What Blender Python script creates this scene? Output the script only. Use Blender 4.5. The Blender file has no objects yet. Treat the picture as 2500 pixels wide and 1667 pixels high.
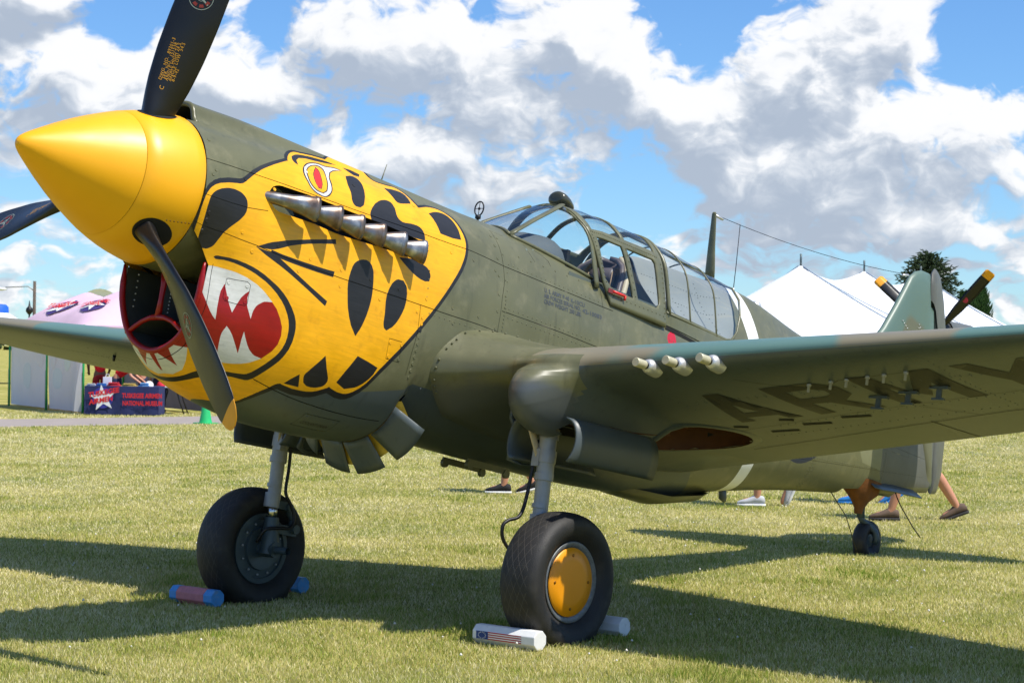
import bpy, math, random
import numpy as np
from mathutils import Vector, Matrix
from mathutils.geometry import delaunay_2d_cdt

random.seed(7); RNG = np.random.default_rng(11)
scene = bpy.context.scene
COL = scene.collection

# ------------------------------------------------------------------ camera, sky, sun, exposure
CAM = np.array([5.924, 8.1674, 1.6218])
R_RIGHT = np.array([-0.6426767, 0.7660162, 0.0136357])
R_UP = np.array([0.0117236, -0.0079631, 0.9998996])
R_LOOK = np.array([-0.7660478, -0.6427720, 0.0038627])
cam_data = bpy.data.cameras.new('camera'); cam = bpy.data.objects.new('camera', cam_data); COL.objects.link(cam)
M = Matrix.Identity(4)
for i in range(3):
    M[i][0] = R_RIGHT[i]; M[i][1] = R_UP[i]; M[i][2] = -R_LOOK[i]; M[i][3] = CAM[i]
cam.matrix_world = M
cam_data.sensor_fit = 'HORIZONTAL'; cam_data.sensor_width = 36.0; cam_data.lens = 70.0
cam_data.clip_start = 0.1; cam_data.clip_end = 4000
cam_data.dof.use_dof = True; cam_data.dof.focus_distance = 10.6; cam_data.dof.aperture_fstop = 11
scene.camera = cam

SUN_EL, SUN_AZ = math.radians(60), math.radians(103)      # azimuth counted from world +X towards +Y
SUN_DIR = Vector((math.cos(SUN_EL)*math.cos(SUN_AZ), math.cos(SUN_EL)*math.sin(SUN_AZ), math.sin(SUN_EL)))
sun_data = bpy.data.lights.new('sun', 'SUN'); sun_data.energy = 4.6; sun_data.angle = math.radians(0.55); sun_data.color = (1.0, 0.955, 0.88)
sun = bpy.data.objects.new('sun', sun_data); COL.objects.link(sun)
sun.rotation_euler = SUN_DIR.to_track_quat('Z', 'Y').to_euler(); sun.location = (0, 0, 30)

scene.view_settings.view_transform = 'Standard'; scene.view_settings.look = 'None'
scene.view_settings.gamma = 1.0; scene.view_settings.use_curve_mapping = False
scene.view_settings.exposure = 0.35
scene.cycles.max_bounces = 8; scene.cycles.transparent_max_bounces = 12
scene.cycles.use_denoising = True

world = bpy.data.worlds.new('World'); scene.world = world; world.use_nodes = True
world.cycles.sampling_method = 'MANUAL'; world.cycles.sample_map_resolution = 256
WN, WL = world.node_tree.nodes, world.node_tree.links
WN.clear()

def cloud_group():
    """cloud density over direction (azimuth, elevation), both in radians, zero along the look direction"""
    g = bpy.data.node_groups.new('cloud_density', 'ShaderNodeTree')
    g.interface.new_socket('P', in_out='INPUT', socket_type='NodeSocketVector')
    g.interface.new_socket('D', in_out='OUTPUT', socket_type='NodeSocketFloat')
    g.interface.new_socket('B', in_out='OUTPUT', socket_type='NodeSocketFloat')
    n, l = g.nodes, g.links
    gi = n.new('NodeGroupInput'); go = n.new('NodeGroupOutput')
    def math_(op, a, b=None, c=None, clamp=False):
        m = n.new('ShaderNodeMath'); m.operation = op; m.use_clamp = clamp
        for k, v in enumerate((a, b, c)):
            if v is None: continue
            if isinstance(v, (int, float)): m.inputs[k].default_value = v
            else: l.new(v, m.inputs[k])
        return m.outputs[0]
    def noise(vec, scale, detail, rough):
        t = n.new('ShaderNodeTexNoise'); t.noise_dimensions = '2D'; t.inputs['Scale'].default_value = scale; t.inputs['Detail'].default_value = detail; t.inputs['Roughness'].default_value = rough
        l.new(vec, t.inputs['Vector']); return t
    w = noise(gi.outputs[0], 30, 2, .5)
    sub = n.new('ShaderNodeVectorMath'); sub.operation = 'SUBTRACT'; sub.inputs[1].default_value = (.5, .5, .5); l.new(w.outputs['Color'], sub.inputs[0])
    sc = n.new('ShaderNodeVectorMath'); sc.operation = 'MULTIPLY_ADD'; sc.inputs[1].default_value = (.030, .020, .0)
    l.new(sub.outputs[0], sc.inputs[0]); l.new(gi.outputs[0], sc.inputs[2])
    # the clouds crowd together and flatten towards the horizon
    sep = n.new('ShaderNodeSeparateXYZ'); l.new(sc.outputs[0], sep.inputs[0])
    low = n.new('ShaderNodeMapRange'); low.interpolation_type = 'SMOOTHSTEP'
    for k, v in zip(('From Min', 'From Max', 'To Min', 'To Max'), (.02, .11, 1, 0)): low.inputs[k].default_value = v
    l.new(sep.outputs[1], low.inputs['Value'])
    st = n.new('ShaderNodeVectorMath'); st.operation = 'MULTIPLY'; st.inputs[1].default_value = (1.0, 1.5, 1.0); l.new(sc.outputs[0], st.inputs[0])
    st2 = n.new('ShaderNodeVectorMath'); st2.operation = 'MULTIPLY'; st2.inputs[1].default_value = (1.0, 2.6, 1.0); l.new(sc.outputs[0], st2.inputs[0])
    f1 = noise(st.outputs[0], 24, 6.5, .60); f2 = noise(st2.outputs[0], 30, 5.5, .58)
    mixf = n.new('ShaderNodeMix'); mixf.data_type = 'FLOAT'
    l.new(low.outputs[0], mixf.inputs[0]); l.new(f1.outputs[0], mixf.inputs[2]); l.new(f2.outputs[0], mixf.inputs[3])
    vo = n.new('ShaderNodeTexVoronoi'); vo.voronoi_dimensions = '2D'; vo.inputs['Scale'].default_value = 42; vo.inputs['Detail'].default_value = 2.; vo.inputs['Roughness'].default_value = .55
    l.new(st.outputs[0], vo.inputs['Vector'])
    acc = math_('MULTIPLY_ADD', low.outputs[0], LOWBIAS, BIAS)
    # big cumulus masses (+) and blue gaps (-): az, el, radius az, radius el, weight
    for (a, e, ra, re, wt) in CLOUDS:
        mp = n.new('ShaderNodeVectorMath'); mp.operation = 'MULTIPLY_ADD'
        ra *= 1.12; re *= 1.12
        mp.inputs[1].default_value = (1/ra, 1/re, 0); mp.inputs[2].default_value = (-a/ra, -e/re, 0); l.new(sc.outputs[0], mp.inputs[0])
        ln = n.new('ShaderNodeVectorMath'); ln.operation = 'LENGTH'; l.new(mp.outputs[0], ln.inputs[0])
        mr = n.new('ShaderNodeMapRange'); mr.interpolation_type = 'SMOOTHSTEP'
        for k, v in zip(('From Min', 'From Max', 'To Min', 'To Max'), (.3, 1.45, wt, 0)): mr.inputs[k].default_value = v
        l.new(ln.outputs['Value'], mr.inputs['Value'])
        acc = math_('ADD', acc, mr.outputs[0])
    l.new(acc, go.inputs[1])
    d = math_('ADD', acc, math_('MULTIPLY_ADD', mixf.outputs[0], 1.35, -.68))
    d = math_('ADD', d, math_('MULTIPLY_ADD', vo.outputs['Distance'], -.22, .09))
    l.new(d, go.inputs[0])
    return g
BIAS, LOWBIAS = .025, .17
CLOUDS = [(-0.0103, 0.1321, 0.0987, 0.0350, 0.34), (-0.0802, 0.1629, 0.0473, 0.0226, 0.26), (0.0453, 0.1629, 0.0329, 0.0309, 0.26), (0.1234, 0.1115, 0.0617, 0.0411, 0.34), (0.1563, 0.1424, 0.0370, 0.0247, 0.26),
          (0.1790, 0.1670, 0.0350, 0.0247, 0.34), (0.2222, 0.1136, 0.0411, 0.0226, 0.3), (0.1810, 0.0827, 0.0864, 0.0309, 0.28), (-0.1893, 0.1310, 0.0617, 0.0195, 0.36),
          (-0.2448, 0.1136, 0.0535, 0.0309, 0.26), (-0.2407, 0.1691, 0.0453, 0.0165, 0.36), (-0.1440, 0.1598, 0.0185, 0.0123, 0.2), (-0.0206, 0.0868, 0.0823, 0.0165, 0.22), (-0.0761, 0.0930, 0.0267, 0.0144, 0.14),
          (-0.1337, 0.1300, 0.0267, 0.0165, 0.22),
          (0.0967, 0.1568, 0.0206, 0.0247, -0.34), (0.2407, 0.1629, 0.0247, 0.0267, -0.4), (0.0658, 0.0765, 0.0247, 0.0226, -0.34), (0.0802, 0.1732, 0.0226, 0.0103, -0.16), (-0.1234, 0.1650, 0.0123, 0.0165, -0.26), (-0.1913, 0.1588, 0.0350, 0.0103, -0.34)]
cg = cloud_group()
def wmath(op, a, b=None, clamp=False):
    m = WN.new('ShaderNodeMath'); m.operation = op; m.use_clamp = clamp
    for k, v in enumerate((a, b)):
        if v is None: continue
        if isinstance(v, (int, float)): m.inputs[k].default_value = v
        else: WL.new(v, m.inputs[k])
    return m.outputs[0]
def wrange(v, a, b):
    m = WN.new('ShaderNodeMapRange'); m.interpolation_type = 'SMOOTHSTEP'; m.inputs['From Min'].default_value = a; m.inputs['From Max'].default_value = b; WL.new(v, m.inputs['Value']); return m.outputs[0]
tc = WN.new('ShaderNodeTexCoord')
def wdot(v):
    d = WN.new('ShaderNodeVectorMath'); d.operation = 'DOT_PRODUCT'; d.inputs[1].default_value = v
    WL.new(tc.outputs['Generated'], d.inputs[0]); return d.outputs['Value']
az = wmath('ARCTAN2', wdot((-.643, .766, 0)), wdot((-.766, -.643, 0)))
el = wmath('ARCSINE', wdot((0, 0, 1)))
cmb = WN.new('ShaderNodeCombineXYZ'); WL.new(az, cmb.inputs[0]); WL.new(el, cmb.inputs[1])
def dens_at(o_):
    g_ = WN.new('ShaderNodeGroup'); g_.node_tree = cg
    if o_ is None: WL.new(cmb.outputs[0], g_.inputs[0])
    else:
        ad = WN.new('ShaderNodeVectorMath'); ad.operation = 'ADD'; ad.inputs[1].default_value = o_; WL.new(cmb.outputs[0], ad.inputs[0]); WL.new(ad.outputs[0], g_.inputs[0])
    return g_
d0, d1 = dens_at(None), dens_at((.007, .014, 0))
mask = wrange(d0.outputs[0], -.02, .24)
# each mass is bright where it thins out towards the sun and grey in its thick, low part
fine = wmath('SUBTRACT', d0.outputs[0], d1.outputs[0])
broad = wmath('SUBTRACT', d0.outputs[1], d1.outputs[1])
thick = wrange(d0.outputs[0], .10, .62)
lit = wmath('ADD', wmath('ADD', wmath('MULTIPLY', fine, 2.1), wmath('MULTIPLY', broad, 3.2)), wmath('MULTIPLY_ADD' if False else 'MULTIPLY', thick, -.34))
ramp = WN.new('ShaderNodeValToRGB'); el_ = ramp.color_ramp.elements; el_[0].position = 0; el_[0].color = (.44, .51, .62, 1); el_[1].position = 1; el_[1].color = (1.0, 1.0, 1.0, 1)
for pos, c in ((.30, (.58, .64, .73, 1)), (.58, (.76, .80, .86, 1)), (.8, (.96, .97, .99, 1))): e_ = el_.new(pos); e_.color = c
WL.new(wrange(lit, -.80, .78), ramp.inputs[0])
sky = WN.new('ShaderNodeTexSky'); sky.sky_type = 'NISHITA'; sky.sun_disc = False
sky.sun_elevation = SUN_EL; sky.sun_rotation = math.pi/2 - SUN_AZ
sky.air_density = 1.0; sky.dust_density = .0; sky.ozone_density = 4.0
bg_sky = WN.new('ShaderNodeBackground'); bg_sky.inputs['Strength'].default_value = .105
tint = WN.new('ShaderNodeVectorMath'); tint.operation = 'MULTIPLY'; tint.inputs[1].default_value = (.60, .85, 1.13); WL.new(sky.outputs[0], tint.inputs[0]); WL.new(tint.outputs[0], bg_sky.inputs[0])
bg_cl = WN.new('ShaderNodeBackground'); bg_cl.inputs['Strength'].default_value = .80; WL.new(ramp.outputs[0], bg_cl.inputs[0])
mixs = WN.new('ShaderNodeMixShader'); WL.new(wmath('MULTIPLY', mask, .97), mixs.inputs[0]); WL.new(bg_sky.outputs[0], mixs.inputs[1]); WL.new(bg_cl.outputs[0], mixs.inputs[2])
wo = WN.new('ShaderNodeOutputWorld'); WL.new(mixs.outputs[0], wo.inputs[0])

# ------------------------------------------------------------------ helpers
def tag(o, label=None, cat=None, group=None, kind=None):
    if label: o['label'] = label
    if cat: o['category'] = cat
    if group: o['group'] = group
    if kind: o['kind'] = kind
    return o
def empty(name, loc=(0, 0, 0), rot=(0, 0, 0)):
    o = bpy.data.objects.new(name, None); COL.objects.link(o); o.location = loc; o.rotation_euler = rot; o.empty_display_size = .2; return o
PART_SHIFT = {}
def obj(name, V, F, mat, parent=None, smooth=True, normals=None, midx=None):
    me = bpy.data.meshes.new(name); me.from_pydata([tuple(map(float, v)) for v in V], [], [tuple(int(i) for i in f) for f in F])
    mats = mat if isinstance(mat, (list, tuple)) else [mat]
    for m in mats: me.materials.append(m)
    if midx is not None: me.polygons.foreach_set('material_index', np.asarray(midx, dtype=np.int32))
    me.update()
    if smooth: me.polygons.foreach_set('use_smooth', [True]*len(me.polygons))
    if normals is not None: me.normals_split_custom_set_from_vertices([tuple(map(float, n)) for n in normals])
    o = bpy.data.objects.new(name, me); COL.objects.link(o)
    if parent is not None:
        o.parent = parent
        if parent in PART_SHIFT: o.location = PART_SHIFT[parent]
    return o
def autosmooth(o, ang=40):
    me = o.data
    me.polygons.foreach_set('use_smooth', [True]*len(me.polygons)); me.set_sharp_from_angle(angle=math.radians(ang)); return o
class MB:
    def __init__(s): s.v = []; s.f = []
    def add(s, V, F):
        b = len(s.v); s.v += [tuple(v) for v in V]; s.f += [tuple(b+i for i in f) for f in F]; return s
    def box(s, c, d, rot=None):
        c = np.array(c, float); h = np.array(d, float)/2
        V = [np.array([x, y, z])*h for x in (-1, 1) for y in (-1, 1) for z in (-1, 1)]
        if rot is not None: V = [np.array(rot @ Vector(v)) for v in V]
        return s.add([c+v for v in V], [(0, 1, 3, 2), (4, 6, 7, 5), (0, 4, 5, 1), (2, 3, 7, 6), (0, 2, 6, 4), (1, 5, 7, 3)])
    def tube(s, path, r, n=10, cap=True, flat=None, up=None):
        V, F = tube(path, r, n, cap, flat, up); return s.add(V, F)
    def grid(s, G, close_u=False, close_v=False):
        G = np.asarray(G); a, b = G.shape[:2]; V = G.reshape(-1, 3); F = []
        for i in range(a if close_u else a-1):
            for j in range(b if close_v else b-1):
                F.append((i*b+j, ((i+1) % a)*b+j, ((i+1) % a)*b+(j+1) % b, i*b+(j+1) % b))
        return s.add(V, F)
    def build(s, name, mat, parent=None, smooth=True, ang=None):
        o = obj(name, s.v, s.f, mat, parent, smooth)
        if ang: autosmooth(o, ang)
        return o
def tube(path, r, n=10, cap=True, flat=None, up=None):
    """tube along a path; r one radius or one per point; flat=(a,b) squashes the section"""
    P = [np.array(p, float) for p in path]; k = len(P); rr = [r]*k if np.isscalar(r) else list(r)
    V, F = [], []; T = []
    for i in range(k):
        d = P[min(i+1, k-1)]-P[max(i-1, 0)]; T.append(d/(np.linalg.norm(d)+1e-12))
    u = np.array(up, float) if up is not None else (np.array([0, 0, 1.]) if abs(T[0][2]) < .9 else np.array([0, 1., 0]))
    for i in range(k):
        a = np.cross(T[i], u); a /= np.linalg.norm(a)+1e-12; b = np.cross(a, T[i]); u = b
        fa, fb = flat[i] if (flat is not None and not np.isscalar(flat[0])) else (flat or (1, 1))
        for j in range(n):
            t = 2*math.pi*j/n; V.append(P[i]+rr[i]*(fa*math.cos(t)*a+fb*math.sin(t)*b))
    for i in range(k-1):
        for j in range(n): F.append((i*n+j, i*n+(j+1) % n, (i+1)*n+(j+1) % n, (i+1)*n+j))
    if cap: F.append(tuple(range(n))[::-1]); F.append(tuple((k-1)*n+j for j in range(n)))
    return V, F
def lathe(prof, n=32, axis='y', c=(0, 0, 0), cap=False):
    """profile list of (along, radius) turned about an axis"""
    V, F = [], []; c = np.array(c, float)
    for (a, r) in prof:
        for j in range(n):
            t = 2*math.pi*j/n; p = {'y': (r*math.cos(t), a, r*math.sin(t)), 'x': (a, r*math.cos(t), r*math.sin(t)), 'z': (r*math.cos(t), r*math.sin(t), a)}[axis]
            V.append(c+np.array(p))
    k = len(prof)
    for i in range(k-1):
        for j in range(n): F.append((i*n+j, (i+1)*n+j, (i+1)*n+(j+1) % n, i*n+(j+1) % n))
    if cap: F.append(tuple(range(n))); F.append(tuple((k-1)*n+j for j in range(n))[::-1])
    return V, F
def mirror_y(V, F): return [(v[0], -v[1], v[2]) for v in V], [tuple(reversed(f)) for f in F]
def smoothstep(a, b, x):
    t = np.clip((np.asarray(x, float)-a)/(b-a), 0, 1); return t*t*(3-2*t)

# ------------------------------------------------------------------ materials
def lin(c):
    return tuple((x/255/12.92 if x/255 <= .04045 else ((x/255+.055)/1.055)**2.4) for x in c)
def mat(name, col, rough=.5, metal=0., var=.0, vscale=6., bump=0., bscale=60., coat=0., spec=.5, dirt=None, rvar=0.):
    m = bpy.data.materials.new(name); m.use_nodes = True; n, l = m.node_tree.nodes, m.node_tree.links
    b = n['Principled BSDF']; c = lin(col); b.inputs['Base Color'].default_value = (*c, 1); b.inputs['Roughness'].default_value = rough
    b.inputs['Metallic'].default_value = metal; b.inputs['Coat Weight'].default_value = coat; b.inputs['Specular IOR Level'].default_value = spec
    if var or bump or dirt or rvar:
        t = n.new('ShaderNodeTexCoord')
    if var or rvar:
        t1 = n.new('ShaderNodeTexNoise'); t1.inputs['Scale'].default_value = vscale; t1.inputs['Detail'].default_value = 4; l.new(t.outputs['Object'], t1.inputs['Vector'])
    col_out = None
    if var:
        r = n.new('ShaderNodeMapRange'); r.inputs['From Min'].default_value = .3; r.inputs['From Max'].default_value = .7; r.inputs['To Min'].default_value = 1-var; r.inputs['To Max'].default_value = 1+var
        l.new(t1.outputs[0], r.inputs['Value'])
        mx = n.new('ShaderNodeVectorMath'); mx.operation = 'SCALE'; mx.inputs[0].default_value = c; l.new(r.outputs[0], mx.inputs['Scale']); col_out = mx.outputs[0]
    if dirt:
        t2 = n.new('ShaderNodeTexNoise'); t2.inputs['Scale'].default_value = dirt[1]; t2.inputs['Detail'].default_value = 8; t2.inputs['Roughness'].default_value = .65; l.new(t.outputs['Object'], t2.inputs['Vector'])
        r2 = n.new('ShaderNodeMapRange'); r2.interpolation_type = 'SMOOTHSTEP'
        for k, v in zip(('From Min', 'From Max', 'To Min', 'To Max'), (dirt[2], dirt[3], 0, dirt[4])): r2.inputs[k].default_value = v
        l.new(t2.outputs[0], r2.inputs['Value'])
        mc = n.new('ShaderNodeMix'); mc.data_type = 'RGBA'; l.new(r2.outputs[0], mc.inputs[0])
        if col_out: l.new(col_out, mc.inputs[6])
        else: mc.inputs[6].default_value = (*c, 1)
        mc.inputs[7].default_value = (*lin(dirt[0]), 1); col_out = mc.outputs[2]
    if col_out: l.new(col_out, b.inputs['Base Color'])
    if rvar:
        r3 = n.new('ShaderNodeMapRange'); r3.inputs['From Min'].default_value = .3; r3.inputs['From Max'].default_value = .7; r3.inputs['To Min'].default_value = rough-rvar; r3.inputs['To Max'].default_value = rough+rvar
        l.new(t1.outputs[0], r3.inputs['Value']); l.new(r3.outputs[0], b.inputs['Roughness'])
    if bump:
        tb = n.new('ShaderNodeTexNoise'); tb.inputs['Scale'].default_value = bscale; tb.inputs['Detail'].default_value = 4; l.new(t.outputs['Object'], tb.inputs['Vector'])
        bp = n.new('ShaderNodeBump'); bp.inputs['Strength'].default_value = bump; bp.inputs['Distance'].default_value = .01; l.new(tb.outputs[0], bp.inputs['Height']); l.new(bp.outputs[0], b.inputs['Normal'])
    return m
MT = {}
# aircraft paint: gentle oil-canning comes from a broad, weak bump
MT['yellow'] = mat('yellow_paint', (240, 172, 4), .43, var=.06, vscale=7, bump=.07, bscale=7, dirt=((196, 128, 8), 11, .52, .76, .5), rvar=.08)
MT['spinner'] = mat('spinner_yellow_paint', (246, 176, 2), .42, var=.03, vscale=4, rvar=.05)
MT['black'] = mat('black_paint', (26, 26, 28), .5, var=.12, vscale=12)
MT['white'] = mat('white_paint', (208, 208, 202), .4, var=.04, vscale=30, dirt=((150, 150, 140), 26, .52, .8, .4))
MT['red'] = mat('red_paint', (150, 8, 10), .36, var=.06, vscale=12, dirt=((120, 8, 8), 20, .5, .8, .4))
MT['scarlet'] = mat('scarlet_paint', (225, 45, 40), .4)
MT['olive'] = mat('olive_drab_paint', (98, 98, 70), .38, var=.10, vscale=3.2, bump=.09, bscale=6, dirt=((124, 120, 90), 7, .48, .72, .6), rvar=.09)
MT['grey'] = mat('neutral_grey_paint', (76, 85, 86), .42, var=.06, vscale=4, bump=.05, bscale=5, dirt=((66, 70, 68), 9, .55, .8, .5))
MT['tailgrey'] = mat('worn_grey_paint', (92, 93, 86), .5, var=.08, vscale=8)
MT['pale'] = mat('pale_olive_paint', (122, 122, 92), .45, var=.05, vscale=8)
MT['decksilver'] = mat('rear_deck_paint', (140, 141, 136), .5, var=.05, vscale=6)
MT['whiteband'] = mat('white_band_paint', (232, 232, 228), .4)
MT['red2'] = mat('red_lacquer', (190, 24, 38), .35)
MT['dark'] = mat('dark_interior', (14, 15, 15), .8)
MT['liner'] = mat('dark_seam', (34, 33, 26), .8)
MT['duct'] = mat('duct_dark_grey', (64, 68, 67), .55, var=.1, vscale=8)
MT['glossblack'] = mat('propeller_black', (17, 17, 19), .36, var=.15, vscale=6, rvar=.05)
MT['tipyellow'] = mat('propeller_tip_yellow', (232, 158, 20), .45, var=.04, vscale=20)
MT['rubber'] = mat('tyre_rubber', (33, 32, 30), .62, var=.2, vscale=14, bump=.25, bscale=180, dirt=((70, 66, 58), 10, .5, .8, .5))
MT['alu'] = mat('strut_aluminium_paint', (150, 152, 152), .42, .1, var=.08, vscale=20)
MT['steel'] = mat('polished_steel', (190, 190, 190), .2, 1.)
MT['wheelgrey'] = mat('wheel_blue_grey', (66, 80, 84), .45, .2, var=.1, vscale=14)
MT['rimgrey'] = mat('rim_bare_metal', (112, 116, 118), .5, .5, var=.2, vscale=60)
MT['hubyellow'] = mat('hub_cover_yellow', (232, 150, 0), .42, var=.03, vscale=10)
MT['hose'] = mat('black_hose', (18, 18, 18), .5)
MT['bronze'] = mat('cream_muzzle_cap', (200, 194, 164), .4, .2, var=.06, vscale=40)
MT['silver'] = mat('bare_metal', (206, 206, 204), .42, .55)
MT['brown'] = mat('well_brown_primer', (92, 52, 22), .7, var=.15, vscale=14)
MT['canvas'] = mat('brown_canvas_boot', (112, 66, 16), .85, var=.2, vscale=14, bump=.4, bscale=25)
MT['flapinner'] = mat('zinc_yellow_primer', (190, 164, 60), .55, var=.15, vscale=20, dirt=((110, 96, 40), 14, .5, .75, .6))
MT['seat'] = mat('seat_armour_paint', (96, 84, 82), .45, var=.1, vscale=6)
MT['cream'] = mat('cream_trim', (196, 180, 150), .6)
MT['interior'] = mat('cockpit_green_grey', (84, 92, 84), .6)
MT['letter'] = mat('stencil_grey', (70, 76, 82), .6)
MT['letterblack'] = mat('stencil_black', (36, 38, 36), .6)
MT['lettergold'] = mat('stencil_gold', (206, 150, 26), .6)
MT['underletter'] = mat('wing_letter_black', (34, 35, 30), .55)
MT['wire'] = mat('aerial_wire', (40, 42, 48), .5, .5)
def brushed(m, amount):
    """hand-painted coats: long faint brush strokes in the colour and the sheen"""
    n, l = m.node_tree.nodes, m.node_tree.links; b = n['Principled BSDF']; t = n.new('ShaderNodeTexCoord')
    mp = n.new('ShaderNodeMapping'); mp.inputs['Scale'].default_value = (9, 9, 70); mp.inputs['Rotation'].default_value = (0, .5, 0); l.new(t.outputs['Object'], mp.inputs[0])
    z = n.new('ShaderNodeTexNoise'); z.inputs['Scale'].default_value = 1; z.inputs['Detail'].default_value = 3; z.inputs['Distortion'].default_value = .6; l.new(mp.outputs[0], z.inputs['Vector'])
    r = n.new('ShaderNodeMapRange'); r.inputs['From Min'].default_value = .3; r.inputs['From Max'].default_value = .7; r.inputs['To Min'].default_value = 1-amount; r.inputs['To Max'].default_value = 1+amount; l.new(z.outputs[0], r.inputs['Value'])
    old = b.inputs['Base Color'].links[0].from_socket; v = n.new('ShaderNodeVectorMath'); v.operation = 'SCALE'; l.new(old, v.inputs[0]); l.new(r.outputs[0], v.inputs['Scale']); l.new(v.outputs[0], b.inputs['Base Color'])
    bp = n.new('ShaderNodeBump'); bp.inputs['Strength'].default_value = .12; bp.inputs['Distance'].default_value = .004; l.new(z.outputs[0], bp.inputs['Height'])
    if b.inputs['Normal'].links: l.new(b.inputs['Normal'].links[0].from_socket, bp.inputs['Normal'])
    l.new(bp.outputs[0], b.inputs['Normal'])
for k_, a_ in (('yellow', .08), ('white', .08), ('red', .12), ('black', .25)): brushed(MT[k_], a_)
def streaked(m, amount):
    """thin dirty runs down the side"""
    n, l = m.node_tree.nodes, m.node_tree.links; b = n['Principled BSDF']; t = n.new('ShaderNodeTexCoord')
    mp = n.new('ShaderNodeMapping'); mp.inputs['Scale'].default_value = (22, 22, 2.2); mp.inputs['Rotation'].default_value = (0, -.2, 0); l.new(t.outputs['Object'], mp.inputs[0])
    z = n.new('ShaderNodeTexNoise'); z.inputs['Scale'].default_value = 1; z.inputs['Detail'].default_value = 4; l.new(mp.outputs[0], z.inputs['Vector'])
    r = n.new('ShaderNodeMapRange'); r.interpolation_type = 'SMOOTHSTEP'; r.inputs['From Min'].default_value = .56; r.inputs['From Max'].default_value = .74; r.inputs['To Min'].default_value = 1; r.inputs['To Max'].default_value = 1-amount; l.new(z.outputs[0], r.inputs['Value'])
    old = b.inputs['Base Color'].links[0].from_socket; v = n.new('ShaderNodeVectorMath'); v.operation = 'SCALE'; l.new(old, v.inputs[0]); l.new(r.outputs[0], v.inputs['Scale']); l.new(v.outputs[0], b.inputs['Base Color'])
streaked(MT['olive'], .22); streaked(MT['grey'], .2); streaked(MT['tailgrey'], .2)
def exhaust_mat():
    m = mat('burnt_steel', (132, 118, 108), .36, .85); n, l = m.node_tree.nodes, m.node_tree.links; b = n['Principled BSDF']
    t = n.new('ShaderNodeTexCoord'); z = n.new('ShaderNodeTexNoise'); z.inputs['Scale'].default_value = 11; z.inputs['Detail'].default_value = 6; l.new(t.outputs['Object'], z.inputs['Vector'])
    r = n.new('ShaderNodeValToRGB'); e = r.color_ramp.elements; e[0].position = .3; e[0].color = (*lin((86, 70, 62)), 1); e[1].position = .72; e[1].color = (*lin((196, 190, 182)), 1)
    k = e.new(.47); k.color = (*lin((134, 116, 102)), 1); k = e.new(.58); k.color = (*lin((128, 130, 132)), 1)
    l.new(z.outputs[0], r.inputs[0]); l.new(r.outputs[0], b.inputs['Base Color']); return m
MT['exhaust'] = exhaust_mat()
def camo_mat(c1=(92, 124, 115), c2=(128, 121, 98)):
    """sea-green and earth camouflage in soft-edged patches"""
    m = mat('camouflage_paint', (98, 128, 120), .42); n, l = m.node_tree.nodes, m.node_tree.links; b = n['Principled BSDF']
    t = n.new('ShaderNodeTexCoord'); z = n.new('ShaderNodeTexNoise'); z.inputs['Scale'].default_value = 1.55; z.inputs['Detail'].default_value = 1.2; l.new(t.outputs['Object'], z.inputs['Vector'])
    r = n.new('ShaderNodeMapRange'); r.interpolation_type = 'SMOOTHSTEP'
    for k, v in zip(('From Min', 'From Max'), (.52, .585)): r.inputs[k].default_value = v
    l.new(z.outputs[0], r.inputs['Value'])
    mc = n.new('ShaderNodeMix'); mc.data_type = 'RGBA'; mc.inputs[6].default_value = (*lin(c1), 1); mc.inputs[7].default_value = (*lin(c2), 1); l.new(r.outputs[0], mc.inputs[0])
    l.new(mc.outputs[2], b.inputs['Base Color'])
    z2 = n.new('ShaderNodeTexNoise'); z2.inputs['Scale'].default_value = 5; l.new(t.outputs['Object'], z2.inputs['Vector'])
    bp = n.new('ShaderNodeBump'); bp.inputs['Strength'].default_value = .05; bp.inputs['Distance'].default_value = .01; l.new(z2.outputs[0], bp.inputs['Height']); l.new(bp.outputs[0], b.inputs['Normal'])
    return m
MT['camo'] = camo_mat(); MT['fincamo'] = camo_mat((92, 114, 102), (102, 102, 80))
def demarcation_mat():
    """olive above, neutral grey below, sprayed with a soft wandering edge"""
    m = MT['olive'].copy(); m.name = 'olive_over_grey_paint'; n, l = m.node_tree.nodes, m.node_tree.links; b = n['Principled BSDF']
    t = n.new('ShaderNodeTexCoord'); s = n.new('ShaderNodeSeparateXYZ'); l.new(t.outputs['Object'], s.inputs[0])
    z = n.new('ShaderNodeTexNoise'); z.inputs['Scale'].default_value = 3.2; z.inputs['Detail'].default_value = 2; l.new(t.outputs['Object'], z.inputs['Vector'])
    ad = n.new('ShaderNodeMath'); ad.operation = 'MULTIPLY_ADD'; ad.inputs[1].default_value = .22; l.new(z.outputs[0], ad.inputs[0]); l.new(s.outputs[2], ad.inputs[2])
    r = n.new('ShaderNodeMapRange'); r.interpolation_type = 'SMOOTHSTEP'; r.inputs['From Min'].default_value = -.545; r.inputs['From Max'].default_value = -.47; l.new(ad.outputs[0], r.inputs['Value'])
    old = b.inputs['Base Color'].links[0].from_socket
    mc = n.new('ShaderNodeMix'); mc.data_type = 'RGBA'; l.new(r.outputs[0], mc.inputs[0]); mc.inputs[6].default_value = (*lin((80, 85, 86)), 1); l.new(old, mc.inputs[7]); l.new(mc.outputs[2], b.inputs['Base Color']); return m
MT['twotone'] = demarcation_mat()
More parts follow.
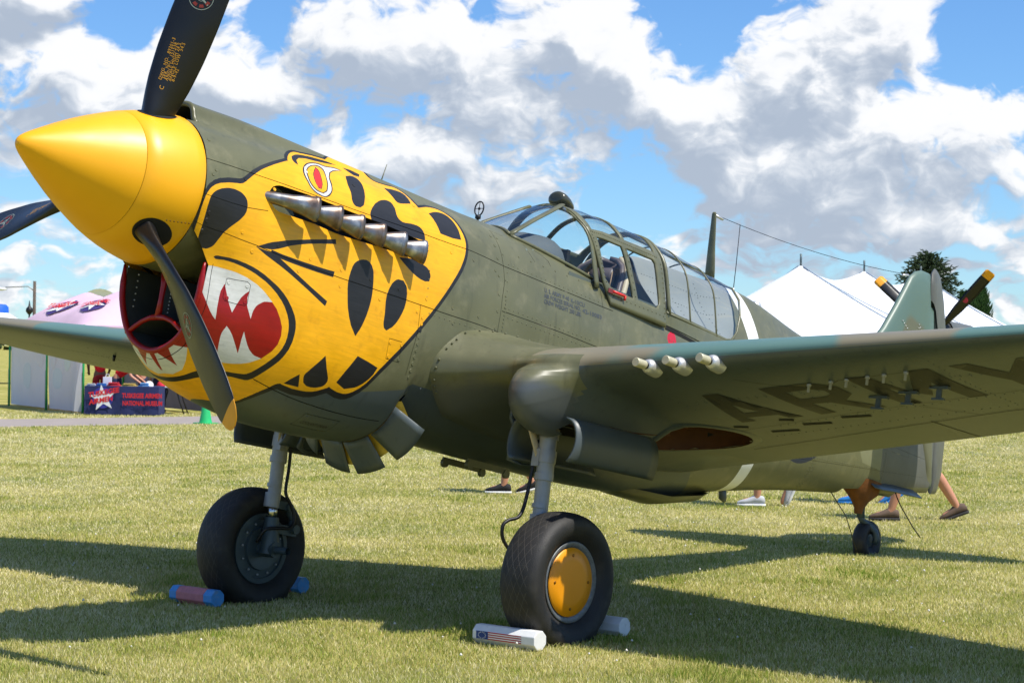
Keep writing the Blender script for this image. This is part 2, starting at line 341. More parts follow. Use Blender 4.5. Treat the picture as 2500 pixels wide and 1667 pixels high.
def glass_mat(name, tint=(.93, .97, .98), rough=.02, haze=0.):
    m = bpy.data.materials.new(name); m.use_nodes = True; n, l = m.node_tree.nodes, m.node_tree.links; n.clear()
    o = n.new('ShaderNodeOutputMaterial'); tr = n.new('ShaderNodeBsdfTransparent'); tr.inputs[0].default_value = (*tint, 1)
    gl = n.new('ShaderNodeBsdfGlossy'); gl.inputs['Roughness'].default_value = rough
    ge = n.new('ShaderNodeNewGeometry'); dt = n.new('ShaderNodeVectorMath'); dt.operation = 'DOT_PRODUCT'; l.new(ge.outputs['Incoming'], dt.inputs[0]); l.new(ge.outputs['Normal'], dt.inputs[1])
    ab = n.new('ShaderNodeMath'); ab.operation = 'ABSOLUTE'; l.new(dt.outputs['Value'], ab.inputs[0])
    om = n.new('ShaderNodeMath'); om.operation = 'SUBTRACT'; om.inputs[0].default_value = 1; l.new(ab.outputs[0], om.inputs[1])
    pw = n.new('ShaderNodeMath'); pw.operation = 'POWER'; pw.inputs[1].default_value = 5; l.new(om.outputs[0], pw.inputs[0])
    fr = n.new('ShaderNodeMath'); fr.operation = 'MULTIPLY_ADD'; fr.inputs[1].default_value = .9; fr.inputs[2].default_value = .035; l.new(pw.outputs[0], fr.inputs[0])
    mx = n.new('ShaderNodeMixShader'); l.new(fr.outputs[0], mx.inputs[0]); l.new(tr.outputs[0], mx.inputs[1]); l.new(gl.outputs[0], mx.inputs[2]); l.new(mx.outputs[0], o.inputs[0])
    return m
MT['glass'] = glass_mat('canopy_glass')
def tyre_mat():
    """smooth-contour tyre with a fine diamond tread cut into the crown"""
    m = MT['rubber'].copy(); m.name = 'tyre_tread_rubber'; n, l = m.node_tree.nodes, m.node_tree.links; b = n['Principled BSDF']
    t = n.new('ShaderNodeTexCoord'); s = n.new('ShaderNodeSeparateXYZ'); l.new(t.outputs['UV'], s.inputs[0])
    def mm(op, a, bb=None, c=None):
        k = n.new('ShaderNodeMath'); k.operation = op
        for i, v in enumerate((a, bb, c)):
            if v is None: continue
            if isinstance(v, (int, float)): k.inputs[i].default_value = v
            else: l.new(v, k.inputs[i])
        return k.outputs[0]
    outs = []
    for sg in (1, -1):
        w = mm('FRACT', mm('ADD', mm('MULTIPLY', s.outputs[0], 26), mm('MULTIPLY', s.outputs[1], 3.0*sg)))
        outs.append(mm('LESS_THAN', w, .06))
    g = mm('MULTIPLY', mm('MAXIMUM', *outs), mm('LESS_THAN', mm('ABSOLUTE', s.outputs[1]), .62))
    old = b.inputs['Base Color'].links[0].from_socket
    mc = n.new('ShaderNodeMix'); mc.data_type = 'RGBA'; l.new(g, mc.inputs[0]); l.new(old, mc.inputs[6]); mc.inputs[7].default_value = (*lin((76, 72, 66)), 1); l.new(mc.outputs[2], b.inputs['Base Color'])
    bp = n.new('ShaderNodeBump'); bp.inputs['Strength'].default_value = .9; bp.inputs['Distance'].default_value = -.006; l.new(g, bp.inputs['Height'])
    l.new(b.inputs['Normal'].links[0].from_socket, bp.inputs['Normal']); l.new(bp.outputs[0], b.inputs['Normal'])
    return m
MT['tyre'] = tyre_mat()

# ------------------------------------------------------------------ shape of the aeroplane
# aircraft axes: s metres aft of the spinner tip, y to port, z above the thrust line; stored as (-s, y, z)
PITCH = math.radians(11.675)
DATUM = 2.612                                            # height of the datum point above the ground
AC = empty('fighter_airplane', (-3.0, 0, 0), (0, -PITCH, 0))
tag(AC, 'olive fighter airplane with yellow tiger face nose and yellow spinner, parked on the grass', 'airplane')
_rot = Matrix.Rotation(-PITCH, 3, 'Y')
PART_SHIFT[AC] = _rot.transposed() @ Vector((3.0, 0, DATUM))
SHIFT = np.array(PART_SHIFT[AC])
def to_world(V):
    R = np.array(_rot); return np.asarray(V, float) @ R.T + np.array([0, 0, DATUM])
def P(s, y, z): return (-s, y, z)
ST=[
(.885,[(0,.41),(.08,.402),(.14,.385),(.26,.317),(.36,.196),(.41,0),(.385,-.14),(.32,-.256),(.23,-.34),(.12,-.392),(0,-.41)]),
(.97,[(0,.512),(.085,.487),(.135,.40),(.262,.322),(.362,.198),(.41,0),(.387,-.155),(.33,-.31),(.28,-.45),(.16,-.56),(0,-.6)]),
(1.055,[(0,.515),(.085,.49),(.135,.405),(.265,.325),(.365,.20),(.41,0),(.39,-.17),(.335,-.36),(.31,-.57),(.20,-.76),(0,-.835)]),
(1.4,[(0,.527),(.09,.50),(.15,.42),(.285,.335),(.385,.20),(.44,-.02),(.445,-.23),(.435,-.46),(.39,-.72),(.25,-.94),(0,-1.015)]),
(1.9,[(0,.522),(.10,.495),(.165,.43),(.30,.345),(.405,.20),(.462,-.03),(.472,-.26),(.465,-.50),(.42,-.77),(.27,-1.0),(0,-1.08)]),
(2.55,[(0,.51),(.115,.485),(.19,.44),(.315,.355),(.415,.21),(.475,-.03),(.485,-.26),(.475,-.50),(.42,-.74),(.27,-.96),(0,-1.045)]),
(2.62,[(0,.508),(.115,.484),(.19,.44),(.316,.355),(.416,.21),(.476,-.03),(.485,-.26),(.475,-.49),(.41,-.70),(.25,-.87),(0,-.935)]),
(3.1,[(0,.495),(.12,.475),(.21,.435),(.325,.36),(.42,.22),(.482,-.02),(.49,-.25),(.48,-.48),(.43,-.70),(.27,-.89),(0,-.955)]),
(3.6,[(0,.50),(.12,.48),(.21,.44),(.33,.365),(.425,.22),(.485,-.02),(.49,-.25),(.48,-.48),(.43,-.70),(.27,-.89),(0,-.96)]),
(4.3,[(0,.46),(.14,.45),(.25,.42),(.345,.36),(.43,.22),(.487,-.02),(.49,-.25),(.48,-.48),(.43,-.70),(.27,-.89),(0,-.96)]),
(5.1,[(0,.70),(.05,.67),(.13,.50),(.27,.34),(.405,.20),(.46,-.02),(.468,-.25),(.455,-.47),(.40,-.67),(.25,-.85),(0,-.93)]),
(5.7,[(0,.73),(.045,.69),(.12,.50),(.25,.33),(.365,.18),(.41,-.03),(.415,-.25),(.40,-.45),(.35,-.62),(.22,-.78),(0,-.865)]),
(6.25,[(0,.75),(.07,.72),(.15,.60),(.235,.42),(.305,.19),(.34,-.04),(.345,-.24),(.33,-.42),(.28,-.57),(.17,-.70),(0,-.75)]),
(7.2,[(0,.637),(.055,.61),(.105,.53),(.165,.39),(.215,.2),(.245,0),(.25,-.16),(.235,-.31),(.19,-.44),(.11,-.55),(0,-.585)]),
(8.27,[(0,.52),(.03,.49),(.06,.42),(.095,.30),(.125,.15),(.14,0),(.14,-.12),(.13,-.22),(.105,-.32),(.06,-.41),(0,-.44)]),
(9.55,[(0,.42),(.008,.4),(.014,.34),(.02,.25),(.025,.13),(.03,.02),(.03,-.06),(.028,-.12),(.025,-.17),(.015,-.21),(0,-.235)])]
SS=np.array([a for a,_ in ST]); SP=np.array([b for _,b in ST],float)
def pchip_m(x,y):
    h=np.diff(x); d=np.diff(y,axis=0)/h.reshape((-1,)+(1,)*(y.ndim-1)); m=np.zeros_like(y)
    hh=h.reshape((-1,)+(1,)*(y.ndim-1)); w1=2*hh[1:]+hh[:-1]; w2=hh[1:]+2*hh[:-1]
    with np.errstate(all='ignore'):
        v=(w1+w2)/(w1/d[:-1]+w2/d[1:])
    m[1:-1]=np.where(d[:-1]*d[1:]>0,np.nan_to_num(v),0); m[0]=d[0]; m[-1]=d[-1]; return m
SM=pchip_m(SS,SP)
def herm(x,X,Y,M):
    x=np.clip(x,X[0],X[-1]); i=np.clip(np.searchsorted(X,x)-1,0,len(X)-2); h=X[i+1]-X[i]; u=(x-X[i])/h
    sh=u.shape+(1,)*(Y.ndim-1); u=u.reshape(sh); h=h.reshape(sh)
    return (2*u**3-3*u**2+1)*Y[i]+(u**3-2*u**2+u)*h*M[i]+(-2*u**3+3*u**2)*Y[i+1]+(u**3-u**2)*h*M[i+1]
def fus(s,t):
    """fuselage skin: s aft of the spinner tip, t round the section 0 top .. 10 belly -> y,z (port)"""
    s=np.atleast_1d(np.asarray(s,float)); t=np.atleast_1d(np.asarray(t,float)); s,t=np.broadcast_arrays(s,t)
    A=herm(s,SS,SP,SM)              # n,11,2
    sg=np.ones_like(t); tt=t.copy(); k=tt<0; tt[k]=-tt[k]; sg[k]=-1; k=tt>10; tt[k]=20-tt[k]; sg[k]*=-1
    fl=np.array([-1,1.]); E=np.concatenate([A[:,1:2]*fl,A,A[:,9:10]*fl],1)  # mirrored ends
    i=np.clip(tt.astype(int),0,9); u=(tt-i)[:,None]; r=np.arange(len(tt))
    p0,p1,p2,p3=E[r,i],E[r,i+1],E[r,i+2],E[r,i+3]
    q=.5*((2*p1)+(-p0+p2)*u+(2*p0-5*p1+4*p2-p3)*u*u+(-p0+3*p1-3*p2+p3)*u**3)
    return q[:,0]*sg,q[:,1]
def w_lin(y):
    return 2.93+.03*y, 5.71-.26*y, -.58+.08*y, -.705+.088*y
def wing(y,x,up):
    """wing skin, port: y out, x chord fraction 0 nose .. 1 trailing edge, up +1 top / -1 underside -> s,z"""
    y=np.asarray(y,float); x=np.asarray(x,float)
    le,te,zl,zt=w_lin(y)
    f=np.sqrt(np.clip(1-(np.clip(y-4.4,0,None)/1.29)**2,0,1)); mid=le+.42*(te-le); zm=zl+.42*(zt-zl)
    le2=mid+(le-mid)*f; te2=mid+(te-mid)*f; zl2=zm+(zl-zm)*f; zt2=zm+(zt-zm)*f
    c=te2-le2; th=.155-.012*y
    yt=5*th*(.2969*np.sqrt(np.clip(x,0,1))-.126*x-.3516*x**2+.2843*x**3-.1015*x**4)+.002*x
    m,p=.02,.25; yc=np.where(x<p,m/p**2*(2*p*x-x*x),m/(1-p)**2*((1-2*p)+2*p*x-x*x))
    return le2+c*x, zl2+(zt2-zl2)*x+c*(yc+up*yt)

def wing_full(y, x, up):
    """wing with the swollen root fillet inside y=1.05 and the undercarriage knuckle fairing blended in at y=1.13"""
    y = np.asarray(y, float); x = np.asarray(x, float); up = np.asarray(up, float)
    s, z = wing(y, x, up); k = np.clip((1.05-y)/.6, 0, 1)**1.6
    b = np.clip(1-x, 0, 1)
    s = s-.24*k*b**3
    z = z+np.where(up > 0, .115*k*b**.7*np.minimum(1, x*14+.25), -.13*k*np.minimum(1, x*10+.2)*b**.6)
    # undercarriage knuckle: a nose low on the leading edge that runs back under the wing as a keel
    e = np.exp(-(np.abs(y-1.12)/.175)**2.7)
    xp = [0, .01, .025, .04, .06, .09, .13, .17, .22, .28, .34, .42, .5, .57]
    sp_ = np.interp(x, xp, [2.88, 2.78, 2.715, 2.695, 2.705, 2.76, 2.875, 3.0, 3.2, 3.45, 3.72, 3.98, 4.17, 4.34])
    zp_ = np.interp(x, xp, [-.50, -.54, -.61, -.68, -.755, -.825, -.872, -.888, -.88, -.86, -.815, -.755, -.69, -.55])
    lo = (up < 0) & (x < .57)
    s2 = np.where(lo, s*(1-e)+sp_*e, np.where(up > 0, s-.085*e*np.clip(1-x/.1, 0, 1)**2, s))
    z2 = np.where(lo, z*(1-e)+np.minimum(zp_, np.maximum(z, -.49))*e, z)
    return s2, z2
TS = .17                                                  # metres of skin per unit of t, to keep the sheet square

def fus3(a, b, off=0.):
    s = np.asarray(a, float); t = np.asarray(b, float)/TS; e = 2e-3
    y, z = fus(s, t); p = np.stack([-s, y, z], -1)
    y1, z1 = fus(s, t+e); y0, z0 = fus(s, t-e); ya, za = fus(s+e, t); yb, zb = fus(s-e, t)
    dt = np.stack([0*y, y1-y0, z1-z0], -1); ds = np.stack([-2*e+0*y, ya-yb, za-zb], -1)
    n = np.cross(dt, ds); n /= np.linalg.norm(n, axis=1, keepdims=True)+1e-12
    return p+n*off, n
def dens(poly, step, closed=True):
    out = []; m = len(poly) if closed else len(poly)-1
    for i in range(m):
        a = np.array(poly[i], float); b = np.array(poly[(i+1) % len(poly)], float); k = max(1, int(np.ceil(np.linalg.norm(b-a)/step)))
        out += [a+(b-a)*j/k for j in range(k)]
    if not closed: out.append(np.array(poly[-1], float))
    return out
def inside(P_, poly):
    x, y = P_[:, 0], P_[:, 1]; poly = np.asarray(poly); r = np.zeros(len(P_), bool); n = len(poly); j = n-1
    for i in range(n):
        xi, yi = poly[i]; xj, yj = poly[j]
        if yi != yj:
            c = ((yi > y) != (yj > y)) & (x < (xj-xi)*(y-yi)/(yj-yi)+xi); r ^= c
        j = i
    return r
def ribbon(line, w, closed=False):
    """thin closed strip round a polyline: a list of quads"""
    L = [np.array(p, float) for p in line]
    if closed: L.append(L[0])
    out = []
    for a, b in zip(L[:-1], L[1:]):
        d = b-a; d /= np.linalg.norm(d)+1e-12; n = np.array([-d[1], d[0]])*w; e = d*w*.9
        out.append([a-e+n, b+e+n, b+e-n, a-e-n])
    return out
def skin(surf, dom, regions, step, recess=.005):
    """cut a curved sheet into painted regions: constrained triangulation in the sheet's own two coordinates.
    regions: (tag, polygon), later ones lie on top. Returns {tag: (V, N, F, centroids)}"""
    pts = []; edges = []
    def addloop(poly, closed=True, st=step):
        d = dens(poly, st, closed); b = len(pts); pts.extend(d); k = len(d)
        edges.extend([(b+i, b+(i+1) % k) for i in range(k if closed else k-1)])
    addloop(dom)
    for _, p in regions: addloop(p)
    D = np.array(dom); lo, hi = D.min(0), D.max(0)
    gx = np.arange(lo[0]+step*.5, hi[0], step); gy = np.arange(lo[1]+step*.5, hi[1], step)
    G = np.stack(np.meshgrid(gx, gy, indexing='ij'), -1).reshape(-1, 2); G = G[inside(G, D)]
    pts.extend(list(G))
    v2, _, f2, *_r = delaunay_2d_cdt([Vector((float(p[0]), float(p[1]))) for p in pts], edges, [], 0, 1e-6)
    v2 = np.array([(v.x, v.y) for v in v2]); f2 = np.array([f for f in f2 if len(f) == 3])
    cen = v2[f2].mean(1); tags = np.full(len(f2), -1); ok = inside(cen, D); tags[ok] = 0
    names = ['base']
    for (tg, p) in regions:
        if tg not in names: names.append(tg)
        m = ok & inside(cen, p); tags[m] = names.index(tg)
    res = {}
    for k, tg in enumerate(names):
        F = f2[tags == k]
        if tg == 'hole' or len(F) == 0: continue
        used, invx = np.unique(F, return_inverse=True); A = v2[used]
        V, N = surf(A[:, 0], A[:, 1], -recess if tg == 'liner' else 0.)
        res[tg] = (V, N, invx.reshape(-1, 3), cen[tags == k])
    return res
def merge_pieces(res, cond, matmap, name, parent, both=True, base='olive'):
    """collect the triangles whose sheet centroid meets cond into one object with one slot for each paint"""
    for sgn in ((1, -1) if both else (1,)):
        V = []; N = []; F = []; mi = []; mats = []; b = 0
        for tg, (v, nn, f, c) in res.items():
            k = cond(c); f = f[k]
            if len(f) == 0: continue
            u, iv = np.unique(f, return_inverse=True); f = iv.reshape(-1, 3); vv = v[u].copy(); n2 = nn[u].copy()
            if sgn < 0: vv[:, 1] *= -1; n2[:, 1] *= -1; f = f[:, ::-1]
            mt = matmap.get(tg, tg); mt = base if mt == 'base' else mt
            if mt not in mats: mats.append(mt)
            V.append(vv); N.append(n2); F.append(f[:, ::-1]+b); mi += [mats.index(mt)]*len(f); b += len(vv)
        if not V: continue
        o = obj(name, np.concatenate(V), np.concatenate(F), [MT[m] for m in mats], parent, True, np.concatenate(N), mi)
    return o

ART = [
    ('black', [(0.934, 5.173), (0.942, 5.103), (0.952, 5.041), (0.964, 4.985), (0.993, 4.894), (1.027, 4.832), (1.044, 4.812), (1.083, 4.791), (1.122, 4.804), (1.139, 4.83), (1.153, 4.868), (1.165, 4.918), (1.172, 4.967), (1.178, 5.086), (1.177, 5.239), (1.173, 5.319), (1.166, 5.408), (1.146, 5.58), (1.102, 5.886), (1.082, 6.047), (1.073, 6.128), (1.047, 6.53), (1.04, 6.597), (1.027, 6.682), (1.012, 6.764), (0.978, 6.885), (0.966, 6.879), (0.956, 6.86), (0.95, 6.797), (0.944, 6.645), (0.933, 6.119), (0.926, 5.62), (0.927, 5.342), (0.929, 5.255)]),
    ('black', [(1.58, 2.653), (1.658, 2.218), (1.699, 2.045), (1.73, 1.962), (1.784, 1.846), (1.81, 1.806), (1.902, 1.693), (1.943, 1.663), (1.962, 1.662), (2.016, 1.693), (1.97, 1.805), (1.897, 1.958), (1.821, 2.107), (1.751, 2.212), (1.723, 2.277), (1.649, 2.539), (1.593, 2.864), (1.585, 3.023), (1.58, 3.16), (1.562, 3.116), (1.555, 3.052), (1.553, 2.955), (1.562, 2.83)]),
    ('black', [(1.673, 2.823), (1.717, 2.63), (1.76, 2.464), (1.8, 2.327), (1.832, 2.256), (1.849, 2.259), (1.862, 2.295), (1.88, 2.301), (1.911, 2.222), (1.945, 2.115), (1.973, 2.047), (1.995, 2.043), (2.033, 2.097), (1.899, 2.655), (1.843, 2.932), (1.813, 3.21), (1.807, 3.335), (1.804, 3.541), (1.8, 3.645), (1.796, 3.744), (1.789, 3.841), (1.775, 3.952), (1.758, 4.045), (1.74, 4.099), (1.721, 4.131), (1.699, 4.144), (1.661, 4.117), (1.643, 4.087), (1.629, 4.045), (1.619, 3.998), (1.611, 3.941), (1.593, 3.709), (1.589, 3.6), (1.591, 3.464), (1.6, 3.314), (1.62, 3.134), (1.643, 2.982)]),
    ('white', [(1.672, 2.888), (1.707, 2.74), (1.741, 2.614), (1.78, 2.491), (1.812, 2.422), (1.83, 2.417), (1.844, 2.443), (1.862, 2.44), (1.894, 2.362), (1.93, 2.25), (1.961, 2.17), (1.98, 2.153), (2.013, 2.161), (1.946, 2.397), (1.904, 2.575), (1.836, 2.921), (1.803, 3.233), (1.797, 3.356), (1.791, 3.657), (1.788, 3.75), (1.781, 3.843), (1.767, 3.941), (1.75, 4.025), (1.737, 4.071), (1.722, 4.101), (1.702, 4.112), (1.666, 4.083), (1.65, 4.054), (1.636, 4.013), (1.626, 3.965), (1.619, 3.907), (1.603, 3.675), (1.601, 3.568), (1.603, 3.438), (1.612, 3.306), (1.625, 3.155)]),
    ('black', [(1.671, 3.007), (1.699, 2.875), (1.73, 2.761), (1.768, 2.639), (1.795, 2.606), (1.803, 2.699), (1.801, 2.856), (1.782, 3.281), (1.769, 3.643), (1.746, 3.917), (1.712, 4.04), (1.67, 4.035), (1.654, 4.005), (1.64, 3.96), (1.629, 3.902), (1.62, 3.822), (1.616, 3.722), (1.615, 3.605), (1.616, 3.471), (1.627, 3.303), (1.646, 3.156)]),
    ('yellow', [(1.671, 3.053), (1.695, 2.94), (1.72, 2.845), (1.754, 2.752), (1.777, 2.739), (1.786, 2.812), (1.787, 2.934), (1.784, 3.054), (1.76, 3.66), (1.74, 3.898), (1.711, 4.011), (1.675, 4.001), (1.66, 3.969), (1.647, 3.924), (1.637, 3.866), (1.629, 3.785), (1.625, 3.687), (1.626, 3.447), (1.636, 3.292), (1.651, 3.172)]),
    ('black', [(1.735, 2.875), (1.745, 2.986), (1.744, 3.108), (1.726, 3.623), (1.72, 3.74), (1.704, 3.91), (1.681, 3.92), (1.668, 3.774), (1.665, 3.685), (1.665, 3.579), (1.669, 3.455), (1.68, 3.306), (1.703, 3.109)]),
    ('scarlet', [(1.728, 2.953), (1.737, 3.042), (1.736, 3.154), (1.72, 3.633), (1.714, 3.743), (1.702, 3.886), (1.685, 3.885), (1.676, 3.831), (1.672, 3.751), (1.672, 3.556), (1.676, 3.435), (1.687, 3.292)]),
    ('black', [(1.986, 2.716), (2.058, 2.433), (2.088, 2.385), (2.103, 2.453), (2.105, 2.563), (2.092, 2.993), (2.079, 3.285), (2.062, 3.566), (2.041, 3.821), (2.029, 3.938), (1.997, 4.048), (1.963, 4.059), (1.948, 4.022), (1.94, 3.96), (1.938, 3.862), (1.946, 3.616), (1.946, 3.376), (1.949, 3.237), (1.966, 2.933)]),
    ('black', [(2.063, 1.696), (2.128, 1.619), (2.195, 1.775), (2.162, 2.152), (2.113, 2.191), (2.105, 2.069), (2.094, 1.959), (2.085, 1.868)]),
    ('black', [(2.32, 2.487), (2.41, 2.271), (2.437, 2.221), (2.466, 2.183), (2.492, 2.177), (2.507, 2.246), (2.509, 2.392), (2.486, 3.032), (2.397, 3.235), (2.371, 3.275), (2.35, 3.278), (2.34, 3.211), (2.327, 2.912), (2.32, 2.603)]),
    ('black', [(2.101, 3.892), (2.132, 3.715), (2.176, 3.538), (2.201, 3.46), (2.226, 3.401), (2.248, 3.369), (2.268, 3.364), (2.283, 3.389), (2.293, 3.447), (2.302, 3.612), (2.3, 3.831), (2.304, 3.919), (2.313, 3.971), (2.326, 4.01), (2.342, 4.032), (2.365, 4.029), (2.416, 3.988), (2.442, 3.981), (2.467, 3.979), (2.489, 3.998), (2.503, 4.034), (2.513, 4.081), (2.52, 4.135), (2.524, 4.199), (2.525, 4.331), (2.439, 4.355), (2.206, 4.305), (2.08, 4.29), (2.073, 4.178), (2.074, 4.114), (2.084, 4.009)]),
    ('black', [(2.621, 3.21), (2.68, 3.011), (2.708, 2.928), (2.742, 2.86), (2.771, 2.83), (2.794, 2.84), (2.81, 2.884), (2.822, 2.951), (2.833, 3.032), (2.841, 3.124), (2.847, 3.226), (2.851, 3.336), (2.856, 3.559), (2.855, 3.926), (2.776, 3.969), (2.67, 3.955), (2.651, 3.594), (2.639, 3.419)]),
    ('black', [(2.303, 4.942), (2.389, 4.875), (2.431, 4.87), (2.49, 4.894), (2.533, 4.94), (2.55, 4.98), (2.56, 5.023), (2.567, 5.075), (2.571, 5.133), (2.564, 5.272), (2.529, 5.31), (2.49, 5.296), (2.454, 5.257), (2.414, 5.195), (2.362, 5.086)]),
    ('black', [(2.001, 5.339), (2.024, 5.304), (2.047, 5.289), (2.066, 5.302), (2.082, 5.335), (2.094, 5.376), (2.109, 5.479), (2.114, 5.541), (2.12, 5.673), (2.127, 5.939), (2.128, 6.072), (2.126, 6.217), (2.121, 6.372), (2.11, 6.597), (2.095, 6.804), (2.083, 6.929), (2.061, 7.095), (2.011, 6.903), (1.985, 6.739), (1.965, 6.562), (1.955, 6.436), (1.938, 6.114), (1.934, 5.985), (1.935, 5.844), (1.941, 5.691), (1.95, 5.555), (1.956, 5.498), (1.965, 5.443), (1.981, 5.385)]),
    ('black', [(2.28, 5.576), (2.294, 5.524), (2.311, 5.485), (2.354, 5.475), (2.382, 5.576), (2.389, 5.633), (2.397, 5.758), (2.399, 5.897), (2.399, 5.974), (2.393, 6.126), (2.381, 6.268), (2.365, 6.406), (2.347, 6.534), (2.323, 6.653), (2.282, 6.773), (2.261, 6.732), (2.253, 6.673), (2.249, 6.607), (2.247, 6.396), (2.239, 6.101), (2.24, 5.953), (2.249, 5.804), (2.266, 5.649)]),
    ('black', [(1.275, 6.025), (1.336, 5.823), (1.368, 5.732), (1.458, 5.544), (1.537, 5.411), (1.621, 5.286), (1.803, 5.051), (1.809, 5.164), (1.695, 5.294), (1.609, 5.415), (1.548, 5.519), (1.49, 5.635), (1.418, 5.823), (1.382, 5.902), (1.345, 5.953)]),
    ('black', [(1.371, 5.92), (1.448, 5.922), (1.824, 5.824), (1.821, 5.963), (1.483, 6.035), (1.406, 6.043), (1.37, 6.029)]),
    ('black', [(1.275, 6.025), (1.372, 5.988), (1.428, 6.023), (1.65, 6.34), (1.806, 6.549), (1.797, 6.672), (1.648, 6.455), (1.523, 6.292), (1.453, 6.213), (1.34, 6.106)]),
    ('black', [(1.069, 6.791), (1.077, 6.733), (1.091, 6.692), (1.149, 6.59), (1.193, 6.539), (1.243, 6.513), (1.276, 6.51), (1.309, 6.519), (1.359, 6.558), (1.456, 6.681), (1.502, 6.771), (1.533, 6.85), (1.573, 6.98), (1.605, 7.115), (1.621, 7.217), (1.63, 7.329), (1.633, 7.44), (1.632, 7.607), (1.623, 7.775), (1.607, 7.941), (1.592, 8.061), (1.573, 8.173), (1.493, 8.599), (1.472, 8.675), (1.458, 8.699), (1.378, 8.772), (1.348, 8.816), (1.32, 8.875), (1.296, 8.951), (1.286, 8.994), (1.27, 9.091), (1.25, 9.249), (1.24, 9.364), (1.231, 9.559), (1.227, 9.71), (1.225, 10.058), (1.228, 10.337), (1.233, 10.54), (1.24, 10.668), (1.258, 10.846), (1.24, 10.849), (1.175, 10.448), (1.177, 10.364), (1.187, 10.225), (1.19, 10.144), (1.193, 9.805), (1.203, 9.352), (1.206, 9.275), (1.215, 9.148), (1.228, 9.033), (1.238, 8.978), (1.263, 8.889), (1.288, 8.82), (1.342, 8.716), (1.43, 8.599), (1.445, 8.565), (1.466, 8.488), (1.521, 8.213), (1.554, 8.021), (1.568, 7.92), (1.58, 7.8), (1.588, 7.679), (1.59, 7.558), (1.587, 7.44), (1.581, 7.344), (1.571, 7.252), (1.555, 7.157), (1.525, 7.026), (1.499, 6.944), (1.456, 6.837), (1.414, 6.757), (1.371, 6.693), (1.305, 6.631), (1.274, 6.618), (1.23, 6.618), (1.185, 6.64), (1.155, 6.669), (1.125, 6.711), (1.084, 6.805)]),
    ('red', [(0.987, 7.411), (1.02, 7.207), (1.037, 7.127), (1.072, 7.011), (1.139, 6.89), (1.194, 6.827), (1.212, 6.809), (1.28, 6.803), (1.343, 6.859), (1.406, 6.97), (1.479, 7.143), (1.515, 7.289), (1.54, 7.431), (1.549, 7.591), (1.544, 7.772), (1.523, 7.947), (1.481, 8.167), (1.425, 8.342), (1.355, 8.492), (1.196, 8.775), (1.152, 8.88), (1.094, 8.918), (1.047, 8.92), (1.029, 8.988), (0.993, 9.188), (0.983, 8.682), (0.978, 8.046), (0.979, 7.804)]),
    ('white', [(1.006, 7.276), (1.039, 7.114), (1.072, 7.011), (1.106, 6.941), (1.139, 6.89), (1.183, 6.833), (1.212, 6.809), (1.266, 6.799), (1.327, 6.84), (1.374, 6.91), (1.442, 7.049), (1.393, 7.109), (1.38, 7.143), (1.358, 7.229), (1.35, 7.272), (1.341, 7.363), (1.338, 7.426), (1.337, 7.551), (1.306, 7.378), (1.3, 7.329), (1.294, 7.197), (1.297, 7.042), (1.278, 7.14), (1.262, 7.252), (1.245, 7.441), (1.231, 7.636), (1.209, 7.526), (1.197, 7.446), (1.165, 7.18), (1.151, 7.378), (1.148, 7.514), (1.149, 7.747), (1.158, 8), (1.138, 7.974), (1.119, 7.933), (1.058, 7.734), (1.043, 7.656), (1.03, 7.572)]),
    ('white', [(1.481, 8.167), (1.435, 8.175), (1.419, 8.162), (1.39, 8.114), (1.366, 8.042), (1.337, 7.921), (1.322, 7.839), (1.324, 8.006), (1.338, 8.292), (1.267, 8.035), (1.246, 7.981), (1.224, 7.946), (1.215, 8.079), (1.213, 8.143), (1.214, 8.209), (1.221, 8.334), (1.247, 8.647), (1.274, 8.637), (1.29, 8.614), (1.383, 8.436), (1.425, 8.342)]),
    ('red', [(1.017, 11.538), (1.029, 11.492), (1.038, 11.493), (1.045, 11.45), (1.04, 11.238), (1.044, 11.085), (1.044, 10.975), (1.047, 10.887), (1.051, 10.816), (1.058, 10.76), (1.077, 10.686), (1.101, 10.641), (1.114, 10.629), (1.112, 10.493), (1.113, 10.38), (1.118, 10.282), (1.131, 10.116), (1.151, 9.979), (1.143, 9.753), (1.143, 9.478), (1.119, 9.207), (1.105, 8.942), (1.131, 8.864), (1.173, 8.766), (1.159, 8.567), (1.148, 8.371), (1.086, 8.45), (1.057, 8.503), (1.044, 8.543), (1.027, 8.737), (1.015, 8.963), (1.004, 9.323), (0.998, 9.7), (0.997, 9.98), (0.998, 10.283), (0.996, 10.695), (0.998, 11.033), (1.003, 11.244)]),
    ('white', [(1.054, 10.867), (1.06, 10.821), (1.074, 10.75), (1.087, 10.636), (1.095, 10.592), (1.115, 10.524), (1.075, 10.404), (1.046, 10.335), (1.053, 10.268), (1.073, 10.178), (1.108, 10.061), (1.151, 9.979), (1.12, 9.945), (1.066, 9.905), (1.054, 9.899), (1.045, 9.912), (1.053, 9.83), (1.086, 9.669), (1.107, 9.583), (1.143, 9.478), (1.094, 9.447), (1.056, 9.397), (1.046, 9.394), (1.038, 9.404), (1.045, 9.328), (1.105, 8.942), (1.141, 9.185), (1.171, 9.443), (1.173, 9.641), (1.177, 9.75), (1.167, 9.941), (1.165, 10.058), (1.153, 10.191), (1.146, 10.352), (1.131, 10.488), (1.127, 10.573), (1.112, 10.677), (1.108, 10.746), (1.106, 10.834), (1.077, 10.832)]),
    ('black', [(1.685, 8.426), (1.713, 8.297), (1.755, 8.145), (1.788, 8.392)]),
    ('black', [(1.786, 8.142), (1.789, 8.095), (1.823, 7.906), (1.881, 7.634), (1.919, 7.87), (1.955, 8.041), (1.962, 8.101), (1.961, 8.146), (1.957, 8.188), (1.949, 8.224), (1.936, 8.257), (1.903, 8.299), (1.868, 8.322), (1.833, 8.321), (1.803, 8.275), (1.789, 8.187)]),
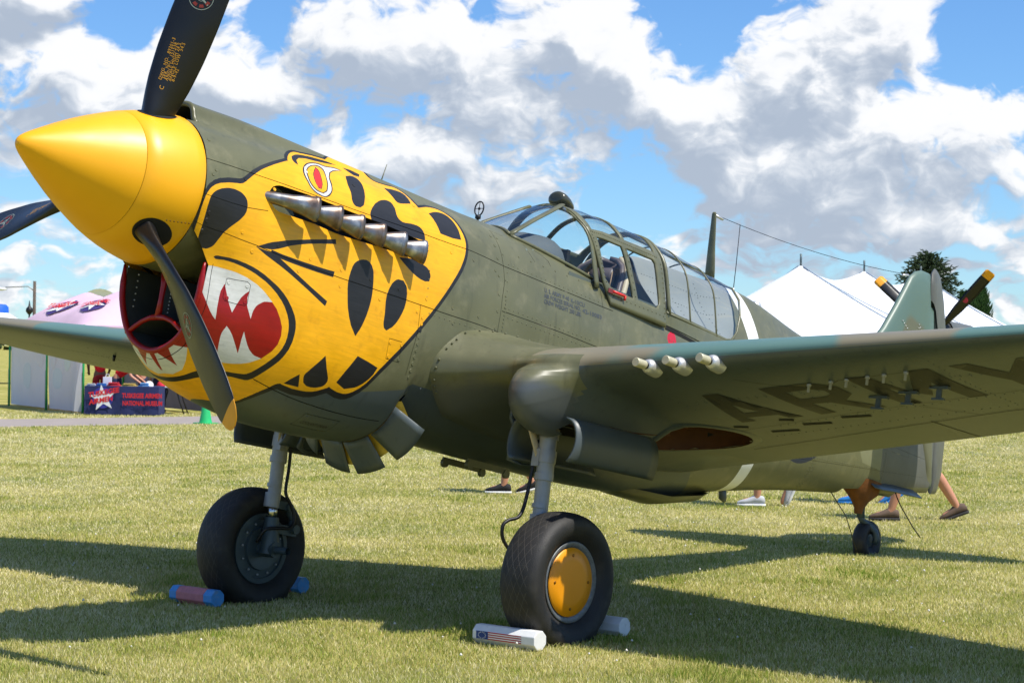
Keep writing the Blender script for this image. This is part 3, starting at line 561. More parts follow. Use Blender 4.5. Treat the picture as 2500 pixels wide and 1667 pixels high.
    ('black', [(2.027, 8.089), (2.046, 7.916), (2.061, 7.802), (2.115, 7.464), (2.204, 7.518), (2.288, 7.587), (2.273, 7.746), (2.254, 7.85), (2.219, 7.99), (2.19, 8.069), (2.174, 8.102), (2.104, 8.179)])]
HEAD_F = [(1.007, 7.237), (0.994, 7.155), (0.984, 7.144), (0.937, 7.146), (0.926, 7.132), (0.918, 7.106), (0.912, 7.061), (0.907, 6.974), (0.889, 6.198), (0.882, 5.730), (0.882, 5.499), (0.886, 5.265), (0.892, 5.154), (0.907, 4.983), (0.918, 4.909), (0.944, 4.794), (0.977, 4.707), (1.035, 4.621), (1.113, 4.542), (1.132, 4.504), (1.147, 4.450), (1.209, 4.164), (1.266, 3.928), (1.496, 3.083), (1.506, 2.950), (1.525, 2.775), (1.562, 2.517), (1.606, 2.226), (1.641, 2.013), (1.666, 1.897), (1.687, 1.835), (1.725, 1.784), (1.825, 1.595), (1.927, 1.472), (1.975, 0.955), (2.005, 0.750), (2.025, 0.700)]
HEAD_R = [(2.285, 0.750), (2.285, 0.900), (2.270, 1.247), (2.271, 1.504), (2.277, 1.686), (2.285, 1.825), (2.295, 1.924), (2.311, 1.974), (2.332, 1.975), (2.380, 1.924), (2.404, 1.884), (2.457, 1.760), (2.479, 1.745), (2.498, 1.785), (2.515, 1.858), (2.527, 1.956), (2.536, 2.075), (2.540, 2.219), (2.534, 2.726), (2.537, 2.854), (2.548, 3.029), (2.637, 2.761), (2.674, 2.673), (2.707, 2.610), (2.736, 2.572), (2.761, 2.560), (2.782, 2.572), (2.800, 2.606), (2.815, 2.659), (2.830, 2.734), (2.856, 2.914), (2.866, 3.017), (2.874, 3.121), (2.885, 3.347), (2.897, 3.669), (2.902, 3.860), (2.902, 4.036), (2.895, 4.194), (2.884, 4.345), (2.868, 4.495), (2.838, 4.712), (2.776, 5.082), (2.671, 5.767), (2.623, 6.063), (2.423, 7.136), (2.307, 7.687), (2.253, 7.991), (2.220, 8.134), (2.180, 8.251), (2.150, 8.309), (2.132, 8.329), (2.111, 8.340), (2.065, 8.337), (1.994, 8.285), (1.924, 8.415), (1.893, 8.458), (1.855, 8.489), (1.755, 8.526), (1.666, 8.522), (1.649, 8.553), (1.636, 8.597), (1.591, 8.797), (1.572, 8.904), (1.556, 9.022), (1.544, 9.141), (1.532, 9.333)]
EXTRA = [
    ('slot', [(1.314, 4.587), (1.314, 4.544), (1.317, 4.499), (1.327, 4.426), (1.341, 4.359), (1.362, 4.305), (1.385, 4.27), (1.407, 4.257), (1.595, 4.231), (1.907, 4.264), (2.16, 4.275), (2.299, 4.309), (2.459, 4.365), (2.502, 4.392), (2.521, 4.42), (2.532, 4.458), (2.549, 4.554), (2.504, 4.758), (2.388, 4.854), (2.341, 4.867), (2.204, 4.861), (1.843, 4.912), (1.774, 4.909), (1.641, 4.878), (1.386, 4.91), (1.368, 4.894), (1.353, 4.864), (1.341, 4.821), (1.322, 4.715), (1.317, 4.654)]),
    ('red2', [(4.981, 4.338), (5.022, 4.205), (5.062, 4.218), (5.073, 4.274), (5.078, 4.345), (5.081, 4.425), (5.079, 4.51), (5.065, 4.631), (4.99, 4.638), (4.977, 4.579), (4.969, 4.514), (4.97, 4.431)]),
    ('whiteband', [(6.134, 0.783), (6.13, 1.035), (6.135, 1.198), (6.155, 1.611), (6.165, 1.888), (6.173, 2.155), (6.185, 2.691), (6.193, 2.911), (6.209, 3.213), (6.369, 3.018), (6.355, 2.66), (6.343, 2.204), (6.332, 1.837), (6.326, 1.716), (6.317, 1.6), (6.305, 1.479), (6.274, 1.247), (6.254, 1.141), (6.232, 1.059), (6.156, 0.875)])]
sc = lambda poly: [(a, b*TS) for a, b in poly]

# ---- fuselage sheet
head = [(1.0, 7.3)]+[tuple(p) for p in HEAD_F]+[(2.04, -1.), (2.30, -1.)]+[tuple(p) for p in HEAD_R]+[(1.42, 9.8), (1.36, 10.6), (.8, 10.6), (.8, 7.3)]
regions = [('grey', sc([(1.0, 8.45), (2.1, 8.25), (2.62, 7.9), (3.4, 8.0), (5.6, 8.3), (6.0, 10.5), (1.0, 10.5)])),
           ('pale', sc([(7.9, 3.6), (8.55, 3.4), (8.6, 7.1), (8.2, 6.7)])),
           ('tailgrey', sc([(8.55, -1), (8.52, 4), (8.56, 7.3), (8.7, 8.6), (9.7, 8.4), (9.7, -1)])),
           ('insignia', [(7.12+.42*math.cos(q), (5.0*TS)+.42*math.sin(q)) for q in np.linspace(0, 2*math.pi, 40)[:-1]]),
           ('decksilver', sc([(4.95, -1), (6.13, -1), (6.13, 1.2), (6.10, 2.2), (6.02, 3.15), (5.9, 3.42), (4.95, 3.45)])),
           ('whiteband', sc([(6.13, -1), (6.13, 1.2), (6.155, 1.7), (6.175, 2.2), (6.19, 2.8), (6.21, 3.3), (6.24, 4.6), (6.27, 7.0), (6.30, 10.5), (6.46, 10.5), (6.43, 7.0), (6.40, 4.6), (6.37, 3.0), (6.34, 2.0), (6.30, 1.3), (6.28, .8), (6.27, -1)])),
           ('yellow', sc(head))]
for q in ribbon(sc([tuple(p) for p in HEAD_F]), .0105)+ribbon(sc([tuple(p) for p in HEAD_R]), .0105): regions.append(('black', q))
for tg, p in ART: regions.append((tg, sc(p)))
for tg, p in EXTRA:
    if tg == 'slot': regions.append(('hole', sc(p)))
    if tg == 'red2': regions.append(('red2', sc(p)))
LINES = [[(.885, 4.25), (1.42, 4.19), (2.07, 4.17), (2.91, 4.16), (3.23, 4.26), (4.22, 4.35), (4.33, 4.35)],
         [(.885, 5.24), (1.07, 5.2), (1.18, 5.14), (1.31, 5.0)],
         [(.885, 6.34), (1.07, 6.11), (1.28, 5.99), (1.82, 5.92), (2.65, 5.92), (3.07, 5.96), (3.21, 5.98)],
         [(3.215, 2.76), (3.225, 3.98), (3.23, 4.64), (3.21, 5.07), (3.205, 6.13)],
         [(3.22, 5.41), (3.51, 5.41), (3.8, 5.42), (4.09, 5.46), (4.6, 5.5), (5.6, 5.5)],
         [(2.52, 5.92), (2.53, 6.58), (2.52, 7.08), (2.52, 7.6)],
         [(1.08, 6.95), (1.085, 7.4), (1.09, 7.9), (1.09, 9.9)],
         [(3.21, 2.76), (3.33, 2.85)], [(3.52, 2.87), (3.53, 3.3), (3.56, 3.7)], [(3.53, 2.88), (3.66, 3.13), (3.72, 3.39), (3.72, 3.61)],
         [(4.22, 3.83), (4.22, 4.34)], [(6.4, 4.7), (7.3, 4.7), (8.3, 4.8), (9.4, 4.9)], [(6.5, 7.2), (7.5, 7.2), (8.6, 7.1), (9.4, 6.9)],
         [(7.35, 0.3), (7.35, 9.9)], [(8.62, 1.), (8.62, 9.)], [(1.5, 8.6), (2.1, 8.7), (2.5, 8.75)]]
for L in LINES:
    for q in ribbon(sc(L), .0016): regions.append(('liner', q))
for L in ([(1.17, 7.05), (1.18, 7.02), (1.275, 6.88), (1.295, 6.92), (1.3, 7.31), (1.29, 7.37), (1.18, 7.51), (1.168, 7.47)], [(2.32, 6.92), (2.42, 6.91), (2.44, 7.37), (2.33, 7.36)],
          [(8.72, 2.6), (9.05, 2.6), (9.05, 5.2), (8.72, 5.2)], [(1.95, 8.9), (2.22, 8.9), (2.22, 9.35), (1.95, 9.35)]):
    for q in ribbon(sc(L), .0011, True): regions.append(('liner', q))
regions += [('hole', sc([(3.93, -1), (3.90, 3.28), (4.2, 3.42), (4.97, 3.45), (4.97, -1)])),       # cockpit
            ('hole', sc([(2.556, 8.2), (2.62, 8.2), (2.62, 10.5), (2.556, 10.5)])),                # radiator exit
            ('hole', sc([(8.05, 8.9), (8.62, 8.7), (8.72, 10.5), (8.0, 10.5)]))]                     # tail wheel bay
dom = sc([(.97, 0), (.97, 2.15), (.886, 2.2), (.886, 6.55), (.96, 6.75), (1.056, 7.05), (1.056, 10), (9.55, 10), (9.55, 0)])
res = skin(fus3, dom, regions, .034)
u = lambda c: c[:, 1]/TS
mm = {'hole': 'dark'}; MT['insignia'] = mat('insignia_blue', (34, 44, 66), .5, var=.08)
merge_pieces(res, lambda c: (c[:, 0] < 3.215) & (u(c) < 4.2), mm, 'upper_cowling', AC)
merge_pieces(res, lambda c: (c[:, 0] < 3.215) & (u(c) >= 4.2) & (u(c) < 5.95), mm, 'side_cowling', AC)
merge_pieces(res, lambda c: (c[:, 0] < 2.556) & (u(c) >= 5.95), mm, 'chin_cowling', AC)
merge_pieces(res, lambda c: (c[:, 0] >= 2.556) & (c[:, 0] < 6.2) & (u(c) >= 5.95), mm, 'lower_fuselage', AC)
merge_pieces(res, lambda c: (c[:, 0] >= 3.215) & (c[:, 0] < 6.2) & (u(c) < 5.95), mm, 'fuselage_side', AC)
merge_pieces(res, lambda c: (c[:, 0] >= 6.2), mm, 'tail_cone', AC)

# fasteners along the cowling seams (a few millimetres each, too many to tell apart)
FA = []
for line, dt, step in ((LINES[0], .22, .2), (LINES[2], -.2, .23), (LINES[2], .18, .31)):
    L = np.array(line); ss = np.arange(.95, min(3.2, L[-1, 0]), step)
    FA += [(s, np.interp(s, L[:, 0], L[:, 1])+dt) for s in ss]
FA += [(3.24, t) for t in (3.2, 3.9, 4.6, 5.0, 5.3)]+[(3.18, t) for t in np.arange(3.2, 6, .45)]+[(3.245, t) for t in np.arange(5.0, 6.2, .1)]
FA += [(.93, 3.5), (.93, 4.6), (.95, 5.8), (1.62, 3.4), (2.0, 3.2), (2.5, 3.1), (1.185, 7.1), (1.28, 6.97), (1.19, 7.43), (1.285, 7.3), (2.335, 7.0), (2.425, 6.98), (2.345, 7.3), (2.43, 7.3), (1.98, 8.98), (2.19, 8.98)]
FA += [(s, 3.75) for s in np.arange(3.4, 4.2, .12)]+[(2.55, t) for t in np.arange(6.2, 7.7, .16)]+[(s, 7.9-.1*math.sin(s*9)) for s in np.arange(2.7, 3.1, .08)]
FB = {'olive': MB(), 'yellow': MB(), 'black': MB(), 'white': MB(), 'grey': MB(), 'red': MB()}
def paint_at(s, t):
    q = np.array([[s, t*TS]]); r_ = 'olive'
    for tg, pl in regions:
        if tg in FB and inside(q, pl)[0]: r_ = tg
    return r_
for (s, t) in FA:
    pa = paint_at(s, t)
    for sg in (1, -1):
        p, n = fus3(np.array([s]), np.array([t*TS]), .0005); p, n = p[0], n[0]
        big = .0095 if s < 3.2 and t < 7.6 else .0055
        a = np.cross(n, (1, 0, 0)); a /= np.linalg.norm(a); c = np.cross(n, a)
        V = [p+n*.0012]+[p+big*(math.cos(q)*a+math.sin(q)*c)+n*.0020 for q in np.linspace(0, 2*math.pi, 9)[:-1]]+[p+1.2*big*(math.cos(q)*a+math.sin(q)*c)-n*.001 for q in np.linspace(0, 2*math.pi, 9)[:-1]]
        F = [(0, i+1, (i+1) % 8+1) for i in range(8)]+[(i+1, i+9, (i+1) % 8+9, (i+1) % 8+1) for i in range(8)]
        if sg < 0: V, F = mirror_y(V, F)
        FB[pa].add(V, F)
for k, b1 in FB.items():
    if b1.v: tag(b1.build('cowling_fasteners', MT[k], AC, False), kind='stuff')

# ---- nose ring behind the spinner, radiator intake
ang = np.linspace(0, 2*math.pi, 49)[:-1]
G = [[P(s, r*math.sin(a), r*math.cos(a)) for a in ang] for s, r in ((.889, .02), (.889, .404), (1.05, .404), (1.3, .40), (1.62, .33))]
MB().grid(G, close_v=True).build('nose_ring', MT['olive'], AC, ang=40)
tt = np.linspace(7.05, 12.95, 41); yy, zz = fus(np.full(41, 1.056), tt)
lip = [(P(1.05+.012*math.cos((t-10)*.9), y*.968, z+.010)) for t, y, z in zip(tt, yy, zz)]
rl = [.006+.011*min(1, (t-7.0)/.5, (13.0-t)/.5) for t in tt]
MB().tube(lip, rl, 10).build('intake_lip', MT['red'], AC)
G = []
for s, k in ((1.06, .95), (1.2, .93), (1.45, .9), (1.72, .9)):
    G.append([P(s, y*k, (z+.36)*k-.36) for y, z in zip(yy, zz)])
MB().grid(G).build('intake_duct', MT['duct'], AC)
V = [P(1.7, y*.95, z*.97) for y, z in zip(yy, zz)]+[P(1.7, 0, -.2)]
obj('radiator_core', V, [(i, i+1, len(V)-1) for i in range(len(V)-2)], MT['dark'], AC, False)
b = MB(); b.box(P(1.38, 0, -.53), (.62, .02, .22)); o = b.build('intake_divider', MT['duct'], AC, False)
MB().tube([P(1.066, 0, -.415), P(1.062, 0, -.47), P(1.06, 0, -.55), P(1.06, 0, -.645)], [.028, .016, .014, .02], 10).build('divider_edge', MT['red'], o)
for sg in (1, -1):
    arc = [(0, -.645), (.06, -.650), (.12, -.668), (.17, -.695), (.21, -.72), (.235, -.73)]
    g = [[P(s, sg*y, z) for y, z in arc] for s in (1.06, 1.7)]
    o = MB().grid(g).build('oil_cooler_duct', MT['duct'], AC)
    MB().tube([P(1.058, sg*y, z) for y, z in arc], [.018, .014, .013, .014, .014, .012], 10).build('duct_edge', MT['red'], o)
b = MB()
for i in range(9):
    for (y, z) in ((.30, -.40-.035*i), (-.30, -.40-.035*i), (.012, -.45-.02*i), (-.012, -.45-.02*i)):
        V, F = lathe([(-.003, .005), (0, .005), (.003, 0.0001)], 6, 'y', P(1.11, y*.93, z)); b.add(V, F)
tag(b.build('duct_rivets', MT['silver'], AC), kind='stuff')

# ---- carburettor scoop mouth on top of the cowling
tt2 = np.linspace(-2.15, 2.15, 25); y2, z2 = fus(np.full(25, .972), tt2)
MB().tube([P(.972+.004, y*.96, z-.012) for y, z in zip(y2, z2)], .016, 8).build('scoop_lip', MT['olive'], AC)
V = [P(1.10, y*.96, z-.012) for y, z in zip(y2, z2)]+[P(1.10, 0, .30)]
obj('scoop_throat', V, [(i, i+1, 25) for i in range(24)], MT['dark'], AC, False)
g = [[P(s, y*.95, z-.016) for y, z in zip(y2, z2)] for s in (.975, 1.1)]
MB().grid(g).build('scoop_lining', MT['duct'], AC)

# ---- spinner
prof = [(0, .0005), (.003, .016), (.01, .028), (.022, .041), (.05, .062), (.1, .094), (.2, .155), (.3, .211), (.4, .261), (.5, .3065), (.552, .328)]
V, F = lathe([(-a, r) for a, r in prof], 64, 'x'); obj('spinner_nose', V, [f[::-1] for f in F], MT['spinner'], AC)
prof = [(.5555, .3255), (.5575, .3305), (.64, .3585), (.7, .3755), (.77, .391), (.83, .401), (.878, .4075), (.882, .404), (.882, .36)]
V, F = lathe([(-a, r) for a, r in prof], 64, 'x'); sp2 = obj('spinner_base', V, [f[::-1] for f in F], MT['spinner'], AC)
b1 = MB()
for k in range(3):                                         # screws of the plate aft of each blade opening
    a0 = math.radians(-48.53+120*k)+.26
    for i in range(7):
        s_ = .745+.02*i; r_ = float(np.interp(s_, [.5555, .64, .7, .77, .83, .878], [.3305, .3585, .3755, .391, .401, .4075])); a_ = a0+.012*i
        c_ = np.array([-s_, r_*math.cos(a_), r_*math.sin(a_)]); n_ = np.array([0, math.cos(a_), math.sin(a_)]); V, F = tube([c_-n_*.001, c_+n_*.0016], .0042, 7); b1.add(V, F)
tag(b1.build('spinner_screws', mat('screw_ochre', (120, 80, 10), .5), AC), kind='stuff')  # screw heads in a darker ochre than the spinner yellow
V, F = lathe([(-.50, .30), (-.60, .335)], 64, 'x'); obj('spinner_seam', V, F, MT['liner'], AC)

# ---- propeller blades
RB = 1.676
def blade_geo(r):
    c = np.interp(r, [.36, .45, .55, .7, .9, 1.1, 1.3, 1.45, 1.55, 1.62, 1.655, 1.67, 1.676], [.16, .195, .228, .258, .28, .282, .262, .232, .195, .148, .10, .06, .012])
    th = np.interp(r, [.36, .45, .6, .9, 1.2, 1.5, 1.676], [.10, .075, .046, .030, .021, .014, .004])
    be = math.radians(np.interp(r, [.36, .6, .9, 1.2, 1.676], [58, 45, 32, 26, 19]))
    return c, th, be
def blade_pt(r, x, up, lift=0.):
    """x -.5 trailing .. .5 leading edge; local axes: radial, tangential (leading), forward"""
    c, th, be = blade_geo(r); xx = .5-x
    h = th*(2.97*math.sqrt(max(xx, 0))-1.26*xx-3.516*xx**2+2.843*xx**3-1.03*xx**4)
    hh = h*(.82 if up > 0 else -.3)+(lift if up > 0 else 0)
    a, b_ = x*c, hh
    tz = a*math.cos(be)-b_*math.sin(be); fw = a*math.sin(be)+b_*math.cos(be)
    return tz, fw
PHI = -48.53
def blade_world(r, x, up, k, lift=0.):
    tz, fw = blade_pt(r, x, up, lift); a = math.radians(PHI+120*k)
    return (-.724+fw, r*math.cos(a)-tz*math.sin(a), r*math.sin(a)+tz*math.cos(a))
def text_verts(body, size, spacing=1.0, line=1.0, align='LEFT', bold=0.):
    cu = bpy.data.curves.new('t', 'FONT'); cu.body = body; cu.size = size; cu.space_character = spacing; cu.space_line = line; cu.align_x = align; cu.resolution_u = 2; cu.offset = bold
    o = bpy.data.objects.new('t', cu); COL.objects.link(o); bpy.context.view_layer.update()
    me = o.to_mesh(); V = np.array([v.co[:] for v in me.vertices]); F = [tuple(p.vertices) for p in me.polygons]
    o.to_mesh_clear(); bpy.data.objects.remove(o); bpy.data.curves.remove(cu); return V, F
rs = np.concatenate([np.linspace(.33, 1.55, 30), np.array([1.575, 1.6, 1.62, 1.64, 1.655, 1.665, 1.672, 1.676])])
xs_up = [.5, .49, .46, .42, .35, .25, .12, 0, -.15, -.3, -.42, -.48, -.5]
for k in range(3):
    G1 = [[blade_world(r, x, 1, k) for x in xs_up]+[blade_world(r, x, -1, k) for x in xs_up[-2:0:-1]] for r in rs]
    i0 = int(np.argmin(abs(rs-1.575)))
    o = MB().grid(G1[:i0+1], close_v=True).build('propeller_blade', MT['glossblack'], AC)
    MB().grid(G1[i0:], close_v=True).build('blade_tip', MT['tipyellow'], o)
    # boot hole round the blade root: dark ring on the spinner
    a = math.radians(PHI+120*k); Go = []
    for f_ in (1., .8, .6, .4, .2, .02):
        row = []
        for q in np.linspace(0, 2*math.pi, 33)[:-1]:
            ex, et = f_*.105*math.cos(q), f_*.088*math.sin(q); s = .724+ex; rsp = np.interp(s, [.5555, .64, .7, .77, .83, .878], [.3305, .3585, .3755, .391, .401, .4075])
            rr = math.sqrt(max(rsp**2-et**2, 0))+.0025
            row.append((-s, rr*math.cos(a)-et*math.sin(a), rr*math.sin(a)+et*math.cos(a)))
        Go.append(row)
    MB().grid(Go, close_v=True).build('blade_opening', MT['dark'], o)
    b = MB(); b2 = MB(); b3 = MB()
    for li, tx in enumerate(('DWG. NO.  89301-3', ' SER. NO.  151538', 'ANGLE HIGH 24.5', 'ANGLE LOW  54.5', '8-9-42')):
        Vt, Ft = text_verts(tx, .0235, 1.12)
        b.add([blade_world(.545+v[0]+.004*li, .17-.07*li+v[1]/.235, 1, k, .0012) for v in Vt], Ft)
    Vt, Ft = text_verts('C', .03); obj('blade_mark', [blade_world(.50+v[0], .06+v[1]/.2, 1, k, .0012) for v in Vt], Ft, MT['lettergold'], o, False)
    b.build('blade_stencil', MT['lettergold'], o, False)
    R0, X0 = 1.016, .0
    def disc(mb, r0, r1, a0, a1, lift, n=24):
        G = [[blade_world(R0+rr*math.cos(q), X0+rr*math.sin(q)/.266, 1, k, lift) for q in np.linspace(a0, a1, n)] for rr in (r0, r1)]; mb.grid(G)
    disc(b2, .060, .0635, 0, 2*math.pi, .0014, 41); disc(b2, .017, .0195, 0, 2*math.pi, .0014)
    for q in range(3):
        a_ = 2*math.pi*q/3
        pts = [(0.004, .006), (.052, .003), (.052, -.003), (.004, -.006)]
        b2.add([blade_world(R0+x*math.cos(a_)-y*math.sin(a_), (x*math.sin(a_)+y*math.cos(a_))/.266, 1, k, .0014) for x, y in pts], [(0, 1, 2, 3)])
    b2.build('blade_emblem', mat('emblem_grey', (150, 160, 150), .5), o, False)
    for q in range(8): disc(b3, .036, .052, q*math.pi/4+.12, q*math.pi/4+.62, .0013, 5)
    b3.build('emblem_lettering', mat('emblem_red', (140, 46, 34), .5), o, False)

# ---- exhaust stacks
SLOT = [q for t_, q in EXTRA if t_ == 'slot'][0]
ls = dens(sc(SLOT), .05)
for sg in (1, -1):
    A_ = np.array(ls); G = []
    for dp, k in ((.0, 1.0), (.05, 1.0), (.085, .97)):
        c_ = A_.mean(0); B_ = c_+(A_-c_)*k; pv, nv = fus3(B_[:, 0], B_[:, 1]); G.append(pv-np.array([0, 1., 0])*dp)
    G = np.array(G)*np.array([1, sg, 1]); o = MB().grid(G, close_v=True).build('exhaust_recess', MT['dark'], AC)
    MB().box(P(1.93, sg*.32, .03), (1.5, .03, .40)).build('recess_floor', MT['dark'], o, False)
for sg in (1, -1):
    for i in range(6):
        so = 1.545+.173*i; sr = so-(.24 if i == 0 else .16); zc = .052-.003*i
        pth = [(sr-.03, .40, zc+.01), (sr+.02, .455, zc+.01), (sr+.07, .498, zc+.006), (so-.055, .53, zc+.002), (so-.02, .548, zc), (so, .556, zc)]
        if i == 0: pth = [(sr-.02, .37, zc+.012), (sr+.04, .435, zc+.010), (sr+.11, .49, zc+.006), (so-.07, .533, zc+.002), (so-.02, .55, zc), (so, .556, zc)]
        fl = [(.8, .8), (.8, .8), (.85, .95), (.75, 1.2), (.64, 1.36), (.62, 1.38)]
        rd = [.040, .042, .044, .047, .049, .049]
        V, F = tube([P(a, b*1, c) for a, b, c in pth], rd, 16, False, fl, up=(0, 0, 1))
        if sg < 0: V, F = mirror_y(V, F)
        o = obj('exhaust_stack', V, F, MT['exhaust'], AC)
        rim = pth[-2:]; V, F = tube([P(so-.02, .5495, zc), P(so-.012, .553, zc), P(so+.002, .557, zc), P(so+.002, .557, zc)], [.0495, .0515, .0515, .0465], 16, False, [(.63, 1.37)]*4, up=(0, 0, 1))
        if sg < 0: V, F = mirror_y(V, F)
        obj('stack_rim', V, F, MT['exhaust'], o)
        V, F = tube([P(so-.03, .545, zc), P(so-.028, .546, zc)], .045, 16, True, (.66, 1.3), up=(0, 0, 1))
        if sg < 0: V, F = mirror_y(V, F)
        obj('stack_bore', V, F, MT['dark'], o)

# ---- radiator exit flaps
def flap(t0, t1, drop, name='cowl_flap'):
    T = np.linspace(t0, t1, 7); y, z = fus(np.full(7, 2.553), T); G = []
    n = fus3(np.full(7, 2.5), T*TS)[1]; nm = n.mean(0); nm /= np.linalg.norm(nm)
    for k in np.linspace(0, 1, 5):
        sp = 1+.10*k
        row = []
        for j in range(7):
            c = np.array([np.mean(y), np.mean(z)]); q = c+(np.array([y[j], z[j]])-c)*sp
            row.append(np.array([-(2.556+.135*k), q[0]+nm[1]*drop*k, q[1]+nm[2]*drop*k]))
        G.append(row)
    for both in (1, -1):
        if both < 0 and abs((t0+t1)/2-10) < .3: continue
        g2 = np.array(G)*np.array([1, both, 1]); o = MB().grid(g2).build(name, [MT['grey'], MT['flapinner']], AC)
        so = o.modifiers.new('thick', 'SOLIDIFY'); so.thickness = .006; so.offset = -1; so.use_flip_normals = both > 0; so.material_offset = 1; so.material_offset_rim = 0
flap(8.36, 9.22, .165); flap(9.30, 9.97, .165)
# yellow web between the flaps (the gill ring)
T = np.linspace(8.25, 11.75, 31); y, z = fus(np.full(31, 2.55), T)
G = [[P(2.552, a*.985, b+.005) for a, b in zip(y, z)], [P(2.60, a*.97, b+.012) for a, b in zip(y, z)], [P(2.67, a*1.02, b-.115*abs(math.sin((t-6)/8*math.pi))) for a, b, t in zip(y, z, T)]]
MB().grid(G).build('gill_web', MT['flapinner'], AC)
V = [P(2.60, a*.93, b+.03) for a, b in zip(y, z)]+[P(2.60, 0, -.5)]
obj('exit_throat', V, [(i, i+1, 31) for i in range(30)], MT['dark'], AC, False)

# ---- wings
UPM = ['camo']
def xs_nose(n=34): return (1-np.cos(np.linspace(0, math.pi/2, n)))
for sg in (1, -1):
    Y = np.concatenate([np.linspace(.30, .78, 13), np.linspace(.80, 1.56, 39), np.linspace(1.64, 4.4, 24), 4.4+1.285*np.sin(np.linspace(.08, 1, 14)*math.pi/2)])
    X = np.unique(np.concatenate([xs_nose(40), [.005, .012, .02, .03, .045, .065]]))
    rows_u, rows_l = [], []
    for y in Y:
        s1, z1 = wing_full(np.full(len(X), y), X, np.ones(len(X))); s2, z2 = wing_full(np.full(len(X), y), X, -np.ones(len(X)))
        rows_u.append([P(a, y*sg, b) for a, b in zip(s1, z1)]); rows_l.append([P(a, y*sg, b) for a, b in zip(s2, z2)])
    n = len(X); W = [ru[::-1]+rl[1:] for ru, rl in zip(rows_u, rows_l)]
    mb = MB(); G = np.array(W); a_, b_ = G.shape[:2]; F = []; mi = []; KF = []; KM = []
    for i in range(a_-1):
        for j in range(b_-1):
            sc_ = -(G[i, j, 0]+G[i+1, j+1, 0])/2; yc = (Y[i]+Y[i+1])/2
            if j >= n-1:
                if ((yc-1.16)/.40)**2+((sc_-4.33)/.42)**2 < 1 or (3.04 < sc_ < 4.33 and abs(yc-1.12) < .11): continue
            f = (i*b_+j, i*b_+j+1, (i+1)*b_+j+1, (i+1)*b_+j); f = f if sg < 0 else f[::-1]
            up_ = j < n-1+1
            m_ = (0 if Y[i] > .98 else 1) if up_ else (2 if Y[i] > .98 else 1)
            if abs(yc-1.12) < .21 and sc_ < 3.04 and j > n-8: KF.append(f); KM.append(0 if G[i, j, 2] > -.63-.05*math.sin(9*yc) else 1)
            else: F.append(f); mi.append(m_)
    w = obj('wing', G.reshape(-1, 3), F, [MT['camo'], MT['twotone'], MT['grey']], AC, True, None, mi)
    GV = G.reshape(-1, 3); us_ = sorted({q for f in KF for q in f}); mp_ = {q: k for k, q in enumerate(us_)}
    obj('knuckle_fairing', GV[us_], [tuple(mp_[q] for q in f) for f in KF], [MT['twotone'], MT['twotone']], w, True, None, KM)
    w['label'] = 'wing reaching towards the camera side' if sg > 0 else 'wing on the far side'
    # wheel well
    WX, WY = 4.33, 1.16
    th = np.linspace(0, 2*math.pi, 33)[:-1]; ring = []
    def under_z(s, y):
        le, te = w_lin(y)[:2]; return float(wing_full(np.array([y]), np.array([(s-le)/(te-le)]), np.array([-1.]))[1][0])
    G = []
    for dz, k in ((.004, 1.14), (-.006, 1.10), (-.006, .985), (.10, .97), (.16, .9), (.17, .02)):
        G.append([P(WX+.42*k*math.cos(t), sg*(WY+.40*k*math.sin(t)), under_z(WX+.42*max(k, .9)*math.cos(t), WY+.40*max(k, .9)*math.sin(t))+dz) for t in th])
    MB().grid(np.array(G)[2:], close_v=True).build('wheel_well', MT['brown'], w); MB().grid(np.array(G)[:3], close_v=True).build('well_rim', MT['grey'], w)
    g = [[P(s, sg*(1.12+dy), under_z(s, 1.12+dy)+dz) for s in np.linspace(3.06, 4.0, 9)] for dy, dz in ((-.15, -.002), (-.13, .1), (.13, .1), (.15, -.002))]
    MB().grid(g).build('leg_bay', MT['brown'], w)
    # machine guns
    for gy in (1.80, 1.99, 2.20):
        le, _, zl, _ = w_lin(gy); s0 = le; z0 = zl-.045
        c0 = (-s0, sg*gy, z0)
        o = obj('gun_fairing', *lathe([(-.07, .048), (-.02, .045), (.0, .042), (.018, .037), (.03, .029), (.032, .018)], 24, 'x', c0), MT['silver'], w)
        obj('gun_sleeve', *lathe([(0, .021), (.06, .021)], 20, 'x', c0, True), MT['black'], o)
        autosmooth(obj('muzzle_cap', *lathe([(.05, .025), (.125, .025), (.128, .0225)], 24, 'x', c0, True), MT['bronze'], o), 30)
    # flap hinge and aileron gap under the wing
    def under_line(pts, wd, name, m, rec=-.003):
        mb = MB()
        for (y0, x0), (y1, x1) in zip(pts[:-1], pts[1:]):
            k = max(2, int(abs(y1-y0)/.06)+2); rows = []
            for t in np.linspace(0, 1, k):
                y = y0+(y1-y0)*t; x = x0+(x1-x0)*t; le, te = w_lin(y)[:2]; row = []
                dl = np.array([(y1-y0), (x1-x0)*(te-le)]); nn = np.array([-dl[1], dl[0]])/np.linalg.norm(dl)
                for q in (-wd, wd):
                    yy_ = y+nn[0]*q; xx_ = x+nn[1]*q/(te-le); s_, z_ = wing_full(np.array([yy_]), np.array([np.clip(xx_, 0, 1)]), np.array([-1.])); row.append(P(s_[0], sg*yy_, z_[0]+rec))
                rows.append(row)
            mb.grid(rows)
        return mb.build(name, m, w, False)
    under_line([(1.3, .79), (1.81, .768), (3.27, .685), (4.6, .66)], .004, 'flap_gap', MT['liner'])
    under_line([(2.76, .70), (2.78, .995)], .004, 'aileron_gap', MT['liner'])
    under_line([(1.3, .57), (1.9, .53), (2.6, .49), (3.6, .45)], .0018, 'panel_seam', MT['liner'])
    under_line([(2.2, .10), (2.42, .19), (2.62, .23), (2.75, .18), (3.2, .165)], .0018, 'panel_seam', MT['liner'])
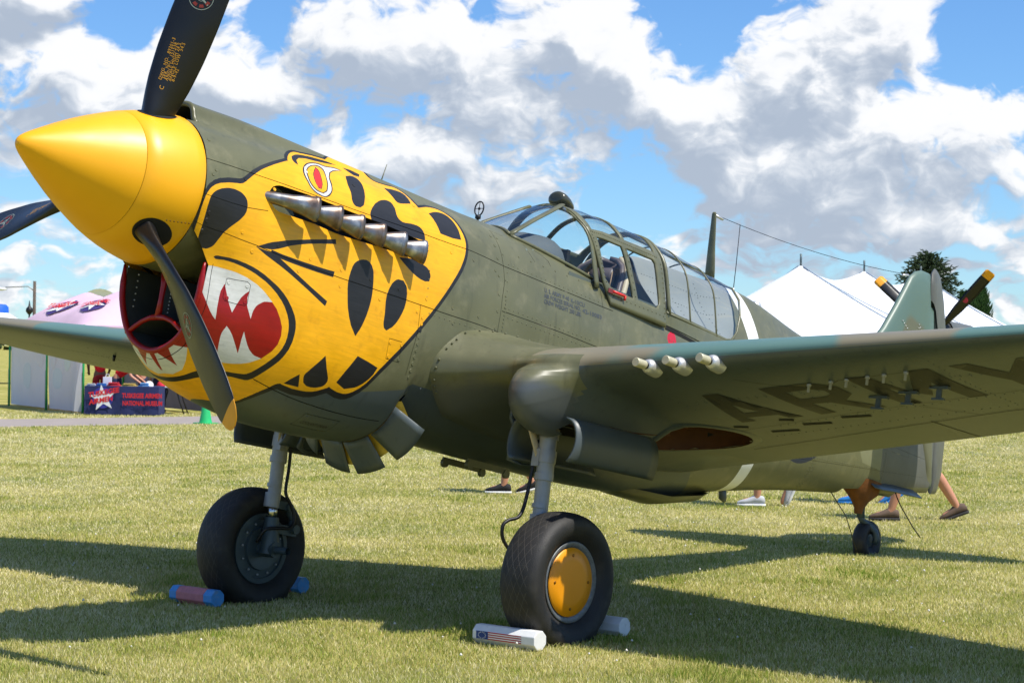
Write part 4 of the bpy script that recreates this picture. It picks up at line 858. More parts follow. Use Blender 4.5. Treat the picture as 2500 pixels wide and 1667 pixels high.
    under_line([(2.9, .5), (3.1, .68)], .0018, 'panel_seam', MT['liner'])
    for (y0, x0, y1) in ((1.62, .50, 1.70), (1.75, .60, 1.93), (1.98, .48, 2.06), (2.04, .56, 2.22), (2.35, .53, 2.53)):
        under_line([(y0, x0), (y1, x0+.02)], .022, 'ejector_slot', MT['dark'])
    if sg > 0:
        # bolts and clips of the bomb fittings under the outer panel
        for (gy, gx) in ((2.56, .19), (2.70, .185), (2.80, .18), (2.93, .175), (3.03, .172), (3.16, .168)):
            le, te = w_lin(gy)[:2]; s_, z_ = wing(np.array([gy]), np.array([gx]), np.array([-1.])); V, F = lathe([(-.045, .008), (-.012, .008), (-.012, .013), (.004, .013)], 10, 'z', P(s_[0], gy, z_[0]), True); obj('shackle_bolt', V, F, MT['alu'], w)
        for (gy, gx) in ((2.80, .36), (3.0, .345), (3.2, .33)):
            s_, z_ = wing(np.array([gy]), np.array([gx]), np.array([-1.])); b = MB(); b.box(P(s_[0], gy, z_[0]-.006), (.03, .11, .016)); b.box(P(s_[0], gy, z_[0]-.035), (.012, .03, .06)); b.box(P(s_[0]-.004, gy, z_[0]-.066), (.02, .07, .012)); b.build('sway_bracket', MT['grey'], w, False)
    else:
        for gy in (2.0, 2.15, 2.3, 3.2): 
            s_, z_ = wing(np.array([gy]), np.array([.17]), np.array([-1.])); V, F = lathe([(-.04, .009), (.004, .013)], 8, 'z', P(s_[0], -gy, z_[0]), True); obj('shackle_bolt', V, F, MT['hose'], w)
    # aileron tab horn
    b = MB(); s_, z_ = wing(np.array([3.35]), np.array([.9]), np.array([-1.])); b.box(P(s_[0], sg*3.35, z_[0]-.03), (.05, .02, .05)); b.build('aileron_horn', MT['grey'], w, False)
    # lettering under the wing, in (span, chord fraction)
    if sg > 0:
        LET = [[[(1.864, 0.193), (1.968, 0.1932), (2.165, 0.4758), (2.071, 0.47), (2.053, 0.4255), (1.836, 0.4197), (1.842, 0.4638), (1.741, 0.4645)], [(1.925, 0.2892), (1.987, 0.3778), (1.885, 0.3779)]], [[(2.241, 0.1881), (2.566, 0.1806), (2.681, 0.2316), (2.693, 0.3045), (2.593, 0.3595), (2.729, 0.4706), (2.623, 0.4722), (2.489, 0.3627), (2.374, 0.3585), (2.395, 0.4687), (2.287, 0.4741)], [(2.355, 0.2361), (2.518, 0.2319), (2.579, 0.252), (2.579, 0.2849), (2.532, 0.3065), (2.363, 0.3074)]], [[(2.798, 0.169), (2.919, 0.1738), (3.019, 0.3552), (3.182, 0.1606), (3.294, 0.1575), (3.358, 0.4716), (3.246, 0.4728), (3.198, 0.2796), (3.088, 0.4037), (2.921, 0.2896), (2.955, 0.4717), (2.85, 0.4703)]], [[(3.41, 0.153), (3.521, 0.148), (3.655, 0.262), (3.787, 0.14), (3.895, 0.137), (3.715, 0.335), (3.745, 0.47), (3.64, 0.47), (3.61, 0.335)]]]
        def wsurf(a, b_, off=0.):
            a = np.asarray(a); b_ = np.asarray(b_); le, te = w_lin(a)[:2]
            s_, z_ = wing_full(a, b_, -np.ones(len(a))); p = np.stack([-s_, a, z_-.0018], -1); nn = np.tile([0, 0, -1.], (len(a), 1)); return p, nn
        for poly in LET:
            holes = [('hole', h) for h in poly[1:]]
            r_ = skin(wsurf, poly[0], holes, .06)
            V = []; F = []; bb = 0
            for tg, (v, nn, f, c) in r_.items(): V.append(v); F.append(f+bb); bb += len(v)
            obj('wing_letter', np.concatenate(V), np.concatenate(F), MT['underletter'], w, True)

# ---- main landing gear
AX_S, AX_Z = 3.149, -1.672
def squash(V, floor=.0):
    Wd = to_world(V); R = np.array(_rot); k = Wd[:, 2] < floor+.05; d = np.clip(floor+.05-Wd[:, 2], 0, None)
    Wd[:, 2] = np.where(k, np.maximum(Wd[:, 2], floor)*.35+.65*(floor), Wd[:, 2]); Wd[:, 2] = np.maximum(Wd[:, 2], floor)
    return (Wd-np.array([0, 0, DATUM])) @ R
for sg in (1, -1):
    yw = 1.25
    # leg doors: half shells hanging open either side of the leg
    for sd, yh in ((1, 1.30), (-1, .985)):
        G = []
        for k in np.linspace(0, 1, 11):
            s = 2.945+.80*k; end = min(1, (1-abs(2*k-1))*7+.55); row = []
            for q in np.linspace(0, 1, 12):
                ph = q*2.35; r_ = .135; row.append(P(s+(.05*(q-.4)**2 if k > .5 else -.05*(q-.4)**2+.02), sg*(yh+sd*(r_*math.sin(ph)*.72-.02*q)), -.785+.03*k-r_*(1-math.cos(ph))*1.06))
            G.append(row)
        dr = MB().grid(G).build('gear_door', MT['grey'], AC); so = dr.modifiers.new('thick', 'SOLIDIFY'); so.thickness = .012; so.offset = 0
    # leg
    ys = 1.085
    b = MB(); b.tube([P(3.09, sg*ys, -.72), P(3.095, sg*ys, -.95), P(3.105, sg*ys, -1.10)], .05, 20); b.tube([P(3.10, sg*ys, -1.09), P(3.115, sg*ys, -1.36)], [.044, .043], 20)
    leg = b.build('gear_leg', MT['alu'], AC, ang=40)
    for zc, rr, hh in ((-.86, .056, .03), (-.99, .056, .035), (-1.105, .055, .02), (-1.365, .05, .045), (-1.27, .0465, .012)):
        V, F = lathe([(-hh, rr*.96), (-hh, rr), (hh, rr), (hh, rr*.96)], 20, 'z', P(3.10-.01*(zc+1.1), sg*ys, zc), True); autosmooth(obj('leg_collar', V, F, MT['alu'], leg), 30)
    V, F = tube([P(3.113, sg*ys, -1.37), P(3.125, sg*ys, -1.50)], .036, 18); obj('oleo_piston', V, F, MT['steel'], leg)
    b = MB(); b.tube([P(3.125, sg*ys, -1.47), P(3.14, sg*ys, -1.60), P(3.147, sg*ys, -1.70)], [.046, .055, .06], 16); b.tube([P(AX_S, sg*(ys+.10), AX_Z), P(AX_S, sg*(ys-.06), AX_Z)], .05, 16); b.tube([P(AX_S, sg*(ys-.05), AX_Z), P(AX_S, sg*(ys-.17), AX_Z)], .024, 14, False)
    axle = b.build('axle_fork', MT['wheelgrey'], leg, ang=40)
    b = MB(); b.box(P(3.19, sg*ys, -1.385), (.12, .05, .05)); b.tube([P(3.24, sg*(ys-.04), -1.39), P(3.24, sg*(ys+.04), -1.39)], .026, 12)
    b.tube([P(3.24, sg*ys, -1.39), P(3.30, sg*ys, -1.46), P(3.30, sg*ys, -1.50)], .018, 10); b.box(P(3.24, sg*ys, -1.535), (.2, .045, .06)); b.tube([P(3.31, sg*(ys-.05), -1.52), P(3.31, sg*(ys+.05), -1.52)], .03, 12); b.build('torque_link', MT['wheelgrey'], leg, ang=35)
    hp = [P(3.15, sg*(ys-.035), -.93), P(3.165, sg*(ys-.04), -1.15), P(3.165, sg*(ys-.045), -1.30), P(3.21, sg*(ys-.06), -1.37), P(3.25, sg*(ys-.07), -1.45), P(3.22, sg*(ys-.08), -1.52), P(3.12, sg*(ys-.08), -1.535), P(3.04, sg*(ys-.05), -1.56), P(3.03, sg*(ys+.0), -1.64)]
    if sg > 0: hp = [P(3.06, sg*(ys-.05), -.9), P(3.05, sg*(ys-.06), -1.2), P(3.0, sg*(ys-.05), -1.34), P(2.93, sg*(ys-.07), -1.38), P(2.90, sg*(ys-.08), -1.42), P(2.93, sg*(ys-.08), -1.5), P(3.03, sg*(ys-.03), -1.6)]
    # smooth the hose by Catmull-Rom
    H = [np.array(h) for h in hp]; H2 = []
    for i in range(len(H)-1):
        p0, p1, p2, p3 = H[max(i-1, 0)], H[i], H[i+1], H[min(i+2, len(H)-1)]
        for t in np.linspace(0, 1, 6)[:-1]: H2.append(.5*((2*p1)+(-p0+p2)*t+(2*p0-5*p1+4*p2-p3)*t*t+(-p0+3*p1-3*p2+p3)*t**3))
    H2.append(H[-1]); MB().tube(H2, .0105, 8).build('brake_hose', MT['hose'], leg)
    # side strut and actuating rod in the leg bay
    b = MB(); b.tube([P(2.98, sg*(ys-.10), -.74), P(3.07, sg*(ys-.03), -1.0)], .017, 8, True, (1.6, .7)); b.tube([P(3.16, sg*(ys-.02), -.72), P(3.09, sg*(ys-.03), -1.02)], .011, 8); b.build('drag_strut', MT['cream'], leg)
    b = MB(); b.box(P(3.06, sg*(ys-.035), -1.0), (.035, .05, .1)); b.build('uplock_bracket', MT['alu'], leg, False)
    # curved edge of the inner door frame
    hp = [P(2.99, sg*.86, -.72), P(3.0, sg*.85, -.79), P(3.04, sg*.87, -.86), P(3.03, sg*.85, -.97), P(3.02, sg*.86, -1.03), P(3.10, sg*.88, -1.05), P(3.25, sg*.88, -1.02), P(3.3, sg*.87, -.75)]
    G = [hp, [tuple(np.array(p)+np.array([-.03, 0, .015])) for p in hp]]; dd = MB().grid(G).build('inner_gear_door', MT['grey'], AC); so = dd.modifiers.new('thick', 'SOLIDIFY'); so.thickness = .02
    # wheel: tyre, rim, cover
    NT = 72; prof = [(-.062, .205), (-.085, .225), (-.118, .262), (-.133, .30), (-.132, .332), (-.118, .358), (-.092, .373), (-.06, .381), (-.03, .3845), (0, .3855), (.03, .3845), (.06, .381), (.092, .373), (.118, .358), (.132, .332), (.133, .30), (.118, .262), (.085, .225), (.062, .205)]
    V, F = lathe([(a, r) for a, r in prof], NT, 'y', P(AX_S, sg*yw, AX_Z)); V = squash(np.array(V))
    wh = obj('main_wheel', *lathe([(-.075, .05), (-.075, .20), (-.07, .212), (.07, .212), (.075, .20), (.075, .05)], 48, 'y', P(AX_S, sg*yw, AX_Z)), MT['wheelgrey'], AC); autosmooth(wh, 35)
    ty = obj('tyre', V, F, MT['tyre'], wh); ty.location = (0, 0, 0)
    me = ty.data; uv = me.uv_layers.new(name='uv'); kk = len(prof)
    vi = np.zeros(len(me.loops), dtype=np.int32); me.loops.foreach_get('vertex_index', vi)
    pi = np.repeat(np.arange(len(me.polygons)), 4)
    jj = vi % NT; jf = pi % NT; uu = np.where((jj == 0) & (jf == NT-1), NT, jj)/NT; vv = np.array([a for a, r in prof])[vi//NT]/.133
    uv.data.foreach_set('uv', np.stack([uu, vv], 1).astype(np.float32).ravel())
    yo = sg*yw+sg*.078
    V, F = lathe([(0, .19), (.02*sg, .222), (.014*sg, .228), (0, .215)], 48, 'y', P(AX_S, yo, AX_Z)); obj('rim', V, F, MT['rimgrey'], wh)
    V, F = lathe([(.021*sg, .0005), (.020*sg, .12), (.016*sg, .188), (.008*sg, .192)], 48, 'y', P(AX_S, yo, AX_Z)); o = obj('hub_cover', V, F if sg < 0 else [f[::-1] for f in F], MT['hubyellow'], wh)
    for q in range(4):
        a = q*math.pi/2+1.45; V, F = lathe([(.017*sg, .0085), (.0215*sg, .0085), (.0215*sg, .0005)], 10, 'y', P(AX_S-.148*math.cos(a), yo, AX_Z+.148*math.sin(a))); obj('cover_screw', V, F, mat('screw_dull', (150, 96, 10), .5, .4), wh)
    # inner face: brake drum
    yi = sg*yw-sg*.076
    V, F = lathe([(-.012*sg, .0005), (-.03*sg, .10), (-.03*sg, .135), (-.012*sg, .14), (-.008*sg, .185), (-.02*sg, .19), (-.018*sg, .222), (.0, .225)], 40, 'y', P(AX_S, yi, AX_Z)); autosmooth(obj('brake_drum', V, F, MT['wheelgrey'], wh), 30)
    b = MB()
    for q in range(12):
        a = q*math.pi/6; V, F = lathe([(-.014*sg, .007), (-.022*sg, .007), (-.022*sg, .0005)], 8, 'y', P(AX_S-.165*math.cos(a), yi, AX_Z+.165*math.sin(a))); b.add(V, F)
    tag(b.build('drum_bolts', MT['alu'], wh), kind='stuff')

# ---- tail wheel
b = MB(); b.tube([P(8.50, 0, -.40), P(8.515, 0, -.60)], [.03, .032], 14); b.tube([P(8.515, 0, -.585), P(8.55, -.005, -.615), P(8.60, .03, -.64), P(8.64, .075, -.69), P(8.66, .085, -.75), P(8.66, .07, -.79)], [.03, .026, .026, .026, .03, .024], 12); tl = b.build('tail_wheel_fork', MT['wheelgrey'], AC)
b = MB(); V, F = lathe([(-.03, .05), (-.05, .08), (-.06, .11), (-.052, .14), (-.03, .155), (0, .16), (.03, .155), (.052, .14), (.06, .11), (.05, .08), (.03, .05), (-.03, .05)], 32, 'y', P(8.652, 0, -.762)); V = squash(np.array(V)); b.add(V, F); tw = b.build('tail_wheel', MT['rubber'], AC)
V, F = lathe([(.034, .001), (.036, .03), (.03, .055)], 20, 'y', P(8.652, 0, -.762)); obj('tail_wheel_hub', V, F, MT['wheelgrey'], tw)
G = []
for z, a in ((-.30, .20), (-.40, .17), (-.47, .10), (-.53, .055), (-.575, .045)):
    G.append([P(8.47+(a*1.25 if z > -.45 else a)*math.cos(t)*(1+.06*math.sin(5*t+z*40)), .6*a*math.sin(t)*(1+.05*math.cos(7*t)), z) for t in np.linspace(0, 2*math.pi, 29)[:-1]])
MB().grid(G, close_v=True).build('canvas_boot', MT['canvas'], AC)
for sg in (1, -1):
    G = [[P(s, sg*(yy_+.0), z_) for yy_, z_ in ((.055, zb), (.115, zb-.035), (.155, zb-.085+.02))] for s, zb in ((8.42, -.30), (8.55, -.30), (8.75, -.285), (9.0, -.275), (9.2, -.265))]
    dd = MB().grid(G).build('tail_wheel_door', MT['grey'], AC); so = dd.modifiers.new('thick', 'SOLIDIFY'); so.thickness = .008
MB().tube([P(8.98, .02, -.30), P(9.02, .03, -.36), P(9.10, .03, -.42), P(9.3, .05, -.56), P(9.43, .06, -.63)], .005, 6).build('static_wire', MT['hose'], AC)
MB().tube([P(7.95, .03, -.47), P(8.2, .05, -.63), P(8.42, .05, -.87)], .004, 6).build('ground_lead', MT['hose'], AC)
b = MB(); b.tube([P(6.42, .05, -.68), P(6.44, .05, -.76), P(6.47, .05, -.78)], [.03, .03, .015], 12); b.build('drain_mast', MT['grey'], AC)
# belly rack lugs
b = MB(); b.box(P(3.75, .10, -.985), (.40, .012, .04)); b.box(P(3.75, -.10, -.985), (.40, .012, .04))
for s in (3.57, 3.93):
    for y in (.10, -.10): b.tube([P(s, y-.012, -1.0), P(s, y+.012, -1.0)], .028, 12)
b.build('belly_rack', MT['olive'], AC, ang=40)
b = MB(); G = [[P(s, .2*math.sin(t)*k, zz0-.07*k*math.cos(t)) for t in np.linspace(-1.5, 1.5, 9)] for s, k, zz0 in ((4.9, .01, -.90), (5.2, .8, -.88), (5.6, 1, -.87), (6.0, .9, -.80), (6.3, .2, -.73))]
b.grid(G).build('belly_fairing', MT['olive'], AC)

# ---- canopy
CS = np.array([3.9, 4.25, 4.8, 5.3, 5.7, 6.0, 6.2]); CZ = np.array([.770, .818, .824, .812, .785, .766, .758]); CK = np.array([1., 1., 1., .90, .79, .70, .64])
def can(s, u):
    """canopy outline: u 0 top .. 5 sill -> y,z"""
    s = np.asarray(s, float); u_ = np.asarray(u, float); sg = np.where(u_ < 0, -1, 1); u_ = np.abs(u_); zt = np.interp(s, CS, CZ); k = np.interp(s, CS, CK)
    yv = np.stack([0*s, .155+0*s, .262+0*s, .352+0*s, .408+0*s, .452+0*s], -1)*k[..., None]
    zv = np.stack([zt, zt-.030, zt-.098, .61-(0.824-zt)*.6, .405-(0.824-zt)*.2, .18+0*s], -1)
    i = np.clip(u_.astype(int), 0, 4); f = u_-i; r = np.arange(len(s)); E_y = np.concatenate([-yv[:, 1:2], yv, 2*yv[:, 5:]-yv[:, 4:5]], 1); E_z = np.concatenate([zv[:, 1:2], zv, 2*zv[:, 5:]-zv[:, 4:5]], 1)
    def cr(E):
        p0, p1, p2, p3 = E[r, i], E[r, i+1], E[r, i+2], E[r, i+3]
        return .5*((2*p1)+(-p0+p2)*f+(2*p0-5*p1+4*p2-p3)*f*f+(-p0+3*p1-3*p2+p3)*f**3)
    return cr(E_y)*sg, cr(E_z)
CU = .12
def can3(a, b, off=0.):
    u_ = np.asarray(b)/CU; e = 1e-3; y, z = can(a, u_); p = np.stack([-np.asarray(a), y, z], -1)
    y1, z1 = can(a, u_+e); y0, z0 = can(a, np.maximum(u_-e, -1)); ya, za = can(np.asarray(a)+e, u_); yb, zb = can(np.asarray(a)-e, u_)
    n = np.cross(np.stack([0*y, y1-y0, z1-z0], -1), np.stack([-2*e+0*y, ya-yb, za-zb], -1)); n /= np.linalg.norm(n, axis=1, keepdims=True)+1e-12
    return p+n*off, n
cs = lambda poly: [(a, b*CU) for a, b in poly]
zu = lambda z: 3+(.61-z)/.21
w1 = [(4.175, zu(.60)), (4.448, zu(.60)), (4.548, zu(.278)), (4.318, zu(.28)), (4.238, zu(.335))]
w2 = [(4.498, zu(.60)), (4.80, zu(.598)), (4.826, zu(.577)), (4.853, zu(.308)), (4.812, zu(.275)), (4.598, zu(.28))]
tops = [[(4.10, -.5), (4.46, -.5), (4.475, 2.65), (4.145, 2.72)], [(4.50, -.5), (4.90, -.5), (4.89, 1.5), (4.86, 2.6), (4.51, 2.65)]]
rr_ = skin(can3, cs([(4.06, 0), (4.075, 2), (4.10, 2.9), (4.22, 4.45), (4.30, 5.02), (4.935, 5.05), (4.925, 3), (4.935, 0)]), [('glass', cs(w1)), ('glass', cs(w2)), ('glass', cs(tops[0])), ('glass', cs(tops[1]))], .025)
o = merge_pieces({'base': rr_['base']}, lambda c: c[:, 0] > 0, {}, 'canopy_frame', AC)
for o in [x for x in AC.children if x.name.startswith('canopy_frame')]:
    so = o.modifiers.new('thick', 'SOLIDIFY'); so.thickness = .014; so.offset = 0
merge_pieces({'glass': rr_['glass']}, lambda c: c[:, 0] > 0, {}, 'canopy_pane', AC)
# rails and rivet rows on the sliding hood
b = MB()
for (s0_, u0_, s1_, u1_, n_) in ((4.12, 2.86, 4.86, 2.86, 34), (4.28, 4.75, 4.9, 4.75, 14), (4.9, 3.1, 4.92, 4.8, 12), (4.13, 3.0, 4.25, 4.4, 12), (4.49, 3.1, 4.57, 4.5, 8)):
    for k in np.linspace(0, 1, n_):
        p, n = can3(np.array([s0_+(s1_-s0_)*k]), np.array([(u0_+(u1_-u0_)*k)*CU]), .007); p, n = p[0], n[0]
        for sg in (1, -1):
            V, F = tube([p, p+n*.003], .0045, 6)
            if sg < 0: V, F = mirror_y(V, F)
            b.add(V, F)
tag(b.build('canopy_rivets', MT['olive'], AC), kind='stuff')
b = MB(); b.tube([P(4.30, .4625, .262), P(4.42, .4625, .262)], .010, 8); b.box(P(4.43, .461, .25), (.012, .012, .03)); b.build('canopy_handle', MT['scarlet'], AC)
b = MB(); b.box(P(4.275, .4585, .262), (.05, .004, .028)); b.build('canopy_placard', mat('placard_red', (120, 46, 50), .5), AC, False)
# rear quarter glazing
rg = [(4.955, 0), (6.13, 0), (6.12, 1.2), (6.10, 2.4), (6.06, 3.4), (6.0, 4.1), (5.92, 4.45), (5.8, 4.56), (5.3, 4.58), (4.955, 4.58)]
rr_ = skin(can3, cs(rg), [], .03)
merge_pieces({'glass': rr_['base']}, lambda c: c[:, 0] > 0, {}, 'rear_window', AC)
for sg in (1, -1):
    for s0_, w_ in ((5.25, .012), (5.64, .012), (4.955, .03)):
        us = np.linspace(0, 4.6, 18); y, z = can(np.full(18, s0_), us); MB().tube([P(s0_+.028*(uu/4.6)**2, sg*a, c) for a, c, uu in zip(y, z, us)], w_/2, 6).build('window_rib', MT['olive'], AC)
    q = [(a, b_) for a, b_ in rg[1:]]; pts = [can(np.array([a]), np.array([b_])) for a, b_ in q]
    MB().tube([P(a, sg*p[0][0], p[1][0]) for (a, b_), p in zip(q, pts)], .009, 6).build('window_surround', MT['olive'], AC)
MB().tube([P(s, 0, float(np.interp(s, CS, CZ))+.004) for s in np.linspace(4.95, 6.14, 16)], .012, 6).build('canopy_spine', MT['olive'], AC)
# sill strips under the rear glass and the slot of the canopy track
for sg in (1, -1):
    G = []
    for s in np.linspace(4.95, 6.12, 20):
        y0, z0 = can(np.array([s]), np.array([4.5])); yb, zb = fus(np.array([s]), np.array([4.05])); G.append([P(s, sg*(y0[0]+.004), z0[0]), P(s, sg*(yb[0]+.006), zb[0])])
    MB().grid(G).build('sill_panel', MT['olive'], AC)
    G = []
    for s in np.linspace(4.95, 5.55, 8):
        yb, zb = fus(np.array([s]), np.array([4.15])); G.append([P(s, sg*(yb[0]+.009), zb[0]+.012-.03*(s-4.95)), P(s, sg*(yb[0]+.009), zb[0]-.012-.03*(s-4.95))])
    MB().grid(G).build('canopy_track', MT['dark'], AC)

# windscreen
strut = [np.array([3.455, .25, .425]), np.array([3.72, .212, .592]), np.array([3.95, .165, .722]), np.array([4.055, .135, .782])]
def lerp_path(Pth, t):
    Pth = [np.array(p) for p in Pth]; L = np.cumsum([0]+[np.linalg.norm(b-a) for a, b in zip(Pth[:-1], Pth[1:])]); t = t*L[-1]; i = min(np.searchsorted(L, t, side='right')-1, len(Pth)-2); return Pth[i]+(Pth[i+1]-Pth[i])*(t-L[i])/(L[i+1]-L[i])
bow = []
for u_ in np.linspace(0, 4.6, 24):
    s = 4.055+.10*(u_/4.6)**1.3; y, z = can(np.array([max(s, 4.06)]), np.array([u_])); bow.append(np.array([s, y[0]*.985, z[0]-.012]))
G = []
for t in np.linspace(0, 1, 10):
    a = lerp_path(strut, t); row = []
    for v in np.linspace(-1, 1, 13):
        bulge = (1-v*v)*(.075*(1-t)+.02); row.append(P(a[0]+(1-v*v)*(.075*(1-t)+.03), a[1]*v, a[2]+bulge))
    G.append(row)
ws = MB().grid(G).build('windscreen_pane', MT['glass'], AC)
for sg in (1, -1):
    G = []
    for s in np.concatenate([np.linspace(3.47, 4.055, 14), np.linspace(4.07, 4.148, 4)]):
        tl_ = 2.42+(3.42-2.42)*((s-3.455)/.70)**.8; yl, zl = fus(np.array([s]), np.array([tl_])); lo = np.array([yl[0], zl[0]])
        if s <= 4.056:
            xs = [q[0] for q in strut]; hi = np.array([np.interp(s, xs, [q[1] for q in strut]), np.interp(s, xs, [q[2] for q in strut])])
        else:
            xs = [q[0] for q in bow]; hi = np.array([np.interp(s, xs, [q[1] for q in bow]), np.interp(s, xs, [q[2] for q in bow])])
        row = []
        for w_ in np.linspace(0, 1, 9):
            q = lo*(1-w_)+hi*w_; bl = 4*w_*(1-w_)*.16*max(0, min(1, (hi[1]-lo[1])/.5)); row.append(P(s, sg*(q[0]+bl*.45), q[1]+bl*.3))
        G.append(row)
    MB().grid(G).build('windscreen_side_pane', MT['glass'], AC)
    MB().tube([P(p[0], sg*p[1], p[2]) for p in [lerp_path(strut, t) for t in np.linspace(0, 1, 10)]], .017, 8, True, (1.5, .6)).build('windscreen_strut', MT['olive'], AC)
    MB().tube([P(p[0]+.012, sg*p[1], p[2]) for p in bow], .021, 8, True, (1.5, .5)).build('windscreen_bow', MT['olive'], AC)
    sill = []
    for s in np.linspace(3.455, 4.16, 14):
        tl_ = 2.42+(3.42-2.42)*((s-3.455)/.70)**.8 if s > 3.455 else 2.42; yl, zl = fus(np.array([s]), np.array([tl_])); sill.append(P(s, sg*(yl[0]+.004), zl[0]+.004))
    MB().tube(sill, .012, 6).build('windscreen_sill', MT['olive'], AC)
# front base frame
MB().tube([P(3.455+.075*(1-v*v), .25*v, .428+.075*(1-v*v)) for v in np.linspace(-1, 1, 13)], .012, 6).build('windscreen_base', MT['olive'], AC)
# mirror on top of the bow
G = []
for d, k in ((0, .001), (.0, .6), (.004, .9), (.015, 1.15), (.05, 1.22), (.10, 1.05), (.15, .72), (.185, .35), (.195, .05)):
    G.append([P(4.14+d, .060*k*math.cos(t), .862-.14*d+.042*k*math.sin(t)) for t in np.linspace(0, 2*math.pi, 21)[:-1]])
mr_ = MB().grid(G, close_v=True).build('mirror_housing', mat('mirror_olive_gloss', (66, 68, 56), .25), AC)
MB().tube([P(4.20, 0, .80), P(4.20, 0, .85)], .022, 8).build('mirror_post', MT['olive'], mr_)
# ring sight
cz = .59
V = []; ringp = [P(3.425, .036*math.cos(t), cz+.045*math.sin(t)) for t in np.linspace(0, 2*math.pi, 29)]
b = MB(); b.tube(ringp, .0048, 6, False)
for (y0, z0, y1, z1) in ((-.036, cz, .036, cz), (0, cz-.045, 0, cz+.045)): b.tube([P(3.425, y0, z0), P(3.425, y1, z1)], .0022, 5)
V2, F2 = lathe([(-.003, .0001), (-.003, .009), (.003, .009), (.003, .0001)], 12, 'x', P(3.425, 0, cz)); b.add(V2, F2)
b.tube([P(3.425, 0, .49), P(3.425, 0, cz-.045)], [.009, .007], 8); b.box(P(3.425, 0, .535), (.02, .03, .022)); b.build('ring_sight', MT['black'], AC)
b = MB(); b.tube([P(2.62, -.10, .49), P(2.66, -.10, .66)], [.006, .002], 6); b.build('bead_sight', MT['olive'], AC)
# cockpit: coaming, panel, seat, headrest, stick
G = [[P(s, k*math.sin(t), z0+h*math.cos(t)) for t in np.linspace(-1.45, 1.45, 13)] for s, k, z0, h in ((3.62, .28, .36, .12), (3.80, .30, .38, .16), (3.95, .31, .36, .20), (4.02, .29, .30, .20))]
MB().grid(G).build('instrument_hood', mat('hood_dull_grey', (84, 90, 92), .7), AC)
MB().box(P(4.02, 0, .30), (.03, .56, .34)).build('instrument_panel', MT['dark'], AC, False)
b = MB(); G = []
for z, k, s_ in ((-.15, .27, 4.40), (.05, .29, 4.46), (.2, .30, 4.53), (.34, .29, 4.60), (.46, .25, 4.67), (.55, .19, 4.72), (.605, .11, 4.75), (.62, .04, 4.757)):
    G.append([P(s_+.17*(1-abs(v)**2.0), k*v, z) for v in np.linspace(-1, 1, 17)])
b.grid(G); so_ = b.build('seat_armour', MT['seat'], AC); m_ = so_.modifiers.new('t', 'SOLIDIFY'); m_.thickness = .03
b = MB(); ed = [(4.40, .27, -.15), (4.46, .29, .05), (4.53, .30, .2), (4.60, .29, .34), (4.67, .25, .46), (4.72, .19, .55), (4.75, .11, .605)]
for v in (-1, 1): b.tube([P(s_+.03, v*y_, z_) for s_, y_, z_ in ed], .02, 6)
b.build('seat_piping', MT['cream'], AC)
V, F = lathe([(-.1, .001), (-.1, .06), (-.085, .075), (.085, .075), (.1, .06), (.1, .001)], 18, 'y', P(4.78, 0, .47)); obj('headrest', V, F, MT['seat'], AC)
b = MB(); b.tube([P(4.35, .05, -.2), P(4.38, .05, .2), P(4.36, .05, .33)], [.016, .014, .02], 8); b.build('control_stick', MT['black'], AC)
b = MB(); b.tube([P(4.74, .10, .50), P(4.70, .12, .3), P(4.62, .14, .05)], .016, 6, True, (1.4, .3)); b.tube([P(4.74, -.10, .50), P(4.70, -.12, .3), P(4.62, -.14, .05)], .016, 6, True, (1.4, .3)); b.build('harness_strap', mat('harness_webbing', (150, 126, 100), .9), AC)
G = [[P(s, y, z) for s in (3.9, 4.97)] for y, z in ((-.40, .30), (-.42, 0), (-.38, -.35), (.38, -.35), (.42, 0), (.40, .30))]
MB().grid(G).build('cockpit_tub', MT['interior'], AC, False)
V = [P(4.975, y, z) for y, z in ((-.40, .25), (-.27, .36), (-.12, .52), (0, .70), (.12, .52), (.27, .36), (.40, .25), (.38, -.35), (-.38, -.35))]; obj('rear_bulkhead', V, [tuple(range(9))], MT['decksilver'], AC, False)
for sg in (1, -1):   # rear deck fittings behind the seat
    V, F = lathe([(0, .045), (.012*sg, .042), (.014*sg, .001)], 18, 'y', P(5.11, sg*.285, .345)); obj('filler_cap', V, F, MT['black'], AC)
    b = MB(); b.box(P(5.22, sg*.262, .31), (.04, .02, .03)); b.box(P(5.22, sg*.275, .295), (.015, .02, .05)); b.build('deck_latch', MT['letterblack'], AC, False)
    b = MB()
    for s0_ in (5.32, 5.72):
        for t_ in np.arange(1.2, 3.3, .16):
            p, n = fus3(np.array([s0_+.06*(t_-1.2)]), np.array([t_*TS]), .001); V, F = tube([p[0], p[0]+n[0]*.003], .004, 5)
            if sg < 0: V, F = mirror_y(V, F)
            b.add(V, F)
    for t_ in (1.6, 2.3):
        for s0_ in np.arange(5.05, 6.0, .035):
            p, n = fus3(np.array([s0_]), np.array([t_*TS]), .001); V, F = tube([p[0], p[0]+n[0]*.003], .0035, 5)
            if sg < 0: V, F = mirror_y(V, F)
            b.add(V, F)
    tag(b.build('deck_rivets', MT['decksilver'], AC), kind='stuff')

